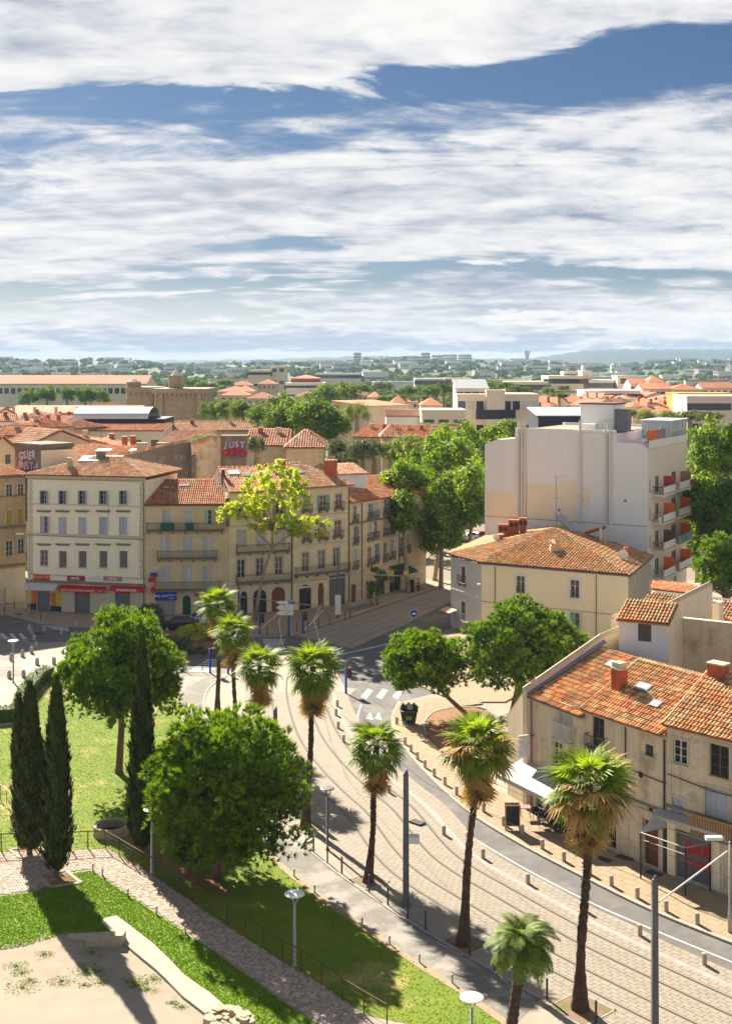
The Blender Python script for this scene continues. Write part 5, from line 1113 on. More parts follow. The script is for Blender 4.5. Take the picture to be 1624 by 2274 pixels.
aw = slope_awning(r3, F3_, u0 - 1.2, u1 + 1.3, 4.0, 3.75, .7, 'pale_metal', 'folded_awning', .2); MB().box(u0 - 1.2, u1 + 1.3, -.5, -.1, 3.45, 3.6, F3_.M(0, 0)).build('awning_case', m['lamp_white'], aw)
cornice(r3, F3_, 8.95, ((0, .14, .12), (.14, .12, .28)), 'trim', 0, F3_.L); band(r3, F3_, 4.2, .16, .1, 'trim_dark')
ub, zb = o3[3][0] - .6, o3[3][2] - .1; ob = MB().box(ub, ub + 4.5, -.7, -.003, zb - .15, zb, F3_.M(0, 0)).build('balcony', m['trim_dark'], r3)
sm_ = MB().box(-.05, .05, -.03, .03, 0, 1.0).mesh('slat', m['wood'])
for k in range(26): put('slat', sm_, ob, loc=F3_.pt(ub + .1 + k * .17, zb + .02, .68), rz=F3_.ang)
MB().box(ub, ub + 4.5, -.72, -.64, zb + 1.02, zb + 1.1, F3_.M(0, 0)).build('handrail', m['wood'], ob)
cb_ = MB(); cb_.tube([F3_.pt(.1, 6.2, .08), F3_.pt(3, 5.9, .08), F3_.pt(8, 6.0, .08)], .035, 5).build('cable', m['dark_metal'], r3)
ea3 = [F3_.pt(0, 9.2, .38), F3_.pt(F3_.L, 9.2, .38), F3_.pt(F3_.L, 11.9, -5.4), F3_.pt(0, 11.6, -4.9)]
tile_roof(r3, ea3, 'tile_gold', .25, .44, 300); ridge(r3, [ea3[0] + Vector((0, 0, .05)), ea3[3]], .16, 'tile_gold')
MB().add([ea3[3], ea3[2], ea3[2] - Vector((0, 0, 3)), ea3[3] - Vector((0, 0, 3))], [(0, 1, 2, 3)]).build('back_wall', m['wall_gable'], r3)
p = F3_.pt(.8, 11.3, -4.6); chimney(r3, p, 1.1, .8, .9, 'brick_red', 0, F3_.ang)
# cross wall and yard roofs behind
Fc = Fac(FDs.pt(4.2, 0), FDs.pt(4.2, 0) + Vector((9, -5.5, 0))); rw = thing('yard_wall', 'old brown rubble wall between the attic room and the chimneys', 'wall', Fc.pt(2, 0)); MB().box(0, Fc.L, 0, .5, 7.5, zdt - .35, Fc.M(0, 0)).build('masonry', m['wall_old2'], rw)
r4 = thing('rear_house', 'rear house with a long tiled roof and two pale chimneys behind the old terrace', 'house', G(F3, 1300, 130, 10))
R0, R1_ = G(F3, 1122, 32, 11.6), G(F3, 1900, 118, 11.6); inn = -F1_.n; e0, e1 = R0 - inn * 4.8, R1_ - inn * 4.8; e0.z = e1.z = 9.9
tile_roof(r4, [e0, e1, R1_, R0], 'tile_gold', .27, .46, 250); ridge(r4, [R0, R1_], .2, 'awning_white'); wl = MB(); fwall(wl, Fac(e0, e1), 0, 9.9); wl.add([R0, R1_, Vector((R1_.x, R1_.y, 0)), Vector((R0.x, R0.y, 0))], [(0, 1, 2, 3)]); wl.build('wall', m['wall_gable'], r4)
for x, y, w, h in ((1447, 300, .9, 2.7), (1515, 262, 1.0, 2.0)): p = V(F3, x, y, 97); chimney(r4, p, w, .8, h, 'wall_pinkcream', 0, R(-40), -4)
p = V(F3, 1460, 90, 101); chimney(r4, p, .4, .4, .9, 'wall_gable')
p = V(F3, 1570, 330, 92); MB().box(-1, 1.2, -.8, .8, -3, .9, Matrix.Translation(p) @ Matrix.Rotation(R(-40), 4, 'Z')).build('roof_shed', m['wall_yellow'], r4)
r5 = thing('low_shed', 'low tiled outbuilding tucked between the rear house and the apartment block', 'shed', V(FC, 1300, 850, 118)); a, b_, c, d = V(FC, 1195, 870, 118), V(FC, 1470, 905, 116), V(FC, 1450, 850, 124), V(FC, 1200, 825, 124)
tile_roof(r5, [a, b_, c, d], 'tile', .28, .5); MB().prism([(a.x, a.y), (b_.x, b_.y), (c.x, c.y), (d.x, d.y)], 0, min(a.z, b_.z) - .2).build('wall', m['wall_tan'], r5)
# ------------------------------------------------------------------ trees and plants
def unit(n):
    d = RNG.normal(size=(n, 3)); return d / np.linalg.norm(d, axis=1, keepdims=True)
def norm(a): return a / np.maximum(np.linalg.norm(a, axis=1, keepdims=True), 1e-9)
def leaf_quads(blobs, per, size, lo=.55, up=.35, aspect=.55):
    """diamond leaves spread through the shells of many small clumps; blobs (n, 6) = centre, radii"""
    n = len(blobs) * per; b = np.repeat(blobs, per, 0); D = unit(n); rr = RNG.uniform(lo, 1.06, n)[:, None]
    p = b[:, :3] + D * b[:, 3:] * rr; N = norm(D * .9 + unit(n) * .8 + np.array([0, 0, up])); T = norm(np.cross(N, unit(n))); B = np.cross(N, T)
    s = (size * RNG.uniform(.6, 1.4, n))[:, None]
    v = np.stack([p - T * s * .5, p + B * s * .5 * aspect, p + T * s * .5, p - B * s * .5 * aspect], 1).reshape(-1, 3)
    sh = np.clip(np.repeat(RNG.normal(.42, .22, len(blobs)), per) + RNG.normal(0, .22, n), 0, 1)
    return v, np.arange(4 * n).reshape(-1, 4), np.repeat(sh, 4)
def needle_tufts(blobs, per, needles, length, width, up=.55):
    """pine shoots: bundles of narrow blades fanning out of a twig"""
    n = len(blobs) * per; b = np.repeat(blobs, per, 0); D = unit(n); D[:, 2] = np.where(D[:, 2] < -.55, -D[:, 2], D[:, 2])
    p = b[:, :3] + D * b[:, 3:] * RNG.uniform(.62, 1.0, n)[:, None]; ax = norm(D + np.array([0, 0, up])); m_ = n * needles
    P_ = np.repeat(p, needles, 0); A = norm(np.repeat(ax, needles, 0) + unit(m_) * .62); S = norm(np.cross(A, unit(m_))); L = (length * RNG.uniform(.6, 1.25, m_))[:, None]
    v = np.stack([P_ - S * width, P_ + S * width, P_ + A * L], 1).reshape(-1, 3)
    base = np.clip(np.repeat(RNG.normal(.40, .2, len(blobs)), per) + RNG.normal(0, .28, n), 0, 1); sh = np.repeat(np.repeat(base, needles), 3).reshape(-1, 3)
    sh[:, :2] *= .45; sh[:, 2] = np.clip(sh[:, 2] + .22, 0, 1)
    return v, np.arange(3 * m_).reshape(-1, 3), sh.ravel()
def clumps(c, r, n, size, lo=.45, squash=1.0, bottom=-.75):
    """clump centres spread through an ellipsoid, uneven towards the outside"""
    out = []
    while len(out) < n:
        d = unit(1)[0]; k = RNG.uniform(lo, 1.0) ** .7
        if d[2] < bottom: continue
        q = np.array(c) + d * np.array(r) * k * RNG.uniform(.86, 1.06); s = size * RNG.uniform(.7, 1.35)
        out.append((*q, s, s, s * squash))
    return np.array(out)
def trunk(root, pts, rs, material='bark', limbs=(), n=9):
    b = MB().tube(pts, rs, n)
    for l_, r_ in limbs: b.tube(l_, r_, 6)
    return b.build('trunk', m[material], root, True)
def limbs_to(top, blobs, n, r0=.12, low=None):
    idx = RNG.choice(len(blobs), min(n, len(blobs)), replace=False); L = []
    for i in idx:
        e_ = Vector(blobs[i][:3]); a = Vector(low).lerp(Vector(top), random.uniform(.2, 1.0)) if low is not None else Vector(top); mid = a.lerp(e_, .5) + Vector((random.uniform(-.2, .2), random.uniform(-.2, .2), random.uniform(0, .4)))
        L.append(([a, mid, e_], [r0, r0 * .65, r0 * .25]))
    return L
def pine(name, label, base, centre, r, nb, bs, leaf='leaf_pine', tr=.26, per=26, lean=None, extra=(), seedlow=-.8, ln=.42):
    root = thing(name, label, 'tree', base); bl = clumps(centre, r, int(nb * 2.1), bs * .68, .66, .85, seedlow)
    if len(extra): bl = np.vstack([bl, np.array(extra)])
    v, f, s = needle_tufts(bl, int(per * .92), 12, ln, .042)
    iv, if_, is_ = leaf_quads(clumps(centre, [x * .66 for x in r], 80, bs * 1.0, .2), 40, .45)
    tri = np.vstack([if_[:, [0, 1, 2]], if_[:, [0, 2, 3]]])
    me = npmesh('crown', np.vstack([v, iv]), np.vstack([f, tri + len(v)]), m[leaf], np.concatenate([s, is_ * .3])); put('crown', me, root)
    top = Vector(centre); bs_ = Vector(base); mid = bs_.lerp(top, .5) + Vector((random.uniform(-.15, .15), 0, 0)) if lean is None else lean
    trunk(root, [bs_ - Vector((0, 0, .1)), bs_ + Vector((0, 0, .4)), mid, top], [tr * 1.35, tr * 1.05, tr * .85, tr * .4], 'bark', limbs_to(top, bl, 26, .10, mid))
    return root
def broad(name, label, base, centre, r, nb, bs, leaf, size=.34, per=110, tr=.3, bark='bark_pale', lo=.35, group=None, bottom=-.8, lim=16, lean=None):
    root = thing(name, label, 'tree', base, group=group); bl = clumps(centre, r, nb, bs, lo, .85, bottom); v, f, s = leaf_quads(bl, per, size, .35)
    put('crown', npmesh('crown', v, f, m[leaf], s), root); c = Vector(centre); b_ = Vector(base); mid = b_.lerp(c, .55) if lean is None else lean
    trunk(root, [b_ - Vector((0, 0, .1)), b_ + Vector((0, 0, .5)), mid, c], [tr * 1.3, tr, tr * .8, tr * .35], bark, limbs_to(c, bl, lim, tr * .4, mid)); return root
def at(x, y, Y): p = V(FD, x, y, Y); return (p.x, p.y, p.z)
# --- near pines
def pxm(Y): return Y / FOC
B = G(FD, 265, 1716); k = pxm(B.y); pine('umbrella_pine', 'tall bright green round pine on the lawn at left beside the crossing', B, at(268, 1492, B.y), (130 * k, 130 * k, 126 * k), 92, 1.15, per=34, extra=[(*at(268, 1378, B.y), 1.9, 1.9, .9), (*at(245, 1370, B.y), 1.1, 1.1, .8), (*at(380, 1560, B.y - 1), .9, .9, .7), (*at(392, 1582, B.y), .6, .6, .5)], tr=.27)
B = G(FD, 480, 1947); k = pxm(B.y); pine('umbrella_pine', 'broad dense pine hanging low over the footpath in the left foreground', B, at(500, 1748, B.y), (166 * k, 158 * k, 162 * k), 124, 1.15, per=36, extra=[(*at(640, 1880, B.y - 2), 1.3, 1.3, .7), (*at(590, 1900, B.y - 2.5), 1.2, 1.2, .6), (*at(665, 1860, B.y - 1), .9, .9, .6), (*at(545, 1880, B.y - 3), 1.1, 1.1, .8), (*at(365, 1790, B.y - 2), 1.0, 1.0, .8), (*at(370, 1850, B.y - 1), .9, .9, .9)], tr=.27, seedlow=-.95)
B = G(FD, 1004, 1596); k = pxm(B.y); pine('umbrella_pine', 'leaning round pine over the dark bin beside the lane', B + Vector((1.2, 0, 0)), at(940, 1478, B.y), (88 * k, 90 * k, 72 * k), 66, .95, 'leaf_pine', .2, 30, lean=Vector(at(985, 1540, B.y)), ln=.38)
B = G(FD, 1132, 1612); k = pxm(B.y); pine('umbrella_pine', 'wide darker pine in front of the yellow house', B, at(1163, 1450, B.y), (136 * k, 134 * k, 110 * k), 104, 1.15, 'leaf_pine_dark', .28, 32, extra=[(*at(1045, 1500, B.y), 1.2, 1.2, 1.0), (*at(1270, 1430, B.y), 1.2, 1.2, 1.0)])
# --- cypresses: flakes of scale foliage lying along a tapering spindle
def cypress(label, base, tops, w, zb=.3, per=9000):
    root = thing('cypress', label, 'tree', base); V_ = []; F_ = []; S_ = []; nv = 0; core = MB()
    for dx, dy, h, ww in tops:
        n = int(per * ww / w * h / 12); t_ = RNG.random(n) ** .85; a = RNG.uniform(0, 6.283, n); prof = np.where(t_ < .10, .55 + 4.5 * t_, (1 - ((t_ - .10) / .90) ** 1.7) ** .8); lump = 1 + .17 * np.sin(a * 5 + t_ * 31 + dx * 9) + .13 * np.sin(a * 4 - t_ * 67) + .08 * np.sin(a * 9 + t_ * 120)
        rr = ww * .5 * prof * lump * RNG.uniform(.80, 1.04, n) + .02; z = zb + t_ * (h - zb); p = np.stack([base.x + dx * np.minimum(1, t_ * 1.6) + rr * np.cos(a), base.y + dy * np.minimum(1, t_ * 1.6) + rr * np.sin(a), z], 1)
        out = np.stack([np.cos(a), np.sin(a), np.zeros(n)], 1); ax = norm(out * .38 + np.array([0, 0, 1]) + unit(n) * .25); sd_ = norm(np.cross(ax, out + unit(n) * .4)); L = (RNG.uniform(.20, .48, n))[:, None]
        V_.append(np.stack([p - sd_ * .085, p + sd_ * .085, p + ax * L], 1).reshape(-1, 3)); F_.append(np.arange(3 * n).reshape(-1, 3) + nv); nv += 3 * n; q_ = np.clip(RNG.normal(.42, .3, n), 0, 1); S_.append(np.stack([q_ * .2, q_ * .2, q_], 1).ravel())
        core.lathe([(ww * .12, zb), (ww * .40, zb + h * .09), (ww * .42, h * .3), (ww * .36, h * .55), (ww * .22, h * .8), (.03, h * .95)], 10, (base.x + dx * .7, base.y + dy * .7, 0), 0.0)
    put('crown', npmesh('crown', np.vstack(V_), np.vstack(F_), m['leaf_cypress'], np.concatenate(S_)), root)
    core.build('inner_foliage', m['leaf_cypress'], root, True); MB().tube([base - Vector((0, 0, .1)), base + Vector((0, 0, 1.5))], [.2, .15], 8).build('trunk', m['bark'], root)
def cyp(label, bx, by, ty, wpx, extra=(), zb=.3):
    B = G(FD, bx, by); k = B.y / FOC; h = CAMH - (ty - HZ) * k; w = wpx * k; cypress(label, B, [(0, 0, h, w)] + [(dx * k, -.2, CAMH - (y - HZ) * k, wp * k) for dx, y, wp in extra], w, zb)
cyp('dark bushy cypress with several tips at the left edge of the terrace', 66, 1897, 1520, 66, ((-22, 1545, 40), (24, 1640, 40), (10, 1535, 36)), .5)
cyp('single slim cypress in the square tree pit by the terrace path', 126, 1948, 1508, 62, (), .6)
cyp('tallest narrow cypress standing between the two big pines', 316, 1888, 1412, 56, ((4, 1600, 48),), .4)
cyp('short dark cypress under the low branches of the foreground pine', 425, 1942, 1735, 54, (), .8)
# --- fan palms
def fan_frond(dead=False, seed=0):
    rs = np.random.default_rng(seed); V_ = []; S_ = []; F_ = []
    pet = .95 if not dead else .75; n = 24; L = 1.0 if not dead else .95
    def q(p, c): V_.append(p); S_.append(c)
    base = np.array([pet, 0, -.06])
    for i in range(4):                                   # petiole
        t0, t1 = i / 4, (i + 1) / 4; k = len(V_)
        for t_ in (t0, t1):
            x = pet * t_; z = -.06 * t_ * t_; [q((x, s_ * (.028 - .012 * t_), z), .3) for s_ in (-1, 1)]
        F_.append((k, k + 1, k + 3, k + 2))
    for i in range(n):
        a = (i / (n - 1) - .5) * 2 * R(128 if not dead else 70) + rs.normal(0, .03); ln_ = L * (1 - .22 * (abs(a) / R(128)) ** 2) * rs.uniform(.88, 1.08); dr = (.34 if not dead else .9) * rs.uniform(.6, 1.4); fold = .12 * (i % 2)
        d = np.array([math.cos(a), math.sin(a), 0]); s_ = np.array([-d[1], d[0], 0]); k = len(V_); c = float(np.clip(rs.normal(.45, .25), 0, 1))
        for t_, w_ in ((.02, .012), (.35, .052), (.68, .046), (1.0, .006)):
            p = base + d * ln_ * t_ + np.array([0, 0, -dr * t_ ** 2.6 * ln_ + fold * t_ * .2]); q(p - s_ * w_, c); q(p + s_ * w_, min(1, c + .25 * t_))
        for j in range(3): F_.append((k + 2 * j, k + 2 * j + 1, k + 2 * j + 3, k + 2 * j + 2))
    return np.array(V_), np.array(F_), np.array(S_)
FR = {}
for j in range(4):
    v, f, s = fan_frond(False, j); FR['g', j] = npmesh('frond', v, f, m['palm_leaf'], s); FR['y', j] = npmesh('frond', v, f, m['palm_young'], s); FR['b', j] = npmesh('frond', v, f, m['palm_dead'], s)
    v, f, s = fan_frond(True, 40 + j); FR['d', j] = npmesh('dead_frond', v, f, m['palm_dead'], s)
def palm(label, bx, by, cx_, cy_, size, skirt=1.3, nf=40, ndead=34, brown=0.0):
    B = G(FD, bx, by); k = B.y / FOC; top = Vector(((cx_ - CX) * k, B.y, CAMH - (cy_ - HZ) * k)); root = thing('fan_palm', label, 'palm tree', B)
    n = 42; b = MB(); pts = []; rs = []
    for i in range(n + 1):
        t_ = i / n; p = B.lerp(top, t_) + Vector((.10 * math.sin(t_ * 5 + bx), .06 * math.sin(t_ * 4), 0)) * math.sin(math.pi * t_); pts.append(p); rs.append((.26 * (1 - t_) ** 6 + .135 + .02 * t_ + random.uniform(-.015, .03) + (.03 if i % 2 else 0) * (t_ > .3)) * size)
    b.tube(pts, rs, 9); nb = 220
    for i in range(nb):                                  # stubs of old leaf bases
        t_ = random.uniform(.32, .97); p = B.lerp(top, t_) + Vector((.10 * math.sin(t_ * 5 + bx), .06 * math.sin(t_ * 4), 0)) * math.sin(math.pi * t_); a = random.uniform(0, 6.28); d = Vector((math.cos(a), math.sin(a), .35)); s_ = Vector((-d.y, d.x, 0)) * .07
        b.add([p + d * .12 * size - s_, p + d * .12 * size + s_, p + d * .27 * size + Vector((0, 0, random.uniform(-.05, .14)))], [(0, 1, 2)], random.random())
    b.build('trunk', m['palm_bark'], root)
    ga = 2.39996; order = []
    for i in range(nf):
        t_ = (i + .5) / nf; el_ = 78 - 118 * t_ ** .85 + random.uniform(-7, 7); az_p = i * ga + random.uniform(-.2, .2); kind = 'y' if t_ < .30 else ('b' if random.random() < brown and t_ > .35 else 'g')
        put('frond', FR[kind, random.randrange(4)], root, loc=top - B + Vector((0, 0, .15 - .5 * t_)), rot=(random.uniform(-.3, .3), -R(el_), az_p), sc=size * random.uniform(.95, 1.2) * (.82 if t_ < .2 else 1))
    for i in range(ndead):
        t_ = (i + .5) / ndead; el_ = -52 - 34 * t_ + random.uniform(-6, 6)
        put('dead_frond', FR['d', random.randrange(4)], root, loc=top - B + Vector((0, 0, -.35 - skirt * 1.25 * t_)), rot=(random.uniform(-.6, .6), -R(el_), i * ga), sc=size * random.uniform(.75, 1.0))
    return root
palm('fan palm at the far end of the row, beside the blue traffic signal', 483, 1592, 483, 1340, 1.0, .9, 36, 20)
palm('second fan palm of the row, overlapping the far one', 523, 1645, 519, 1402, .95, .9, 36, 20)
palm('short fan palm with long brown skirt in front of the junction', 573, 1695, 577, 1475, 1.0, 1.2, 36, 34)
palm('tall fan palm with frayed skirt standing by the big foreground pine', 678, 1834, 695, 1478, 1.05, 1.3, 40, 40)
palm('middle fan palm in the square pit between the tram and the footpath', 817, 1958, 836, 1655, .95, 1.1, 36, 30)
palm('large fan palm with golden dead fronds in front of the cafe', 1027, 2098, 1062, 1650, 1.08, 1.2, 44, 40, .28)
palm('largest fan palm with many golden fronds in front of the old terrace', 1286, 2240, 1306, 1742, 1.16, 1.0, 46, 38, .33)
def feather_frond(seed):
    rs = np.random.default_rng(seed); V_ = []; S_ = []; F_ = []; n = 30; L = 2.3; ang = 0.0; p = np.array([0., 0, 0]); path = [p.copy()]; dirs = []
    for i in range(n):
        d = np.array([math.cos(ang), 0, math.sin(ang)]); dirs.append(d); p = p + d * L / n; path.append(p.copy()); ang -= .062
    for i in range(n):
        k = len(V_)
        for j in (i, i + 1): [(V_.append(path[j] + np.array([0, s_ * .022 * (1 - .6 * j / n), 0])), S_.append(.5)) for s_ in (-1, 1)]
        F_.append((k, k + 1, k + 3, k + 2))
        if i > 3:
            for s_ in (-1, 1):
                ll = .55 * math.sin(math.pi * (.18 + .75 * i / n)) * rs.uniform(.8, 1.15); d = dirs[i]; o = np.array([d[0] * .55, s_ * .85, d[2] * .55 + .28]); o /= np.linalg.norm(o); k = len(V_); c = float(np.clip(rs.normal(.45, .25), 0, 1)); a = path[i]
                mid = a + o * ll * .55; tip = a + o * ll + np.array([0, 0, -.30 * ll])
                for q_, w_ in ((a, .02), (mid, .04), (tip, .006)): V_.append(q_ - d * w_); S_.append(c); V_.append(q_ + d * w_); S_.append(c)
                F_.append((k, k + 1, k + 3, k + 2)); F_.append((k + 2, k + 3, k + 5, k + 4))
    return np.array(V_), np.array(F_), np.array(S_)
FF = [npmesh('frond', *feather_frond(s_)[:2], m['palm_feather'], feather_frond(s_)[2]) for s_ in range(3)]
B = G(FD, 1133, 2290); k = B.y / FOC; top = Vector(((1158 - CX) * k, B.y, CAMH - (2098 - HZ) * k)); root = thing('feather_palm', 'squat feathery palm with arching leaves at the bottom of the picture', 'palm tree', B)
b = MB(); b.tube([B.lerp(top, i / 24) for i in range(25)], [.26 - .06 * i / 24 + (.035 if i % 2 else 0) + random.uniform(-.01, .02) for i in range(25)], 10); b.build('trunk', m['palm_bark'], root)
for i in range(74):
    t_ = (i + .5) / 74; put('frond', FF[i % 3], root, loc=top - B + Vector((0, 0, .1 - .35 * t_)), rot=(random.uniform(-.25, .25), -R(86 - 84 * t_ ** .9 + random.uniform(-6, 6)), i * 2.39996), sc=random.uniform(.72, .92))
# --- lime-green plane tree before the arcaded house
B = G(FB, 352, 1200); k = B.y / FOC; fork = Vector(at(604, 1215, B.y)); cen = at(612, 1118, B.y)
root = thing('young_plane_tree', 'thin yellow green plane tree with bent pale trunk before the arcaded house', 'tree', B)
bl = np.vstack([clumps(at(608, 1092, B.y), (4.9, 3.6, 3.7), 95, .52, .35, .8), clumps(at(685, 1172, B.y), (3.3, 2.0, 1.7), 34, .48, .3, .8), clumps(at(535, 1135, B.y), (3.0, 2, 1.9), 32, .48, .3, .8), clumps(at(615, 1165, B.y), (3.6, 2.4, 1.7), 30, .46, .3, .8)])
v, f, s = leaf_quads(bl, 48, .40, .2); put('crown', npmesh('crown', v, f, m['leaf_lime'], s), root)
trunk(root, [B - Vector((0, 0, .1)), Vector(at(572, 1335, B.y)), Vector(at(585, 1270, B.y)), fork], [.30, .24, .2, .17], 'bark_pale', [([fork, Vector(at(640, 1190, B.y)), Vector(at(700, 1170, B.y))], [.12, .08, .03]), ([fork, Vector(at(570, 1180, B.y)), Vector(at(530, 1135, B.y))], [.12, .08, .03]), ([fork, Vector(at(605, 1150, B.y)), Vector(at(610, 1060, B.y))], [.14, .1, .03])] + limbs_to(fork + Vector((0, 0, 2)), bl, 22, .06))
# --- plane trees along the boulevard
PT = 'plane trees along the boulevard'
for lab, x, y, rx, ry, Y, bx, nb, lf in (
    ('large plane tree rising against the white block beyond the row of houses', 1045, 1010, 92, 80, 196, 1010, 80, 'leaf_plane'), ('plane tree leaning over the end of the side street', 985, 1030, 80, 68, 190, 975, 64, 'leaf_plane'),
    ('plane tree crown next to the chimney of the lower stone house', 895, 1070, 48, 50, 174, 905, 44, 'leaf_plane'), ('low hanging plane tree branches over the tram street', 985, 1110, 74, 76, 178, 965, 66, 'leaf_plane'), ('slender plane tree in front of the lower stone house', 893, 1140, 30, 44, 168, 905, 26, 'leaf_plane'),
    ('dark plane tree with its trunk on the pavement by the white block', 980, 1185, 52, 66, 172, 978, 46, 'leaf_plane'), ('pale plane tree behind the boulevard with light new leaves', 930, 1005, 66, 40, 225, 930, 36, 'leaf_light'), ('sunlit plane tree behind the roof of the lower house', 1000, 975, 60, 34, 240, 1000, 30, 'leaf_plane'),
    ('plane tree close to the left edge of the white block', 1052, 1110, 42, 90, 172, 1030, 50, 'leaf_plane')):
    k = Y / FOC; broad('plane_tree', lab, (V(FD, bx, 1300, Y).x, Y, 0), at(x, y, Y), (rx * k, rx * k, ry * k), nb, 1.25, lf, .50, 120, .34, group=PT)
for lab, x, y, rx, ry, Y, nb, lf in (('tall plane tree right of the white block at the picture edge', 1580, 1010, 62, 85, 172, 60, 'leaf_plane'), ('dense plane tree below it beside the balconies', 1560, 1120, 50, 80, 166, 50, 'leaf_plane'), ('dark plane tree at the right edge above the rear house', 1615, 1150, 60, 95, 158, 55, 'leaf_town'), ('shaded tree behind the balconies of the white block', 1545, 1210, 40, 60, 175, 30, 'leaf_town')):
    k = Y / FOC; broad('plane_tree', lab, (V(FD, x, 1300, Y).x, Y, 0), at(x, y, Y), (rx * k, rx * k, ry * k), nb, 1.35, lf, .5, 120, .34, group=PT)
B = V(FD, 1605, 1300, 128); k = 128 / FOC; pine('garden_conifer', 'dark green garden conifer behind the rear house at the right edge', Vector((B.x, B.y, 0)), at(1605, 1262, 128), (62 * k, 55 * k, 75 * k), 40, 1.0, 'leaf_pine_dark', .2, 24)
# --- shrubs, hedge
def shrub(name, label, x, y, rx, h, leaf, size=.16, nb=14, per=120, fr=F1, spiky=False):
    B = G(fr, x, y); root = thing(name, label, 'shrub', B); bl = clumps((B.x, B.y, h * .55), (rx, rx * .8, h * .45), nb, rx * .38, .3, .9)
    v, f, s = leaf_quads(bl, per, size, .3, .5, .22 if spiky else .55); put('foliage', npmesh('foliage', v, f, m[leaf], s), root)
    st = MB()
    for k in range(5): a = random.uniform(0, 6.28); st.tube([B, B + Vector((math.cos(a) * rx * .5, math.sin(a) * rx * .4, h * .6))], [.05, .02], 5)
    st.build('stems', m['bark'], root); return root
shrub('olive_shrub', 'grey green olive shrub in front of the newsagent', 980, 250, 1.6, 2.7, 'leaf_olive', .22, 22, 130)
shrub('yucca_clump', 'spiky grey green yucca clump in the crossing bed', 1140, 440, 1.9, 2.2, 'leaf_olive', .6, 16, 90, spiky=True)
shrub('broom_shrub', 'yellow flowering shrub beside the palms', 1270, 350, 1.6, 1.8, 'leaf_lime', .2, 18, 130); shrub('green_shrub', 'round green shrub right of the yellow flowering one', 1345, 345, 1.1, 1.5, 'leaf_town', .2, 14, 130); shrub('low_shrub', 'low straggly shrub at the kerb of the crossing bed', 1270, 430, 1.3, .7, 'leaf_olive', .2, 12, 90)
shrub('bamboo_shrub', 'straw yellow bamboo clump behind the golden palm', 1560, 900, 1.6, 2.6, 'leaf_light', .3, 18, 110, F2, True); shrub('planter_shrub', 'straw coloured bush on the soil bed under the pines', 1500, 860, 1.0, 1.3, 'leaf_light', .3, 12, 90, F2, True)
shrub('street_shrub', 'dark climbing shrub outside the lower stone house', 1150, 1100, 1.2, 5.5, 'leaf_town', .3, 20, 110, FB)
hl = spline(GL(F1, [(-160, 880), (0, 868), (125, 850), (155, 760), (200, 690), (260, 620), (330, 585)]), .5); hr = thing('hedge', 'clipped green hedge curving round the corner of the lawn', 'hedge', hl[len(hl) // 2]); cb_ = MB(); aa, bb = offset(hl, -.55), offset(hl, .55)
for i in range(len(hl) - 1): cb_.add([(*aa[i].xy, 0), (*bb[i].xy, 0), (*bb[i + 1].xy, 0), (*aa[i + 1].xy, 0), (*aa[i].xy, 1.15), (*bb[i].xy, 1.15), (*bb[i + 1].xy, 1.15), (*aa[i + 1].xy, 1.15)], [(4, 5, 6, 7), (0, 1, 5, 4), (1, 2, 6, 5), (2, 3, 7, 6), (3, 0, 4, 7)])
cb_.build('inner_foliage', m['hedge'], hr); hb = np.array([(*(a.lerp(b_, t_)).xy, z, .30, .30, .26) for a, b_ in zip(aa, bb) for t_ in (0, .33, .66, 1) for z in (.25, .7, 1.1)]); v, f, s = leaf_quads(hb, 40, .13, .5); put('foliage', npmesh('foliage', v, f, m['hedge'], s), hr)
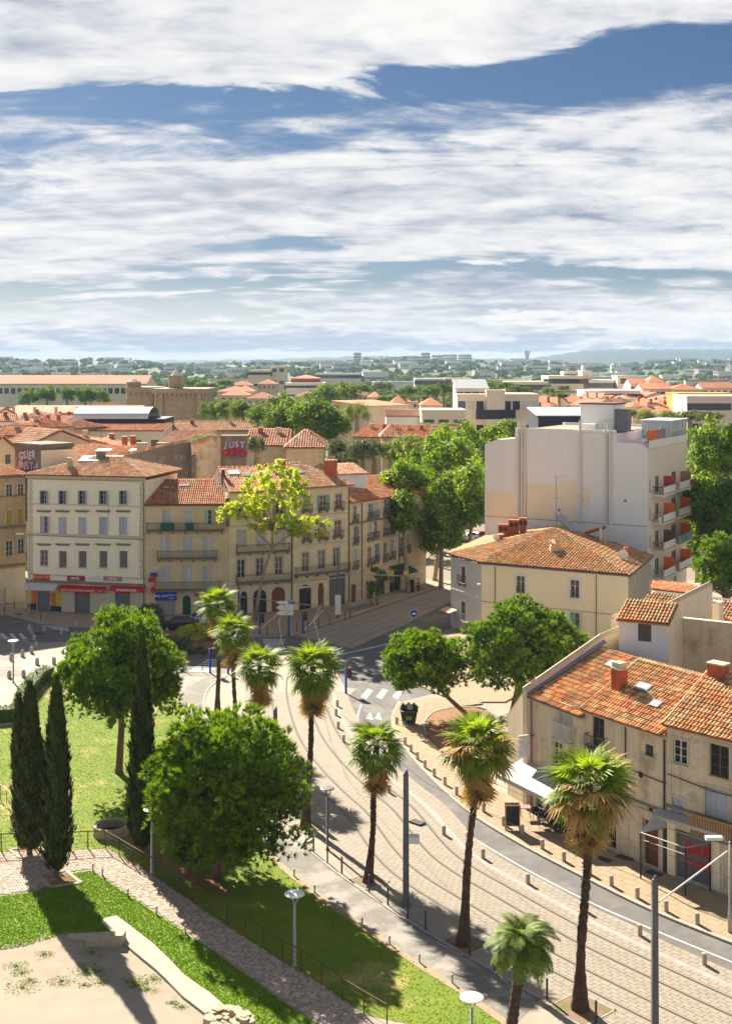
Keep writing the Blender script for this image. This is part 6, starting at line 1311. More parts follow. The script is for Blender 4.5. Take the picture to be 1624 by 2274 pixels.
# ------------------------------------------------------------------ the town behind: blocks, roofs, church, trees, hills
WM = {}
def far_window(w, h, dark='glass'):
    key = (round(w, 1), round(h, 1), dark)
    if key not in WM: WM[key] = MB().box(-w / 2, w / 2, -.05, .05, 0, h).mesh('window', m[dark])
    return WM[key]
def block(name, label, cat, fr, x0, x1, yt, Y, depth, roof='flat', rise=2.0, wall='wall_pale', rmat='roof_far', rows=0, cols=0, wh=(1.1, 1.5), dz=3.0, first=1.0, Y1=None, group=None, z0=0.0, shut=None, loggia=False, dark='glass', chim=0):
    """distant building: front wall from x0 to x1 with its eave at yt, Y = distance of the left end, Y1 of the right end"""
    Y1 = Y1 or Y; A, B = V(fr, x0, yt, Y), V(fr, x1, yt, Y1); F = Fac(A, B); ze = (A.z + B.z) / 2; root = thing(name, label, cat, F.pt(F.L / 2, z0), group=group)
    wl = MB().prism([F.pt(0, 0), F.pt(F.L, 0), F.pt(F.L, 0, -depth), F.pt(0, 0, -depth)], z0, ze); o = .35
    a, b_, c, d = F.pt(-o, ze + .02, o), F.pt(F.L + o, ze + .02, o), F.pt(F.L + o, ze + .02, -depth - o), F.pt(-o, ze + .02, -depth - o)
    near = Y < 335 and roof != 'flat' and rmat != 'zinc_pale' and rmat != 'zinc'; tl = {'roof_far': 'tile', 'roof_pale': 'tile_pale'}.get(rmat, rmat); tr_ = lambda *pl: [tile_roof(root, p_, tl, .42, .8) for p_ in pl]
    if roof == 'gable':
        r0, r1_ = F.pt(-o, ze + rise, -depth / 2), F.pt(F.L + o, ze + rise, -depth / 2); rf = MB().add([a, b_, r1_, r0, c, d], [(0, 1, 2, 3), (4, 5, 3, 2)]); rf.add([p - Vector((0, 0, .25)) for p in (a, b_, r1_, r0, c, d)], [(3, 2, 1, 0), (2, 3, 5, 4)])
        wl.add([F.pt(0, ze), F.pt(0, ze + rise - .3, -depth / 2), F.pt(0, ze, -depth), F.pt(F.L, ze), F.pt(F.L, ze + rise - .3, -depth / 2), F.pt(F.L, ze, -depth)], [(0, 1, 2), (5, 4, 3)]); ro = tr_([a, b_, r1_, r0], [c, d, r0, r1_]) if near else rf.build('roof', m[rmat], root)
    elif roof == 'side':          # gable end towards the viewer
        r0, r1_ = F.pt(F.L / 2, ze + rise, o), F.pt(F.L / 2, ze + rise, -depth - o); rf = MB().add([a, r0, r1_, d, b_, c], [(0, 1, 2, 3), (1, 4, 5, 2)]); rf.add([p - Vector((0, 0, .25)) for p in (a, r0, r1_, d, b_, c)], [(3, 2, 1, 0), (2, 5, 4, 1)])
        wl.add([F.pt(0, ze), F.pt(F.L, ze), F.pt(F.L / 2, ze + rise - .3)], [(0, 1, 2)]); ro = tr_([d, a, r0, r1_], [b_, c, r1_, r0]) if near else rf.build('roof', m[rmat], root)
    elif roof == 'hip':
        h = min(depth / 2, F.L / 2 - .1); r0, r1_ = F.pt(h, ze + rise, -depth / 2), F.pt(F.L - h, ze + rise, -depth / 2); ro = tr_([a, b_, r1_, r0], [b_, c, r1_], [c, d, r0, r1_], [d, a, r0]) if near else MB().add([a, b_, c, d, r0, r1_], [(0, 1, 5, 4), (1, 2, 5), (2, 3, 4, 5), (3, 0, 4), (3, 2, 1, 0)]).build('roof', m[rmat], root)
    elif roof == 'shed':
        r0, r1_ = F.pt(-o, ze + rise, -depth), F.pt(F.L + o, ze + rise, -depth); ro = tr_([a, b_, r1_, r0]) if near else MB().add([a, b_, r1_, r0, a - Vector((0, 0, .2)), b_ - Vector((0, 0, .2)), r1_ - Vector((0, 0, .2)), r0 - Vector((0, 0, .2))], [(0, 1, 2, 3), (7, 6, 5, 4), (0, 4, 5, 1), (1, 5, 6, 2), (3, 7, 4, 0)]).build('roof', m[rmat], root)
        wl.add([F.pt(0, ze), F.pt(F.L, ze), F.pt(F.L, ze, -depth), F.pt(0, ze, -depth), F.pt(F.L, ze + rise - .2, -depth), F.pt(0, ze + rise - .2, -depth)], [(1, 2, 4), (0, 5, 3), (3, 5, 4, 2)])
    else:
        ro = MB().box(-.15, F.L + .15, -.15, depth + .15, ze + .003, ze + .5, F.M(0, 0)).build('parapet', m[wall], root)
    wl.build('wall', m[wall], root)
    for r_ in range(rows):
        z = ze - first - wh[1] - r_ * dz
        if z < z0 + .3: break
        for c_ in range(cols):
            u = (c_ + .5) * F.L / cols
            w = put('window', far_window(*wh, dark if not (shut and random.random() < .3) else shut), root, loc=F.pt(u, z) - wt(root), rz=F.ang)
        if loggia: MB().box(.2, F.L - .2, -1.1, -.06, z - .15, z + .85, F.M(0, 0)).build('balcony', m[wall], root)
    for k in range(chim): u = F.L * (k + .6) / (chim + .2); chimney(root, F.pt(u, ze + rise * .6, -depth * .35), .8, .6, 1.3, random.choice(['brick_red', 'wall_tan']))
    return root, F, ze
# ---- just behind the row
def graffiti_wall(root, F, lines, u, z, size, mats):
    """sprayed letters, each with its own tilt, over a wash of spray paint"""
    for i, (s_, mt) in enumerate(zip(lines, mats)):
        for k, ch in enumerate(s_):
            uu_ = u + (k - (len(s_) - 1) / 2) * size * .68; zz = z - i * size * .92 + random.uniform(-.1, .1) * size
            bk_ = text(root, ch, F, uu_ + .06, zz - .05, size * 1.12, ('blue_sign', 'cloth_purple', 'dark_red')[(i + k) % 3], .02, 0, .09, 'graffiti'); o = text(root, ch, F, uu_, zz, size, mt, .05, random.uniform(-.2, .3), .05, 'graffiti')
            t_ = random.uniform(-.25, .25); o.rotation_euler = (R(90), t_, F.ang); bk_.rotation_euler = (R(90), t_, F.ang)
root, F, ze = block('attic_house', 'small attic house covered with white and violet graffiti on the rooftops at left', 'house', E1, 100, 268, 712, 168, 5, 'flat', 0, 'wall_dark', Y1=164, z0=10)
graffiti_wall(root, F, ['GUER', 'BNSTA'], F.L / 2, ze - 1.1, 1.45, ['frame_white', 'shutter_grey'])
F2b = Fac(F.pt(F.L, 0), F.pt(F.L, 0) + Vector((4.2, 3.0, 0))); MB().box(0, F2b.L, 0, .3, 10, ze - .3, F2b.M(0, 0)).build('side_wall', m['wall_gable'], root); window(root, F2b, 2.4, ze - 3.2, .8, 1.6, 'dark', frame='frame_dark')
r_, F, ze = block('rooftop_house', 'house with an orange roof and white skylights just behind the corner building', 'house', E1, 345, 760, 822, 176, 16, 'shed', 1.5, 'wall_tan', 'roof_far', group=None, z0=0)
for u in (5, 10): skylight(r_, [F.pt(0, ze + .1, 0), F.pt(F.L, ze + .1, 0)], F.pt(0, ze + 1.6, -16), u, 9.5, 2.2, 2.4, 'zinc_pale')
for u in (11, 14, 15.5): chimney(r_, F.pt(u, ze + 1.0, -9), 1.4, .9, 1.4, random.choice(['brick_red', 'wall_tan']))
block('gable_barn', 'wide tan gable wall with a shallow tiled roof in the old town at left', 'house', E1, 150, 640, 715, 205, 16, 'side', 3.0, 'wall_tan', 'tile_old', Y1=215)
root, F, ze = block('vaulted_hall', 'long hall with a grey barrel vault roof above a dark clerestory', 'hall', E1, 390, 1062, 606, 262, 12, 'shed', 1.0, 'wall_concrete', 'roof_far', 1, 6, (1.6, 3.2), 3, 1.9)
Fv = Fac(V(E1, 548, 560, 274), V(E1, 1068, 560, 274)); zv = V(E1, 800, 560, 274).z; zv1 = V(E1, 800, 528, 274).z; MB().box(0, Fv.L, 0, 14, zv - 3, zv1, Fv.M(0, 0)).build('clerestory', m['navy'], root); vb = MB(); nn = 12; ua, ub = -2.5, Fv.L - 3.5
for i in range(nn):
    a0, a1 = math.pi * i / nn, math.pi * (i + 1) / nn
    vb.add([Fv.pt(u, zv1 + 2.4 * math.sin(a), -7 + 7.3 * math.cos(a)) for a in (a0, a1) for u in (ua, ub)], [(0, 1, 3, 2)])
vb.add([Fv.pt(ua, zv1 + 2.4 * math.sin(math.pi * i / nn), -7 + 7.3 * math.cos(math.pi * i / nn)) for i in range(nn + 1)], [tuple(range(nn + 1))]); vb.build('barrel_roof', m['zinc_pale'], root)
block('long_roof_house', 'long low house with weathered tiles right of the barrel vaulted hall', 'house', E1, 1075, 1640, 606, 285, 14, 'gable', 1.8, 'wall_tan', 'tile_old', chim=2)
block('pink_roof_house', 'house with a pale pink tiled roof behind the grey party wall', 'house', E1, 1050, 1330, 690, 225, 16, 'shed', 1.4, 'wall_tan', 'roof_pale')
o = firewall('rooftop_wall', 'tall stained grey firewall with rusty streaks behind the honey stone house', [V(E1, 750, 778, 172), V(E1, 1060, 702, 174), V(E1, 1250, 672, 175), V(E1, 1258, 770, 172)], .5, 'wall_dark', 10)
root, F, ze = block('graffiti_stack', 'rooftop wall sprayed with red and blue graffiti behind the arcaded house', 'wall', E1, 1440, 1600, 660, 172, 2.5, 'flat', 0, 'wall_dark', z0=12); graffiti_wall(root, F, ['JUST', 'OUPO'], F.L / 2, ze - .8, 1.15, ['shutter_blue', 'red'])
firewall('chimney_wall', 'rough stone chimney wall left of the red and blue graffiti', [V(E1, 1262, 700, 173), V(E1, 1300, 690, 173), V(E1, 1440, 662, 173)], 1.2, 'wall_old2', 12)
root, F, ze = block('blue_window_house', 'stone house with pale red hipped roof and one blue window behind the row', 'house', E2, 315, 552, 718, 205, 15, 'hip', 2.7, 'wall_stone', 'roof_pale', chim=0); window(root, F, F.sz(E2, 436, 780)[0], F.sz(E2, 436, 780)[1] - .9, 1.5, 1.8, 'glass', frame='blue_sign')
block('low_hip_house', 'house with pale red roof joined left of the blue window house', 'house', E2, 60, 320, 705, 212, 18, 'gable', 2.5, 'wall_tan', 'roof_pale', chim=2)
# ---- left middle distance
block('barracks', 'long stone barracks with red roofs and rows of windows at far left', 'building', E1, -60, 950, 300, 620, 30, 'gable', 4.2, 'wall_concrete', 'roof_far', 3, 24, (2.2, 2.8), 9.5, 2.2)
block('red_roof_range', 'long range with a bright red roof in front of the barracks trees', 'building', E1, -60, 820, 530, 372, 30, 'shed', 3.2, 'wall_tan', 'roof_far', chim=6)
# fortified church
def fort(x0, x1, yt, Y, d, root, cren=True):
    A, B = V(E1, x0, yt, Y), V(E1, x1, yt, Y); F = Fac(A, B); MB().box(0, F.L, 0, d, 0, A.z, F.M(0, 0)).build('tower', m['fort'], root); cr = MB(); n_ = int(F.L / 1.6)
    MB().box(-.7, F.L + .7, -.7, d + .7, A.z + .004, A.z + 1.6, F.M(0, 0)).build('parapet', m['fort'], root)
    for k in range(n_): u = (k + .5) * F.L / n_; cr.box(u - .35, u + .35, -.66, -.01, A.z - 1.3, A.z, F.M(0, 0))
    cr.build('corbels', m['fort'], root); return F, A.z
root = thing('fortified_church', 'square fortified stone church with a round turret and cone at left', 'church', V(E1, 1160, 545, 430).xy.to_3d()); F, zt1 = fort(1000, 1335, 362, 428, 26, root); fort(825, 995, 352, 436, 24, root)
MB().box(2, 3.2, -.9, .0, 0, zt1, F.M(0, 0)).build('buttress', m['fort'], root); MB().box(F.L - 3, F.L - 1.4, -.9, .0, 0, zt1, F.M(0, 0)).build('buttress', m['fort'], root)
c = V(E1, 1143, 335, 436); rt = V(E1, 1190, 335, 436).x - c.x; zt2 = V(E1, 1143, 262, 436).z; MB().lathe([(rt, c.z - 3), (rt, zt2), (rt * 1.08, zt2 + .1), (rt * 1.08, zt2 + .8)], 14, (c.x, c.y, 0)).build('turret', m['fort'], root); MB().lathe([(rt * .72, zt2 + .8), (.1, V(E1, 1143, 205, 436).z)], 14, (c.x, c.y, 0)).build('cone_roof', m['wall_concrete'], root)
c = V(E1, 870, 345, 440); MB().lathe([(2.6, c.z - 3), (2.6, V(E1, 870, 290, 440).z), (3, V(E1, 870, 288, 440).z), (.4, V(E1, 870, 268, 440).z)], 10, (c.x, c.y, 0)).build('turret', m['fort'], root)
# ---- centre and right middle distance
block('terrace_flats', 'stepped concrete block of flats with planted terraces left of centre', 'apartment block', E2, 70, 215, 215, 800, 30, 'flat', 0, 'wall_concrete', rows=4, cols=6, wh=(4.5, 2.6), dz=7.5, loggia=True); block('terrace_tower', 'tall plain end wall of the stepped concrete flats', 'apartment block', E2, 215, 310, 190, 805, 25, 'flat', 0, 'wall_concrete', rows=5, cols=2, wh=(3, 2.4), dz=8)
block('balcony_flats', 'flats with long white balconies and a brown top storey in the centre distance', 'apartment block', E2, 312, 560, 300, 690, 30, 'flat', 0, 'wall_pale', rows=3, cols=9, wh=(4, 2.2), dz=5.0, loggia=True); block('brown_penthouse', 'brown brick top storey over the balcony flats', 'apartment block', E2, 345, 530, 265, 700, 18, 'hip', 2, 'brick_red', 'roof_pale', z0=10)
block('long_white_flats', 'long white block of flats with dark window bands behind the centre trees', 'apartment block', E2, 505, 800, 236, 1000, 20, 'flat', 0, 'wall_pale', rows=3, cols=14, wh=(4, 2.6), dz=7)
block('white_slab_flats', 'low white slab flats beyond the central trees', 'apartment block', E2, 1150, 1340, 270, 880, 20, 'flat', 0, 'wall_white', rows=2, cols=10, wh=(3, 3), dz=7); block('tan_slab_flats', 'tan slab flats joined right of the low white ones', 'apartment block', E2, 1345, 1520, 268, 885, 20, 'flat', 0, 'wall_pinkcream', rows=2, cols=9, wh=(3, 3), dz=7)
block('chimney_row_house', 'long orange roofed house with many chimneys in front of the white house', 'house', E2, 750, 1340, 655, 272, 16, 'gable', 2.3, 'wall_tan', 'roof_far', 1, 8, chim=7, Y1=262); block('small_hip_house', 'little house with a bright orange hipped roof among the chimneys', 'house', E2, 935, 1060, 648, 258, 9, 'hip', 2.4, 'wall_tan', 'roof_far')
block('white_gable_house', 'white house with red roof edge in the middle distance', 'house', E2, 965, 1190, 512, 330, 16, 'shed', 1.2, 'wall_white', 'roof_pale'); block('blank_wall_house', 'large blank tan wall house behind the white one', 'house', E2, 850, 1110, 440, 370, 18, 'shed', 1.2, 'wall_tan', 'roof_far', Y1=380)
block('balcony_villa', 'cream low flats with a corner balcony in the middle distance', 'apartment block', E2, 1195, 1480, 482, 318, 14, 'flat', 0, 'wall_yellow', rows=1, cols=3, wh=(2.6, 3.2), first=2.0)
block('cream_flats', 'cream flats with white shutters right of the balcony villa', 'apartment block', E3, -160, 370, 378, 345, 16, 'flat', 0, 'wall_pinkcream', rows=4, cols=9, wh=(2.0, 2.4), dz=6.6, first=1.5, shut='frame_white'); block('roof_flats', 'grey roofed penthouse on top of the cream flats', 'apartment block', E2, 1415, 1624, 330, 352, 12, 'shed', 2.5, 'wall_pinkcream', 'zinc', 1, 4, (2, 1.6)); block('loggia_flats', 'cream bay with a red arched top beside the flats', 'apartment block', E3, 30, 150, 352, 343, 3, 'flat', 0, 'wall_pinkcream', rows=3, cols=1, wh=(11, 2.6), dz=6.6, first=5)
block('stepped_flats', 'long stepped cream apartment block with deep balconies at right', 'apartment block', E3, 430, 660, 255, 600, 24, 'flat', 0, 'wall_concrete', rows=5, cols=4, wh=(9, 3.2), dz=6, loggia=True); block('stepped_wing', 'right wing of the stepped apartments with plain upper wall', 'apartment block', E3, 660, 950, 282, 605, 24, 'flat', 0, 'wall_pale', rows=2, cols=8, wh=(3, 2.4), dz=7); block('stepped_wing', 'left low wing of the stepped apartments', 'apartment block', E3, 170, 430, 292, 595, 24, 'flat', 0, 'wall_concrete', rows=3, cols=8, wh=(5, 2.6), dz=6); block('lift_tower', 'square lift tower rising from the stepped apartments', 'tower', E3, 650, 712, 222, 610, 12, 'flat', 0, 'wall_concrete'); block('lift_tower', 'second small lift tower left on the stepped apartments', 'tower', E3, 530, 612, 226, 612, 10, 'flat', 0, 'wall_concrete', rows=1, cols=2, wh=(3, 2)); block('end_tower', 'narrow end tower at the right of the stepped apartments', 'tower', E3, 880, 950, 252, 600, 14, 'flat', 0, 'wall_pinkcream', rows=4, cols=1, wh=(2.4, 2.6), dz=7)
block('white_office', 'low white building with ribbon windows in front of the stepped apartments', 'building', E3, 665, 1030, 350, 500, 18, 'flat', 0, 'wall_pale', rows=2, cols=14, wh=(3.2, 2.0), dz=4.5)
for i, (x0, x1, y, Y, w) in enumerate(((965, 1090, 302, 560, 'wall_pinkcream'), (1085, 1180, 285, 555, 'wall_pinkcream'), (1040, 1230, 335, 520, 'wall_pinkcream'), (1220, 1440, 340, 540, 'wall_yellow'), (1430, 1640, 330, 560, 'wall_pale'))):
    block('orange_roof_house', ('orange roofed house right of the end tower', 'tall orange roofed house with a square attic', 'long low orange roofed house below the attic house', 'wide yellow house with long orange roof at right', 'pale house with orange roof at the right edge')[i], 'house', E3, x0, x1, y, Y, 16, ('gable', 'hip')[i % 2], 2.6, w, 'roof_far', 1, 5, (1.6, 1.6))
block('pink_flats', 'pink block of flats with white balconies at the right edge', 'apartment block', E3, 1330, 1760, 392, 320, 15, 'flat', 0, 'wall_pink', rows=4, cols=9, wh=(1.9, 1.8), dz=5.2, first=1.4, shut='frame_white'); block('yellow_house', 'mustard yellow house behind the pink flats', 'house', E3, 1270, 1640, 372, 360, 14, 'flat', 0, 'yellow_shutter', rows=1, cols=5, wh=(1.6, 1.8)); block('market_shed', 'grey roofed shed with a dark open front behind the lift house', 'shed', E3, 365, 900, 505, 262, 16, 'shed', 1.2, 'navy', 'zinc_pale')
OT = 'small houses with terracotta roofs in the old quarter at right'; k = 0
for x0, y, w_, Y in [(380, 440, 110, 400), (470, 425, 90, 430), (575, 440, 150, 395), (720, 430, 110, 410), (840, 450, 130, 385), (960, 432, 100, 430), (1040, 455, 120, 380), (1140, 440, 130, 400), (1230, 460, 110, 370), (640, 405, 130, 470), (800, 402, 120, 480), (930, 398, 130, 490), (1060, 380, 150, 500), (1180, 400, 120, 470), (420, 395, 90, 480), (1010, 480, 130, 350), (1130, 485, 140, 345), (880, 478, 100, 355), (390, 470, 120, 360)]:
    block('old_town_house', 'small terracotta roofed house packed into the old quarter at right', 'house', E3, x0, x0 + w_, y, Y, random.uniform(9, 15), random.choice(['gable', 'side', 'hip', 'shed']), random.uniform(1.4, 2.4), random.choice(['wall_tan', 'wall_concrete', 'wall_pale', 'wall_stone']), random.choice(['roof_far', 'roof_far', 'roof_pale']), 1, random.choice([2, 3, 4]), (1.1, 1.4), group=OT, chim=random.choice([0, 1, 2]), Y1=Y + random.uniform(-8, 8))
LT = 'small houses with terracotta roofs in the old quarter at left'
for x0, y, w_, Y in [(-40, 640, 190, 215), (-30, 545, 130, 290), (60, 590, 170, 250), (120, 560, 130, 290), (230, 570, 150, 275), (300, 590, 130, 262), (-20, 500, 120, 330), (110, 520, 190, 330), (300, 545, 130, 320), (-60, 720, 150, 185), (480, 700, 150, 215), (600, 690, 160, 222), (700, 730, 130, 200), (880, 735, 120, 195)]:
    block('old_town_house', 'small terracotta roofed house packed into the old quarter at left', 'house', E1, x0, x0 + w_, y, Y, random.uniform(9, 14), random.choice(['gable', 'side', 'hip', 'shed']), random.uniform(1.2, 2.0), random.choice(['wall_tan', 'wall_concrete', 'wall_pale', 'wall_stone']), random.choice(['roof_far', 'roof_pale', 'roof_far']), 1, random.choice([2, 3]), (1.0, 1.4), group=LT, chim=random.choice([0, 1, 2]), Y1=Y + random.uniform(-6, 6))
for lab, nm, grp, xs_r, Yr, zr_, cnt in (('terracotta roofed house in the crowded quarter beyond the white block', 'quarter_house', 'crowded houses beyond the white block', (1180, 1630), (400, 780), (13, 18), 34), ('terracotta roofed house among the trees beyond the centre', 'garden_house', 'scattered houses beyond the centre', (480, 1180), (430, 900), (9, 14), 26), ('terracotta roofed house on the left beyond the vaulted hall', 'hall_quarter_house', 'houses beyond the vaulted hall', (-10, 300), (300, 520), (11, 14.5), 14)):
    for i in range(cnt):
        Y = random.uniform(*Yr); x = random.uniform(*xs_r); ze_ = random.uniform(*zr_); w_ = random.uniform(8, 16) * FOC / Y; y = HZ + (CAMH - ze_) * FOC / Y
        block(nm, lab, 'house', FD, x, x + w_, y, Y, random.uniform(9, 14), random.choice(['gable', 'hip', 'side', 'gable']), random.uniform(1.6, 2.6), random.choice(['wall_tan', 'wall_concrete', 'wall_pale', 'wall_yellow']), random.choice(['roof_far', 'roof_far', 'roof_pale']), 1, random.choice([2, 3, 4]), (1.2, 1.5), group=grp, chim=random.choice([0, 1]), Y1=Y + random.uniform(-5, 5))
CT = 'small houses with terracotta roofs between the trees in the centre'
for x0, y, w_, Y in [(1411, 350, 213, 560), (1430, 375, 180, 500), (1500, 310, 130, 640)]:
    block('villa', 'terracotta roofed house right of the fortified church', 'house', E1, x0, x0 + w_, y, Y, 15, 'hip', 2.4, 'wall_tan', 'roof_far', 1, 4, group=CT)
for x0, y, w_, Y in [(-20, 350, 120, 520), (60, 395, 180, 480), (370, 380, 160, 560), (850, 388, 80, 520), (1000, 425, 90, 420), (1190, 440, 140, 400), (130, 300, 120, 650)]:
    block('villa', 'terracotta roofed house between the trees in the centre distance', 'house', E2, x0, x0 + w_, y, Y, 14, 'hip', 2.4, 'wall_tan', 'roof_far', 1, 4, group=CT + ' distance')
# ---- far suburbs
FS_ = 'white suburb houses on the far slopes'
def terrain(x, Y):
    k_ = max(0.0, min(1.0, (Y - 1000) / 2700)); u = x / Y; k_ = k_ * k_ * (3 - 2 * k_); return (34 + 7 * math.sin(u * 21 + .8) + 4 * math.sin(u * 55 + Y * .002)) * k_
tn = MB(); xs_ = [-.45 + .9 * i / 60 for i in range(61)]; ys_ = [1000 + 150 * j for j in range(22)] + [4400, 4900, 5500]; tn.add([(u * Y, Y, (terrain(u * Y, Y) if Y < 4500 else 20 if Y < 5000 else -1) - .1) for Y in ys_ for u in xs_], [(j * 61 + i, j * 61 + i + 1, (j + 1) * 61 + i + 1, (j + 1) * 61 + i) for j in range(len(ys_) - 1) for i in range(60)]); tn.build('terrain', m['land'], smooth=True, kind='structure')
for i in range(140):
    Y = random.uniform(1150, 3600); u = random.uniform(-.31, .31); x = u * Y; z = terrain(x, Y); w_ = random.uniform(12, 34) * (1 + Y / 4000); h = random.uniform(9, 15); Mx = Matrix.Translation((x, Y, z)) @ Matrix.Rotation(random.uniform(-.4, .4), 4, 'Z')
    root = thing('suburb_house', 'tiny white or cream building among the trees of the far suburbs', 'house', (x, Y, z), group=FS_); MB().box(-w_ / 2, w_ / 2, 0, 12, -3, h, Mx).build('wall', m['wall_far'], root)
    MB().box(-w_ / 2 - .4, w_ / 2 + .4, -.4, 12.4, h, h + 1.0, Mx).build('roof', m[random.choice(['roof_pale', 'wall_far', 'wall_far'])], root); MB().box(-w_ * .42, w_ * .42, -.1, -.02, h * .45, h * .45 + 1.8, Mx).build('window', m['glass'], root)
for i, (x0, x1, y, lab) in enumerate(((757, 800, 98, 'lone tall pale tower block on the skyline'), (837, 892, 132, 'low pinkish block right of the lone tower'), (1062, 1120, 122, 'left slab of the long housing estate on the skyline'), (1120, 1182, 119, 'second slab of the skyline housing estate'), (1190, 1246, 98, 'tallest block of the skyline housing estate'), (1260, 1330, 113, 'broken middle slab of the skyline estate'), (1330, 1425, 110, 'stepped slab of the skyline estate'), (1428, 1518, 110, 'right end slab of the skyline estate'))):
    block('tower_block', lab, 'tower block', E2, x0, x1, y, 3700 + 60 * i, 30, 'flat', 0, 'wall_pinkcream' if i in (0, 2, 3, 4) else 'wall_far', rows=7 if i in (0, 4) else 4, cols=5, wh=(9, 3.5), dz=8.5, first=3)
c = V(E3, 293, 128, 3900); k = 3900 / FOC / 2.926; root = thing('water_tower', 'mushroom shaped water tower on the skyline', 'water tower', (c.x, c.y, 0)); z1_ = V(E3, 293, 93, 3900).z; MB().lathe([(9 * k, 0), (8 * k, c.z - 5), (10 * k, z1_ - 22), (19 * k, z1_), (19 * k, z1_ + 3)], 16, (c.x, c.y, 0)).build('shell', m['wall_far'], root)
# ---- trees of the middle distance: a few crowns, copied
def crown_set(leaf, n, nb, per, size, r=1.0):
    out = []
    for j in range(n):
        bl = clumps((0, 0, .05), (.78, .78, .66), nb, .30, .4, .9, -.7); v, f, s = leaf_quads(bl, per, size, .3); out.append(npmesh('crown', v, f, m[leaf], s))
    return out
CS = {k_: crown_set(lf, n, nb, per, sz) for k_, lf, n, nb, per, sz in (('t', 'leaf_town', 3, 40, 80, .115), ('l', 'leaf_light', 2, 36, 70, .11), ('o', 'leaf_olive', 2, 40, 80, .10), ('f', 'leaf_far', 3, 26, 36, .17), ('p', 'leaf_plane', 2, 40, 80, .115))}
TM = MB().tube([(0, 0, -.05), (0, 0, .6), (0, 0, 1.0)], [.06, .045, .02], 7).mesh('trunk', m['bark_pale'])
def tree(label, x, y, rx, ry, Y, k_='t', group=None, zb=0.0, name='town_tree'):
    c = V(FD, x, y, Y); s_ = Y / FOC; root = thing(name, label, 'tree', (c.x, c.y, zb), group=group); z = max(c.z - zb, 1)
    put('crown', random.choice(CS[k_]), root, loc=(0, 0, z), rz=random.uniform(0, 6.28), sc=(rx * s_, rx * s_, ry * s_)); put('trunk', TM, root, loc=(0, 0, 0), sc=(z, z, z)); return root
G1 = 'park trees beyond the row of houses'
for x, y, rx, ry, Y, k_ in ((470, 915, 26, 28, 330, 't'), (505, 912, 30, 28, 320, 't'), (540, 915, 32, 32, 300, 't'), (585, 925, 38, 36, 285, 't'), (625, 900, 30, 34, 320, 't'), (660, 930, 55, 52, 262, 't'), (700, 935, 62, 58, 250, 't'), (735, 955, 45, 50, 245, 't'), (715, 880, 42, 32, 420, 't'), (760, 870, 45, 26, 440, 't'), (620, 945, 40, 36, 262, 't')):
    tree('broad leafy park tree standing behind the red roofs in the centre', x, y, rx * 1.22, ry * 1.15, Y, k_, G1)
tree('smooth round pale tree right of the park trees', 792, 918, 36, 34, 320, 'l', None)
for x, y, rx, ry, Y in ((755, 1000, 36, 38, 222), (805, 1005, 40, 42, 218), (770, 1025, 34, 30, 215), (830, 1000, 28, 34, 226)): tree('grey green dark leaved tree behind the brick chimney of the balcony house', x, y, rx, ry, Y, 'o', 'dark trees behind the balcony house')
tree('small olive tree on the terrace beside the pink roof', 570, 990, 26, 32, 200, 'o'); tree('pale bush of a roof garden behind the graffiti wall', 540, 990, 28, 22, 205, 'l'); tree('pale creeper mass behind the grey party wall', 455, 975, 50, 16, 218, 'l')
for x, y, rx, ry, Y in ((865, 1005, 40, 34, 240), (905, 985, 42, 30, 246), (950, 950, 46, 16, 290), (1000, 948, 40, 14, 292), (885, 955, 36, 12, 300)): tree('light green tree in the boulevard gap before the white house', x, y, rx, ry, Y, 'l', 'light trees in the boulevard gap')
for x, rx in ((65, 28), (105, 32), (150, 24), (190, 26), (222, 26)): tree('round dark green tree in front of the long barracks', x, 880 + random.uniform(-4, 4), rx, 28, 540, 't', 'trees in front of the barracks')
for x, y, rx, ry, Y in ((455, 858, 30, 16, 520), (430, 850, 28, 14, 600), (500, 850, 26, 12, 640), (460, 890, 26, 18, 480), (800, 862, 28, 16, 560), (850, 858, 34, 16, 620), (900, 868, 34, 18, 560), (945, 862, 30, 16, 600), (870, 885, 40, 14, 460), (930, 885, 32, 12, 470), (960, 870, 28, 18, 430), (985, 862, 32, 20, 440), (1090, 855, 30, 14, 640), (1150, 865, 36, 14, 420), (1175, 872, 26, 14, 430), (1125, 858, 30, 14, 470), (1240, 878, 28, 10, 430), (1250, 862, 20, 10, 500), (1215, 868, 20, 12, 480)):
    tree('leafy tree among the flats of the middle distance', x, y, rx, ry, Y, random.choice('ttf'), 'trees among the flats')
for x, y, rx, ry, Y, k_ in ((1395, 920, 32, 18, 250, 'l'), (1440, 925, 34, 22, 235, 'l'), (1485, 928, 34, 24, 228, 'l'), (1380, 912, 22, 10, 290, 'l'), (1530, 925, 40, 24, 240, 'f'), (1575, 925, 36, 20, 235, 'f'), (1130, 950, 40, 28, 215, 'p'), (1100, 965, 38, 30, 210, 'p')): tree('tree crown showing behind the roof of the white block', x, y, rx, ry, Y, k_, 'trees behind the white block')
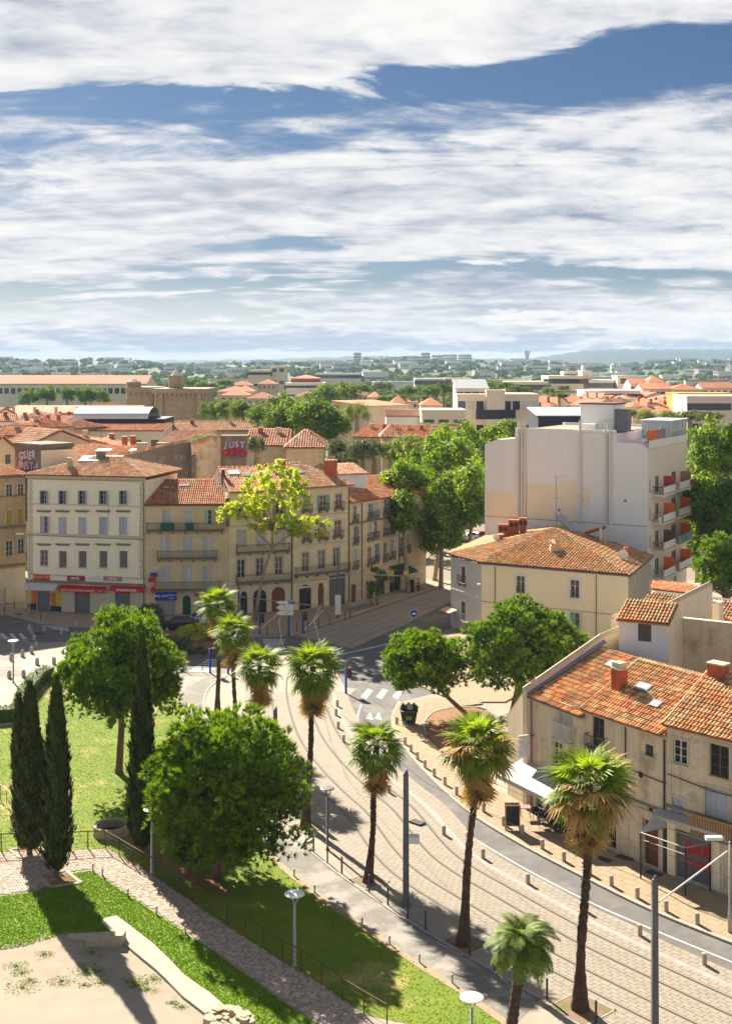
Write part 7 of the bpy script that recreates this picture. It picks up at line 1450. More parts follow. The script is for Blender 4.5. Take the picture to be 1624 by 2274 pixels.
# ---- woodland and hills
def woodland(name, label, pts, rmin, rmax, leaf='leaf_far', per=46):
    """one mass of far tree crowns; pts = (x, y, z of the ground)"""
    P_ = np.array(pts); n = len(P_); r = RNG.uniform(rmin, rmax, n); b = np.stack([P_[:, 0], P_[:, 1], P_[:, 2] + r * .8, r, r, r * .9], 1); D = np.repeat(b, per, 0); d = unit(n * per); d[:, 2] = np.abs(d[:, 2]) * 1.1 - .25; p = D[:, :3] + d * D[:, 3:] * RNG.uniform(.7, 1.1, n * per)[:, None]; N = norm(d + unit(n * per) * .5); T = norm(np.cross(N, unit(n * per))); B_ = np.cross(N, T); s = (D[:, 3] * RNG.uniform(.25, .5, n * per))[:, None]
    v = np.stack([p - T * s, p + B_ * s * .7, p + T * s, p - B_ * s * .7], 1).reshape(-1, 3); sh = np.clip(np.repeat(RNG.normal(.4, .25, n), per) + RNG.normal(0, .15, n * per), 0, 1)
    put(name, npmesh(name, v, np.arange(4 * len(p)).reshape(-1, 4), m[leaf], np.repeat(sh, 4)), kind='stuff', label=label, cat='woodland')
def rise(Y): return 8 * max(0, min(1, (Y - 900) / 2500)) if Y < 3400 else 8
pts = []
for i in range(4200):
    Y = 10 ** RNG.uniform(math.log10(640), math.log10(3700)); u = RNG.uniform(-.34, .34); x = u * Y
    if math.sin(u * 31 + Y * .006) + math.sin(u * 67 - Y * .011) > .75: continue
    pts.append((x, Y, terrain(x, Y)))
woodland('woodland', 'dark green belt of trees filling the far suburbs below the horizon', pts, 4, 8)
pts = [(RNG.uniform(-150, -80) * 1, RNG.uniform(600, 760), 0) for i in range(0)] + [((x - CX) / FOC * Y, Y, 0) for x, Y in [(RNG.uniform(820, 1120), RNG.uniform(700, 900)) for i in range(60)] + [(RNG.uniform(1380, 1640), RNG.uniform(640, 900)) for i in range(90)] + [(RNG.uniform(330, 560), RNG.uniform(650, 900)) for i in range(50)]]
woodland('woodland', 'nearer rounded wood of pines behind the apartment blocks', pts, 6, 9)
def hill(label, x0, x1, Y, tops, dep, material='hillside'):
    b = MB(); n = 90; xs = np.linspace(x0, x1, n); hs = np.interp(xs, [t_[0] for t_ in tops], [t_[1] for t_ in tops]) + 1.0 * np.sin(xs * .045) * .5 + .4 * np.sin(xs * .13); rows = [(-1.0, 0.0), (-.6, .35), (-.25, .8), (0, 1.0), (.5, .7), (1.2, 0)]; vs = []
    for dy, k_ in rows:
        for x, y in zip(xs, hs): YY = Y + dy * dep; top = CAMH + (HZ - y) / FOC * Y; vs.append(((x - CX) / FOC * Y, YY, -1 + (top + 1) * k_ + 3 * math.sin(x * .2 + dy * 9) * (k_ > 0)))
    fs = [(r_ * n + i, r_ * n + i + 1, (r_ + 1) * n + i + 1, (r_ + 1) * n + i) for r_ in range(len(rows) - 1) for i in range(n - 1)]; b.add(vs, fs); b.build('hill', m[material], smooth=True, kind='structure', label=label)
hill('long blue ridge along the left horizon', -600, 1300, 6000, [(-600, 804), (60, 803), (200, 799), (400, 800), (560, 798), (640, 796), (780, 791), (900, 790), (1050, 796), (1300, 800)], 600); hill('long flat topped blue hill on the right horizon', 900, 2300, 6800, [(900, 805), (1050, 799), (1180, 795), (1240, 787), (1290, 778), (1400, 775), (1500, 776), (1800, 774), (2300, 780)], 800)
# ------------------------------------------------------------------ street furniture
def park_lamp(label, fr, bx, by, tx, ty, r=.52, flatlamp=False):
    B = G(fr, bx, by); z = V(fr, tx, ty, B.y).z; root = thing('park_lamp', label, 'street lamp', B, group='park lamps with round flat heads')
    MB().lathe([(.14, 0), (.14, .05), (.085, .06), (.07, z - .55)], 12, B).build('pole', m['grey_metal' if flatlamp else 'pale_metal'], root, True)
    br = MB()
    for a in (0, 2.094, 4.188): br.tube([B + Vector((0, 0, z - .6)), B + Vector((math.cos(a) * .12, math.sin(a) * .12, z - .35)), B + Vector((math.cos(a) * r * .6, math.sin(a) * r * .6, z - .03))], .03, 6)
    br.build('bracket', m['grey_metal' if flatlamp else 'pale_metal'], root)
    MB().lathe([(r * .8, z - .06), (r, z - .02), (r, z + .02), (r * .85, z + .05), (.03, z + .06)], 28, B).build('lamp_disc', m['grey_metal' if flatlamp else 'lamp_white'], root)
park_lamp('white disc lamp standing at the bend of the terrace fence', F4, 988, 482, 988, 65)
park_lamp('white disc lamp on the lawn slope by the fence, centre bottom', F5, 370, 1085, 372, 615)
park_lamp('white disc lamp cut by the bottom edge beside the feather palm', FD, 1046, 2370, 1046, 2214)
park_lamp('grey disc lamp at the edge of the tram tracks beside the big pine', F5, 583, 328, 606 - 20, -70, .45, True)
park_lamp('grey disc lamp on the beige plaza at far left', F1, 88, 615, 86, 345, .5)
def mast(label, fr, bx, by, ty, w=.36):
    B = G(fr, bx, by); z = V(fr, bx, ty, B.y).z; root = thing('tram_mast', label, 'mast', B, group='grey square tram masts'); b = MB(); v = []
    for zz, k in ((0, 1.0), (z - .35, .82)): v += [B + Vector((sx_ * w / 2 * k, sy_ * w / 2 * k, zz)) for sx_, sy_ in ((-1, -1), (1, -1), (1, 1), (-1, 1))]
    b.add(v, [(0, 1, 5, 4), (1, 2, 6, 5), (2, 3, 7, 6), (3, 0, 4, 7)]); b.add([v[4], v[5], v[6], v[7], B + Vector((w * .28, w * .28, z))], [(0, 1, 4), (1, 2, 4), (2, 3, 4), (3, 0, 4)]); b.build('shaft', m['grey_metal'], root); MB().box(-w * .8, w * .8, -w * .8, w * .8, .02, .06, Matrix.Translation(B)).build('base_plate', m['grey_metal'], root); return root, B, z
r_, B, z = mast('tall grey tram mast in the middle between two palms', F5, 1092, 690, -195)
cmx = MB().box(-.1, .5, -.5, .1, 0, .35, Matrix.Translation(B + Vector((.25, -.1, z * .48)))).build('camera_box', m['lamp_white'], r_)
r_, B, z = mast('grey tram mast at lower right carrying a white bracket arm', FD, 1452, 2290, 1940, .32)
MB().tube([B + Vector((.2, 0, z - 1.3)), B + Vector((4.3, 3.2, z - .2))], .042, 8).build('bracket_arm', m['lamp_white'], r_)
mast('grey tram mast rising behind the big foreground pine', FD, 611, 1760, 1567, .34)
r_, B, z = mast('tram mast with signal arm in front of the balcony house', FB, 895, 1180, 725, .30)
MB().tube([B + Vector((0, 0, 5.6)), B + Vector((10.4, 1.0, 5.0))], .07, 8).build('signal_arm', m['pale_metal'], r_)
for x in (6.5, 7.7, 8.3): MB().box(-.3, .3, -.15, .15, 0, .5, Matrix.Translation(B + Vector((x, .8, 5.3)))).build('signal_box', m['yellow' if x != 7.7 else 'black'], r_)
MB().box(-.35, .35, -.25, -.18, .6, 3.0, Matrix.Translation(B)).build('notices', m['lamp_white'], r_)
r_, B, z = mast('tram mast at the left of the arcaded house with a long crossing arm', FB, 252, 1150, 950, .28); MB().tube([B + Vector((0, 0, z - 1.6)), B + Vector((11.5, -1.8, z - 2.6))], .06, 8).build('crossing_arm', m['pale_metal'], r_)
for a_, b_, lab in ((FB(385, 1250), FB(510, 1140), 'short'), (FB(660, 1270), FB(800, 1120), 'long')):
    p, q_ = G(FD, *a_), V(FD, *b_, 150); root = thing('guy_wire', lab + ' pale stay rod rising from the pavement in front of the shops', 'stay wire', p); MB().tube([p, q_], .045, 6).build('rod', m['lamp_white'], root)
def street_light(label, fr, bx, by, ty, dx, grp=None):
    B = G(fr, bx, by); z = V(fr, bx, ty, B.y).z; root = thing('street_light', label, 'street lamp', B); MB().lathe([(.12, 0), (.10, 1.2), (.07, 1.3), (.05, z)], 10, B).build('pole', m['pale_metal'], root, True); MB().tube([B + Vector((0, 0, z - .1)), B + Vector((dx * .6, 0, z + .12)), B + Vector((dx, 0, z + .15))], .04, 6).build('arm', m['pale_metal'], root); MB().box(-.45, .45, -.16, .16, -.08, .1, Matrix.Translation(B + Vector((dx * 1.25, 0, z + .18)))).build('lantern', m['lamp_white'], root)
street_light('tall street light at the corner of the cream building', FA, 214, 1300, 705, -.9); street_light('street light between the honey stone house and the arcaded house', FB, 187, 1120, 700, .6)
street_light('street light pole at the right edge in front of the graffiti shutter', F6, 1608, 880, 275, -.7)
# --- traffic signals on blue posts
def signal(label, fr, bx, by, ty, head=True):
    B = G(fr, bx, by); z = V(fr, bx, ty, B.y).z; root = thing('traffic_signal', label, 'traffic light', B, group='blue traffic signal posts'); MB().lathe([(.13, 0), (.11, .1), (.10, z)], 10, B).build('post', m['blue_pole'], root, True)
    if head:
        h = MB().box(-.18, .18, -.16, .16, -.9, .05, Matrix.Translation(B + Vector((.33, 0, z)))).build('signal_head', m['black'], root)
        for k, mt in enumerate(('red', 'dark_red', 'door_green')): MB().tube([B + Vector((.33, -.17, z - .1 - .3 * k)), B + Vector((.33, -.22, z - .1 - .3 * k))], .11, 10).build('lens', m[mt], h)
signal('blue signal post left of the row of palms', F1, 1365, 555, 395); signal('blue signal post just behind the second palm', F1, 1482, 560, 450, False); signal('blue signal post with red light near the shops', FB, 388, 1282, 1150); signal('blue signal post right of the direction signs', FB, 668, 1270, 1135); signal('blue signal post at the crossing in the middle of the junction', F2, 713, 625, 475)
B = G(FB, 576, 1290); root = thing('direction_sign', 'three white arrow direction boards on a blue post before the arches', 'sign', B); z = V(FB, 576, 1065, B.y).z; MB().lathe([(.10, 0), (.09, z + .2)], 10, B).build('post', m['blue_pole'], root, True)
Fsg = Fac(B + Vector((-3, 0, 0)), B + Vector((3, 0, 0)))
for k, (y, h_) in enumerate(((1070, .38), (1103, .62), (1138, .50))):
    zz = V(FB, 550, y, B.y).z; xl, xr = V(FB, 492, y, B.y).x, V(FB, 606, y, B.y).x; b = MB(); pts_ = [(xl, zz), (xl + .5, zz - h_ / 2), (xr, zz - h_ / 2), (xr, zz + h_ / 2), (xl + .5, zz + h_ / 2)]; n_ = 5
    b.add([(x, B.y - .16, q_) for x, q_ in pts_] + [(x, B.y - .11, q_) for x, q_ in pts_], [tuple(range(n_)), tuple(reversed(range(n_, 2 * n_)))] + [(i, i + n_, (i + 1) % n_ + n_, (i + 1) % n_) for i in range(n_)]); o = b.build('sign_board', m['lamp_white'], root)
    if k == 0: MB().box(xl + 1.4, xl + 2.2, B.y - .175, B.y - .163, zz - .13, zz + .13).build('blue_patch', m['blue_sign'], o)
    else: MB().box(xl + .8, xr - .3, B.y - .175, B.y - .163, zz + .03, zz + .09).build('text_line', m['shutter_grey'], o); MB().box(xl + .8, xr - .6, B.y - .175, B.y - .163, zz - .14, zz - .08).build('text_line', m['shutter_grey'], o)
B = G(F2, 1113, 262); root = thing('round_sign', 'round blue road sign at the mouth of the side street', 'sign', B); z = V(F2, 1108, 152, B.y).z; MB().lathe([(.04, 0), (.04, z + .3)], 8, B).build('post', m['grey_metal'], root); MB().tube([B + Vector((0, -.06, z)), B + Vector((0, -.1, z))], .43, 24).build('disc', m['blue_sign'], root); MB().tube([B + Vector((0, -.052, z)), B + Vector((0, -.07, z))], .48, 24).build('rim', m['lamp_white'], root); MB().box(-.26, .26, -.115, -.102, -.13, 0, Matrix.Translation(B + Vector((0, 0, z)))).box(-.12, .17, -.115, -.102, .002, .1, Matrix.Translation(B + Vector((0, 0, z)))).build('symbol', m['lamp_white'], root)
# --- bollards
SB = MB().lathe([(.13, 0), (.13, .56), (.115, .60), (.05, .62)], 12).mesh('bollard', m['kerb']); PB_ = MB().box(-.05, .05, -.05, .05, 0, 1.05).mesh('post', m['dark_metal']); LB_ = MB().lathe([(.05, 0), (.05, .34), (.07, .35), (.07, .42), (.03, .45)], 8).mesh('light', m['pale_metal']); DB = MB().lathe([(.2, 0), (.22, .3), (.18, .62), (.08, .72)], 12).mesh('bollard', m['white_stone']); TP = MB().lathe([(.05, 0), (.05, .95), (.07, .96), (.04, 1.05)], 8).mesh('post', m['dark_metal'])
def row(name, label, cat, group, me, spots, z=0.0):
    for fr, pts_ in spots:
        for x, y in pts_: B = G(fr, x, y); put(name, me, None, loc=(B.x, B.y, z), rz=random.uniform(-.1, .1), label=label, cat=cat, group=group)
row('kerb_bollard', 'short round stone bollard on the strip between tram and lane', 'bollard', 'stone bollards between tram and lane', SB, ((F2, ((662, 702), (655, 755), (668, 832), (700, 912), (757, 1000), (968, 1212))), (F5, ((1338, 232), (1592, 385))), (F6, ((298, 550), (668, 728), (1025, 888), (1443, 1076)))))
row('pavement_bollard', 'short round stone bollard along the kerb of the cafe pavement', 'bollard', 'stone bollards on the cafe pavement', SB, ((F2, ((1013, 815), (1062, 934), (1097, 978), (1135, 1023), (1180, 1073), (1234, 1123), (1297, 1173), (1366, 1233), (1445, 1290))), (F6, ((12, 95), (140, 180), (262, 242), (392, 335), (532, 415), (700, 500), (840, 575), (1008, 655), (1195, 742), (1397, 825)))), .12)
row('plaza_bollard', 'squat pale stone bollard guarding the plaza at left', 'bollard', 'pale stone bollards of the left plaza', DB, ((F1, ((192, 278), (290, 283), (401, 303), (499, 255), (205, 300), (222, 342), (238, 390), (207, 425), (148, 447), (75, 472), (243, 500), (352, 495), (62, 585), (155, 580), (1207, 455))),))
row('slim_post', 'slim dark square post along the tram side of the footpath', 'post', 'dark posts along the footpath', PB_, ((F5, ((493, 345), (583, 415), (676, 485), (853, 607), (975, 690), (1105, 772), (1219, 850), (1505, 1020))), (F6, ((82, 1115), (262, 1215), (422, 1302), (740, 1455)))))
row('path_light', 'little metal path light on the lawn edge of the footpath', 'path light', 'path lights on the footpath edge', LB_, ((F5, ((367, 502), (500, 607), (648, 712), (808, 824), (986, 942), (1180, 1062), (1392, 1195))),))
row('terrace_light', 'little metal light stud along the cobbled terrace path', 'path light', 'light studs of the terrace path', LB_, ((F4, ((605, 465), (667, 497), (833, 632), (1018, 747), (1205, 868), (1413, 1005), (1615, 1142))), (F5, ((72, 1142), (305, 1307), (552, 1465)))))
row('crossing_post', 'thin dark post on the pavement in front of the shops', 'post', 'thin posts before the shops', TP, ((FB, ((435, 1290), (515, 1290), (628, 1268), (700, 1258), (772, 1245), (840, 1225), (940, 1190), (975, 1180))), (F1, ((1210, 550), (1315, 545), (95, 150), (265, 225), (32, 180)))), .12)
# --- terrace fence
fp = [G(F4, x, y) for x, y in ((-100, 345), (10, 340), (120, 337), (230, 335), (345, 333), (460, 330), (572, 322), (685, 318), (775, 370), (862, 425), (955, 478), (1050, 542), (1152, 607), (1257, 680), (1362, 748), (1475, 822), (1590, 900))] + [G(F5, x, y) for x, y in ((165, 970), (290, 1055), (412, 1122), (545, 1208), (680, 1312), (820, 1400), (970, 1490))]
fn = thing('terrace_fence', 'brown metal post and wire fence between the cobbled path and the lawn', 'fence', fp[7]); pm = MB().box(-.03, .03, -.03, .03, 0, 1.12).mesh('post', m['rust'])
for p in fp: put('post', pm, fn, loc=p - wt(fn))
for a, b_ in zip(fp, fp[1:]): MB().tube([a + Vector((0, 0, 1.12)), b_ + Vector((0, 0, 1.12))], .035, 6).build('handrail', m['rust'], fn)
wr = MB()
for a, b_ in zip(fp, fp[1:]):
    for zz in (.15, .38, .61, .85): wr.tube([a + Vector((0, 0, zz)), b_ + Vector((0, 0, zz))], .010, 4, cap=False)
wr.build('wires', m['rust'], fn, kind='stuff')
st_ = thing('stair_rail', 'metal handrail of steps at the left picture edge', 'handrail', G(F1, 0, 1400)); sp = [G(F1, x, y) for x, y in ((-60, 1330), (5, 1375), (45, 1410), (80, 1440))]
for p in sp: MB().tube([p, p + Vector((0, 0, 1.05))], .025, 6).build('post', m['rust'], st_)
MB().tube([p + Vector((0, 0, 1.05)) for p in sp], .03, 6).build('handrail', m['pale_metal'], st_)
# --- well, blocks and ruins in the park
B = G(F4, 725, 225); wl_ = thing('stone_well', 'round stone well ring on the lawn beside the tall cypress', 'well', B); rW = 1.18; ns = 20; cm = MB()
for tier in range(3):
    for k in range(ns):
        a0 = 2 * math.pi * (k + .5 * (tier % 2)) / ns + .012; a1 = 2 * math.pi * (k + 1 + .5 * (tier % 2)) / ns - .012; ro_, ri = rW + random.uniform(-.02, .03), rW - .22; z0_, z1_ = .21 * tier, .21 * tier + .203; b = MB()
        v = [B + Vector((r__ * math.cos(a), r__ * math.sin(a), zz)) for zz in (z0_, z1_) for r__, a in ((ri, a0), (ro_, a0), (ro_, a1), (ri, a1))]; b.add(v, [(3, 2, 1, 0), (4, 5, 6, 7), (0, 1, 5, 4), (1, 2, 6, 5), (2, 3, 7, 6), (3, 0, 4, 7)]); b.build('stone', m['stone'], wl_)
MB().lathe([(rW - .21, .10), (.01, .11)], 20, B, cap=False).build('well_bottom', m['black'], wl_)
B = G(F4, 690, 945); bk = thing('stone_block', 'cut stone block lying at the end of the white footing', 'stone block', B); MB().add([B + Vector(q_) for q_ in ((-1.0, -.35, 0), (.95, -.2, 0), (1.0, .45, 0), (-.95, .35, 0), (-1.0, -.33, .52), (.93, -.2, .58), (.98, .42, .56), (-.95, .33, .5))], [(3, 2, 1, 0), (4, 5, 6, 7), (0, 1, 5, 4), (1, 2, 6, 5), (2, 3, 7, 6), (3, 0, 4, 7)]).build('block', m['stone'], bk)
B = G(F4, 545, 900); MB().box(-.9, .9, -.4, .4, 0, .06, Matrix.Translation(B)).build('flat_slab', m['stone'], label='flat grey stone slab in the grass left of the cut stone block', cat='stone slab')
rn = thing('ruined_wall', 'ruined rubble wall with pitted top at the bottom edge', 'ruin', G(F4, 1500, 1420))
for k in range(60):
    x, y = random.uniform(1345, 1640), random.uniform(1410, 1560)
    if x < 1480 and y < 1405: continue
    B = G(F4, x, y); s_ = random.uniform(.14, .34); b = MB(); h_ = .25 + .4 * math.exp(-((x - 1590) / 60) ** 2) + random.uniform(-.15, .2)
    b.add([B + Vector((math.cos(a) * s_ * random.uniform(.8, 1.1), math.sin(a) * s_ * random.uniform(.8, 1.1), zz)) for zz in (0, h_) for a in (0.3, 1.4, 2.5, 3.6, 4.8, 5.7)], [(0, 1, 7, 6), (1, 2, 8, 7), (2, 3, 9, 8), (3, 4, 10, 9), (4, 5, 11, 10), (5, 0, 6, 11), (6, 7, 8, 9, 10, 11)]); b.build('stone', m['stone'], rn)
for lab, q_ in (('pale stone edged square pit around the slim cypress', ((235, 500), (330, 575), (525, 548), (430, 470))), ('stone edged pit around the bushy cypress', ((60, 330), (130, 385), (330, 375), (270, 320)))):
    c = GL(F4, q_); root = thing('tree_pit', lab, 'tree pit', c[0]); MB().prism([(p.x, p.y) for p in c], 0, .035).build('soil', m['soil'], root)
    for a, b_ in zip(c, c[1:] + c[:1]): n_ = Vector(((b_ - a).y, -(b_ - a).x, 0)).normalized() * .11; MB().prism([(a - n_).xy, (b_ - n_).xy, (b_ + n_).xy, (a + n_).xy], 0, .08).build('edging', m['kerb'], root)
for lab, fr, x, y, s_ in (('brown soil pit under the middle fan palm', F5, 845, 535, .85), ('weedy soil pit under the large golden palm', F5, 1470, 940, 1.0), ('weedy soil pit under the largest palm', F6, 640, 1365, 1.1), ('soil pit under the tall palm by the pine', FD, 682, 1836, .8)):
    B = G(fr, x, y); root = thing('tree_pit', lab, 'tree pit', B); Mx = Matrix.Translation(B) @ Matrix.Rotation(R(-50), 4, 'Z'); MB().box(-s_, s_, -s_, s_, 0, .034, Mx).build('soil', m['soil_dull'], root)
    for k in range(4): MB().box(-s_ - .1, s_ + .1, s_, s_ + .1, 0, .045, Mx @ Matrix.Rotation(R(90 * k), 4, 'Z')).build('edging', m['kerb_grey'], root)
# --- bin, chalkboard, cafe
B = G(F2, 1083, 815); B.z = .13; bn = thing('wheelie_bin', 'black wheeled bin heaped with rubbish bags under the leaning pine', 'bin', B); MB().add([B + Vector(q_) for q_ in ((-.55, -.45, .18), (.55, -.45, .18), (.55, .45, .18), (-.55, .45, .18), (-.72, -.6, 1.2), (.72, -.6, 1.2), (.72, .6, 1.2), (-.72, .6, 1.2))], [(3, 2, 1, 0), (0, 1, 5, 4), (1, 2, 6, 5), (2, 3, 7, 6), (3, 0, 4, 7), (4, 5, 6, 7)]).build('body', m['black'], bn); MB().box(-.78, .78, -.66, .66, 1.2, 1.26, Matrix.Translation(B)).build('rim', m['frame_dark'], bn); MB().box(-.25, .25, -.64, -.58, .45, 1.0, Matrix.Translation(B) @ Matrix.Rotation(R(-7), 4, 'X')).build('label', m['leaf_light'], bn)
for sx_ in (-.5, .5): MB().tube([B + Vector((sx_ - .05, -.45, .1)), B + Vector((sx_ + .05, -.45, .1))], .11, 10).build('wheel', m['frame_dark'], bn)
for k, (dx, dz, r__, mt, lab) in enumerate(((-.45, 1.42, .32, 'black', 'black bag at the left on the heaped bin'), (.05, 1.5, .36, 'sand', 'tan bag in the middle of the heaped bin'), (.5, 1.45, .3, 'navy', 'dark bag at the right on the heaped bin'))):
    b = MB(); b.lathe([(.05, -.25), (r__ * .9, -.2), (r__, 0), (r__ * .75, .18), (.08, .3), (.12, .36)], 10, B + Vector((dx, 0, dz))); b.v = [(x + .05 * math.sin(9 * z), y + .05 * math.cos(11 * x), z) for x, y, z in b.v]; b.build('rubbish_bag', m[mt], smooth=True, label=lab, cat='bag')
B = G(F6, 200, 215); B.z = .13; cbk = thing('chalkboard', 'wooden framed black chalkboard standing on the cafe pavement', 'sign', B)
for sg, mt in ((1, 0), (-1, 1)):
    Mx = Matrix.Translation(B + Vector((0, .35 * (sg < 0), 0))) @ Matrix.Rotation(R(-14 * sg), 4, 'X'); fm = MB()
    for x in (-.5, .42): fm.box(x, x + .08, -.03, .03, 0, 1.75, Mx)
    for z in (.25, 1.67): fm.box(-.42, .42, -.03, .03, z, z + .08, Mx)
    o = fm.build('frame', m['wood'], cbk); MB().box(-.42, .42, -.015, .015, .33, 1.67, Mx).build('board', m['chalk'], o)
def table(label, x, y, fr=F6, mt='screen_mauve', w=.7):
    B = G(fr, x, y); B.z = .13; t_ = thing('cafe_table', label, 'table', B); MB().box(-w / 2, w / 2, -w / 2, w / 2, .70, .74, Matrix.Translation(B)).build('table_top', m[mt], t_)
    for a, b_ in ((-1, -1), (1, -1), (1, 1), (-1, 1)): MB().tube([B + Vector((a * w * .42, b_ * w * .42, 0)), B + Vector((a * w * .42, b_ * w * .42, .7))], .018, 6).build('leg', m['pale_metal'], t_)
    return B
def chair(label, B, rz, grp='dark cafe chairs'):
    t_ = thing('cafe_chair', label, 'chair', B, rz, grp); MB().box(-.22, .22, -.22, .22, .42, .46).build('seat', m['black'], t_, loc=(0, 0, 0)); MB().box(-.22, .22, .19, .23, .50, .88).build('backrest', m['black'], t_, loc=(0, 0, 0))
    for a, b_ in ((-1, -1), (1, -1), (1, 1), (-1, 1)): MB().tube([(a * .19, b_ * .2, 0), (a * .19, b_ * .2, .42 if b_ < 0 else .9)], .016, 6).build('leg', m['dark_metal'], t_, loc=(0, 0, 0))
table('pale pink cafe table standing alone behind the chalkboard', 282, 130); tb = [table('dark cafe table nearest to the golden palm', 540, 215, mt='cloth_purple'), table('dark cafe table with the seated people', 470, 175, mt='black'), table('dark cafe table beside the cafe door', 395, 135, mt='black')]
def person(label, B, rz, shirt, hair='hair', stand=False):
    """one continuous skinned figure, seated or standing"""
    root = thing('person', label, 'person', B, rz); s0 = .46 if not stand else .92
    J = [(0, 0, s0, .15), (0, .02, s0 + .28, .15), (0, .03, s0 + .50, .17), (0, .02, s0 + .60, .07), (0, 0, s0 + .72, .105), (0, -.01, s0 + .84, .085)]; E_ = [(0, 1), (1, 2), (2, 3), (3, 4), (4, 5)]
    for sg in (-1, 1):
        k = len(J)
        if not stand: J += [(sg * .20, .02, s0 + .48, .06), (sg * .26, -.08, s0 + .22, .048), (sg * .2, -.33, s0 + .28, .038), (sg * .19, -.42, s0 + .29, .042)]
        else: J += [(sg * .20, .02, s0 + .48, .06), (sg * .26, .02, s0 + .2, .048), (sg * .27, -.08, s0 - .05, .038), (sg * .27, -.1, s0 - .14, .042)]
        E_ += [(2, k), (k, k + 1), (k + 1, k + 2), (k + 2, k + 3)]; k = len(J)
        if not stand: J += [(sg * .1, -.02, s0, .10), (sg * .12, -.42, s0 + .02, .075), (sg * .12, -.40, .1, .05), (sg * .12, -.55, .04, .045)]
        else: J += [(sg * .1, 0, s0 - .05, .10), (sg * .11, -.02, .5, .075), (sg * .11, .03, .1, .05), (sg * .11, -.12, .04, .045)]
        E_ += [(0, k), (k, k + 1), (k + 1, k + 2), (k + 2, k + 3)]
    def skin(name, js, es, grow, material, keep=None):
        me = bpy.data.meshes.new(name); me.from_pydata([j[:3] for j in js], es, []); me.materials.append(m[material]); o = bpy.data.objects.new(name, me); COL.objects.link(o); md = o.modifiers.new('s', 'SKIN'); 
        if not me.skin_vertices: bpy.context.view_layer.objects.active = o
        for i, j in enumerate(js): me.skin_vertices[0].data[i].radius = (j[3] + grow, j[3] + grow); me.skin_vertices[0].data[i].use_root = (i == 0)
        o.modifiers.new('d', 'SUBSURF').levels = 1; bpy.context.view_layer.update(); ev = bpy.data.meshes.new_from_object(o.evaluated_get(bpy.context.evaluated_depsgraph_get())); bpy.data.objects.remove(o); ev.materials.clear(); ev.materials.append(m[material]); ev.polygons.foreach_set('use_smooth', [True] * len(ev.polygons)); return put(name, ev, root, loc=(0, 0, 0))
    try:
        skin('body', J, E_, 0, 'skin'); skin('shirt', J[:3] + [J[6], J[7], J[14], J[15]], [(0, 1), (1, 2), (2, 3), (3, 4), (2, 5), (5, 6)], .016, shirt); skin('trousers', [J[0], J[10], J[11], J[12], J[18], J[19], J[20]], [(0, 1), (1, 2), (2, 3), (0, 4), (4, 5), (5, 6)], .014, 'cloth_navy')
        MB().lathe([(.06, s0 + .70), (.118, s0 + .74), (.122, s0 + .84), (.09, s0 + .93), (.02, s0 + .96)], 10, (0, .025, 0)).build('hair', m[hair], root, True, loc=(0, 0, 0))
    except Exception as ex: print('person', ex)
for k, (x, y, sh, hr_, lab) in enumerate(((415, 170, 'cloth_teal', 'hair_fair', 'person in a teal top sitting at the cafe tables'), (455, 205, 'cloth_red', 'hair', 'person in a red top sitting nearest the kerb'), (495, 225, 'cloth_red', 'hair', 'second person in red seated closer to the palm'), (500, 170, 'cloth_purple', 'hair', 'person in purple sitting against the cafe front'))):
    B = G(F6, x, y); B.z = .13; chair(('dark cafe chair under the person in teal', 'dark cafe chair nearest the kerb', 'dark cafe chair next to the palm trunk', 'dark cafe chair against the cafe front')[k], B + Vector((0, .05, 0)), R(150 - 40 * k)); person(lab, B, R(150 - 40 * k), sh, hr_)
for k, (x, y) in enumerate(((360, 150), (385, 190), (545, 240), (440, 130))): B = G(F6, x, y); B.z = .13; chair(('empty dark chair left of the people', 'empty dark chair at the kerb side table', 'empty dark chair beside the last table', 'empty dark chair near the cafe door')[k], B, R(30 + 70 * k))
B = G(FB, 1415, 1010); B.z = .12; person('distant person in red walking on the side street pavement', B, R(20), 'cloth_red', 'hair', True); B = G(FB, 1112, 1085); B.z = .12; person('person in dark clothes standing on the pavement by the cafe chairs', B, R(-20), 'cloth_navy', 'hair', True)
for k in range(7): B = G(FB, 985 + k * 20, 1128 - k * 6); B.z = .12; put('street_chair', MB().box(-.35, .35, -.3, .3, .42, .47).box(-.35, -.3, -.3, -.25, 0, .42).box(.3, .35, -.3, -.25, 0, .42).box(-.35, -.3, .25, .3, 0, .9).box(.3, .35, .25, .3, 0, .9).box(-.3, .3, .26, .29, .55, .88).mesh('street_chair', m['pale_metal']), None, loc=B, label='pale metal chair in the row on the shaded pavement', cat='chair', group='row of pale metal chairs')
B = G(FB, 1365, 1010); B.z = .12; root = thing('menu_board', 'dark menu board with green panel on the shaded pavement', 'sign', B); MB().box(-.5, .5, -.1, .1, 0, 1.7, Matrix.Translation(B)).build('board', m['black'], root); MB().box(-.35, .35, -.12, -.102, .5, 1.3, Matrix.Translation(B)).build('panel', m['door_green'], root)
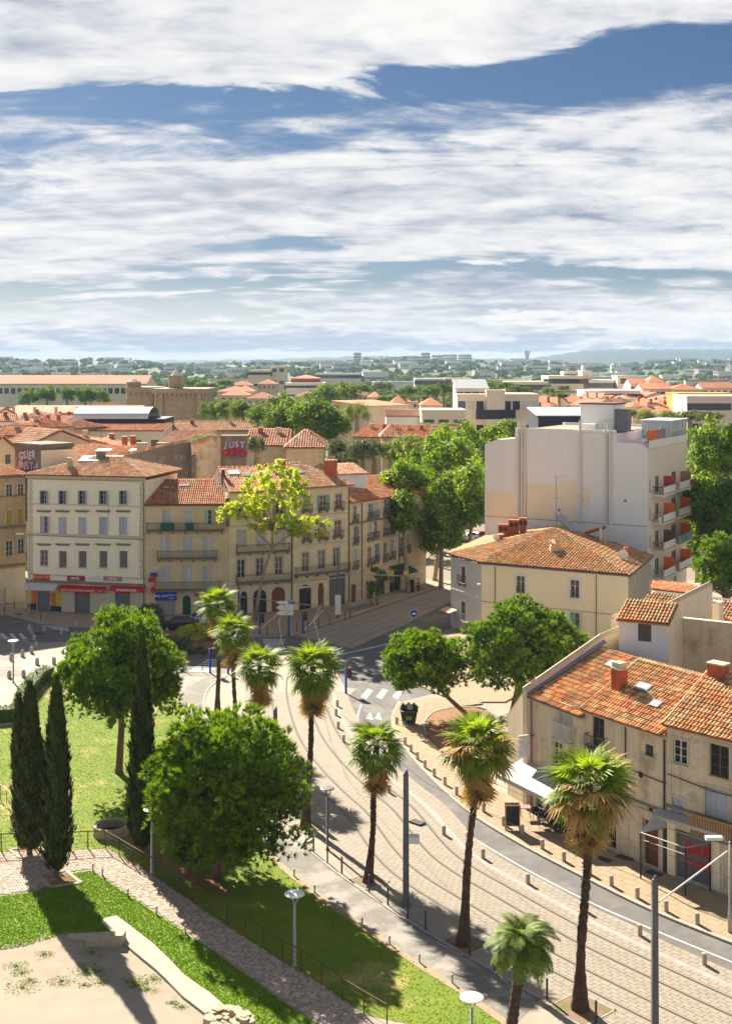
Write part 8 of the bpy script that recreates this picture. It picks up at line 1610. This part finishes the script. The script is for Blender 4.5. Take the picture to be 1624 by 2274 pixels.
# --- canopy frame in front of the stained house
cf = thing('canopy_frame', 'steel canopy frame with a clear panel in front of the brown doorway', 'canopy', G(F6, 1030, 530)); Pq = [G(F6, 1030, 530), G(F6, 1195, 495), G(F6, 1320, 640), G(F6, 1480, 600)]
for p in Pq: MB().tube([p, p + Vector((0, 0, 2.9))], .05, 6).build('post', m['black'], cf)
for a, b_ in ((0, 1), (0, 2), (1, 3), (2, 3)): MB().tube([Pq[a] + Vector((0, 0, 2.9)), Pq[b_] + Vector((0, 0, 2.9))], .04, 6).build('beam', m['pale_metal'], cf)
MB().tube([Pq[0] + Vector((0, 0, 2.5)), Pq[2] + Vector((0, 0, 2.5))], .025, 6).build('beam', m['pale_metal'], cf)
a, b_ = Pq[0] + Vector((0, 0, 2.94)), Pq[1] + Vector((0, 0, 2.94)); MB().add([a, b_, b_ + Vector((.1, .1, .9)), (a + b_) / 2 + Vector((.1, .1, .9))], [(0, 1, 2, 3)]).build('clear_panel', m['glass_sky'], cf)
# --- cars
def car(label, B, rz, paint, L=4.3):
    root = thing('car', label, 'car', B, rz); prof = [(-L / 2, .35), (-L / 2 + .05, .75), (-L / 2 + .2, .88), (-L * .27, .96), (-L * .14, 1.38), (-.02 * L, 1.47), (L * .22, 1.45), (L * .40, 1.05), (L / 2 - .05, .95), (L / 2, .5), (L / 2 - .1, .28), (-L / 2 + .1, .25)]; W_ = .86; n = len(prof); b = MB(); vs = []
    for y, k in ((-W_, 1.0), (-W_ + .04, 1.0), (W_ - .04, 1.0), (W_, 1.0)):
        for x, z in prof: yy = y * (1 - max(0, z - .95) * .32); vs.append((x, yy, z))
    b.add(vs, [tuple(range(n)), tuple(reversed(range(3 * n, 4 * n)))] + [(r__ * n + i, (r__ + 1) * n + i, (r__ + 1) * n + (i + 1) % n, r__ * n + (i + 1) % n) for r__ in range(3) for i in range(n)]); b.build('body', m[paint], root, loc=(0, 0, 0))
    for sg in (-1, 1):
        yq = lambda z: sg * (W_ * (1 - max(0, z - .95) * .32) + .012); MB().add([(-L * .24, yq(1.0), 1.0), (L * .33, yq(1.03), 1.03), (L * .21, yq(1.38), 1.38), (-L * .02, yq(1.40), 1.40), (-L * .12, yq(1.33), 1.33)], [(0, 1, 2, 3, 4)]).build('side_window', m['glass'], root, loc=(0, 0, 0))
        for x in (-L * .30, L * .30):
            w = MB().tube([(x, sg * (W_ - .2), .31), (x, sg * (W_ + .02), .31)], .31, 16).build('wheel', m['black'], root, loc=(0, 0, 0)); MB().tube([(x, sg * (W_ + .022), .31), (x, sg * (W_ + .04), .31)], .18, 12).build('rim', m['pale_metal'], w, loc=(0, 0, 0))
        MB().box(-L / 2 - .01, -L / 2 + .12, sg * .62 - .16, sg * .62 + .16, .62, .78).build('headlight', m['lamp_white'], root, loc=(0, 0, 0)); MB().box(L / 2 - .1, L / 2 + .01, sg * .66 - .12, sg * .66 + .12, .7, .9).build('tail_light', m['red'], root, loc=(0, 0, 0))
    MB().add([(-L * .262, -.72, 1.0), (-L * .262, .72, 1.0), (-L * .148, .64, 1.375), (-L * .148, -.64, 1.375)], [(0, 1, 2, 3)]).build('windscreen', m['glass'], root, loc=(-.015, 0, .01)); MB().add([(L * .235, -.62, 1.42), (L * .235, .62, 1.42), (L * .39, .7, 1.07), (L * .39, -.7, 1.07)], [(0, 1, 2, 3)]).build('rear_window', m['glass'], root, loc=(.015, 0, .01)); return root
car('dark estate car parked in front of the green door', G(F1, 1165, 275) + Vector((0, 0, .02)), R(8), 'car_dark', 4.6); car('pale blue car half hidden behind the dark estate car', G(F1, 1310, 245) + Vector((0, 0, .13)), R(20), 'car_pale')
car('white car parked deep in the street beside the white block', G(FC, 225, 612), R(35), 'car_white'); car('red car parked behind the white one deep in the street', G(FC, 285, 606), R(30), 'car_red')
ow = thing('overhead_wire', 'thin tram contact wires following the double track', 'wire', MID[60])
for o_ in (-1.7, 1.7):
    ln_ = offset(MID, o_)[::12]; MB().tube([Vector((p.x, p.y, 6.2)) for p in ln_], .012, 4).build('contact_wire', m['dark_metal'], ow)
bx_ = G(F5, 545, 183); MB().box(-.35, .35, -.22, .22, 0, .03, Matrix.Translation(bx_)).build('drain_cover', m['groove'], kind='structure')
for fr, x, y in ((F6, 795, 405), (F6, 920, 392), (F6, 1115, 495), (F5, 1165, 158), (F1, 255, 300), (F1, 125, 180)): p = G(fr, x, y); MB().box(-.5, .5, -.3, .3, .0, .135, Matrix.Translation(p) @ Matrix.Rotation(R(-45), 4, 'Z')).build('drain_cover', m['groove'], kind='structure')
# ------------------------------------------------------------------ air
hz = bpy.data.materials.new('haze'); hz.use_nodes = True; hn = NT(hz.node_tree); hn.n.clear()
pv_ = hn.new('ShaderNodeVolumePrincipled', inp={'Color': (.47, .69, 1.0, 1), 'Density': 8e-5, 'Anisotropy': 0.0}); hn.l.new(pv_.outputs[0], hn.new('ShaderNodeOutputMaterial').inputs['Volume'])
MB().box(-7000, 7000, -400, 9700, -2.5, 132).build('haze', hz, kind='stuff')
# ------------------------------------------------------------------ things of one row or clump are told apart by their order from the left
ONES = 'first second third fourth fifth sixth seventh eighth ninth tenth eleventh twelfth thirteenth fourteenth fifteenth sixteenth seventeenth eighteenth nineteenth twentieth'.split()
ORD = lambda k: ONES[k] if k < 20 else ('twenty-' if k < 29 else 'thirty-') + ONES[(k + 1) % 10 - 1] if (k + 1) % 10 else 'thirtieth'
sets = {}
for o in COL.objects:
    if o.parent is None and o.get('group') and o.get('label'): sets.setdefault((o['group'], o['label']), []).append(o)
for (g_, l_), os_ in sets.items():
    if 1 < len(os_) <= 39:
        for k, o in enumerate(sorted(os_, key=lambda q: q.location.x / max(q.location.y, 1))):
            tail = ORD(k) + ' from the left'; o['label'] = l_ + ', ' + (tail if len(l_.split()) + 4 <= 16 else ORD(k) + ' from left')
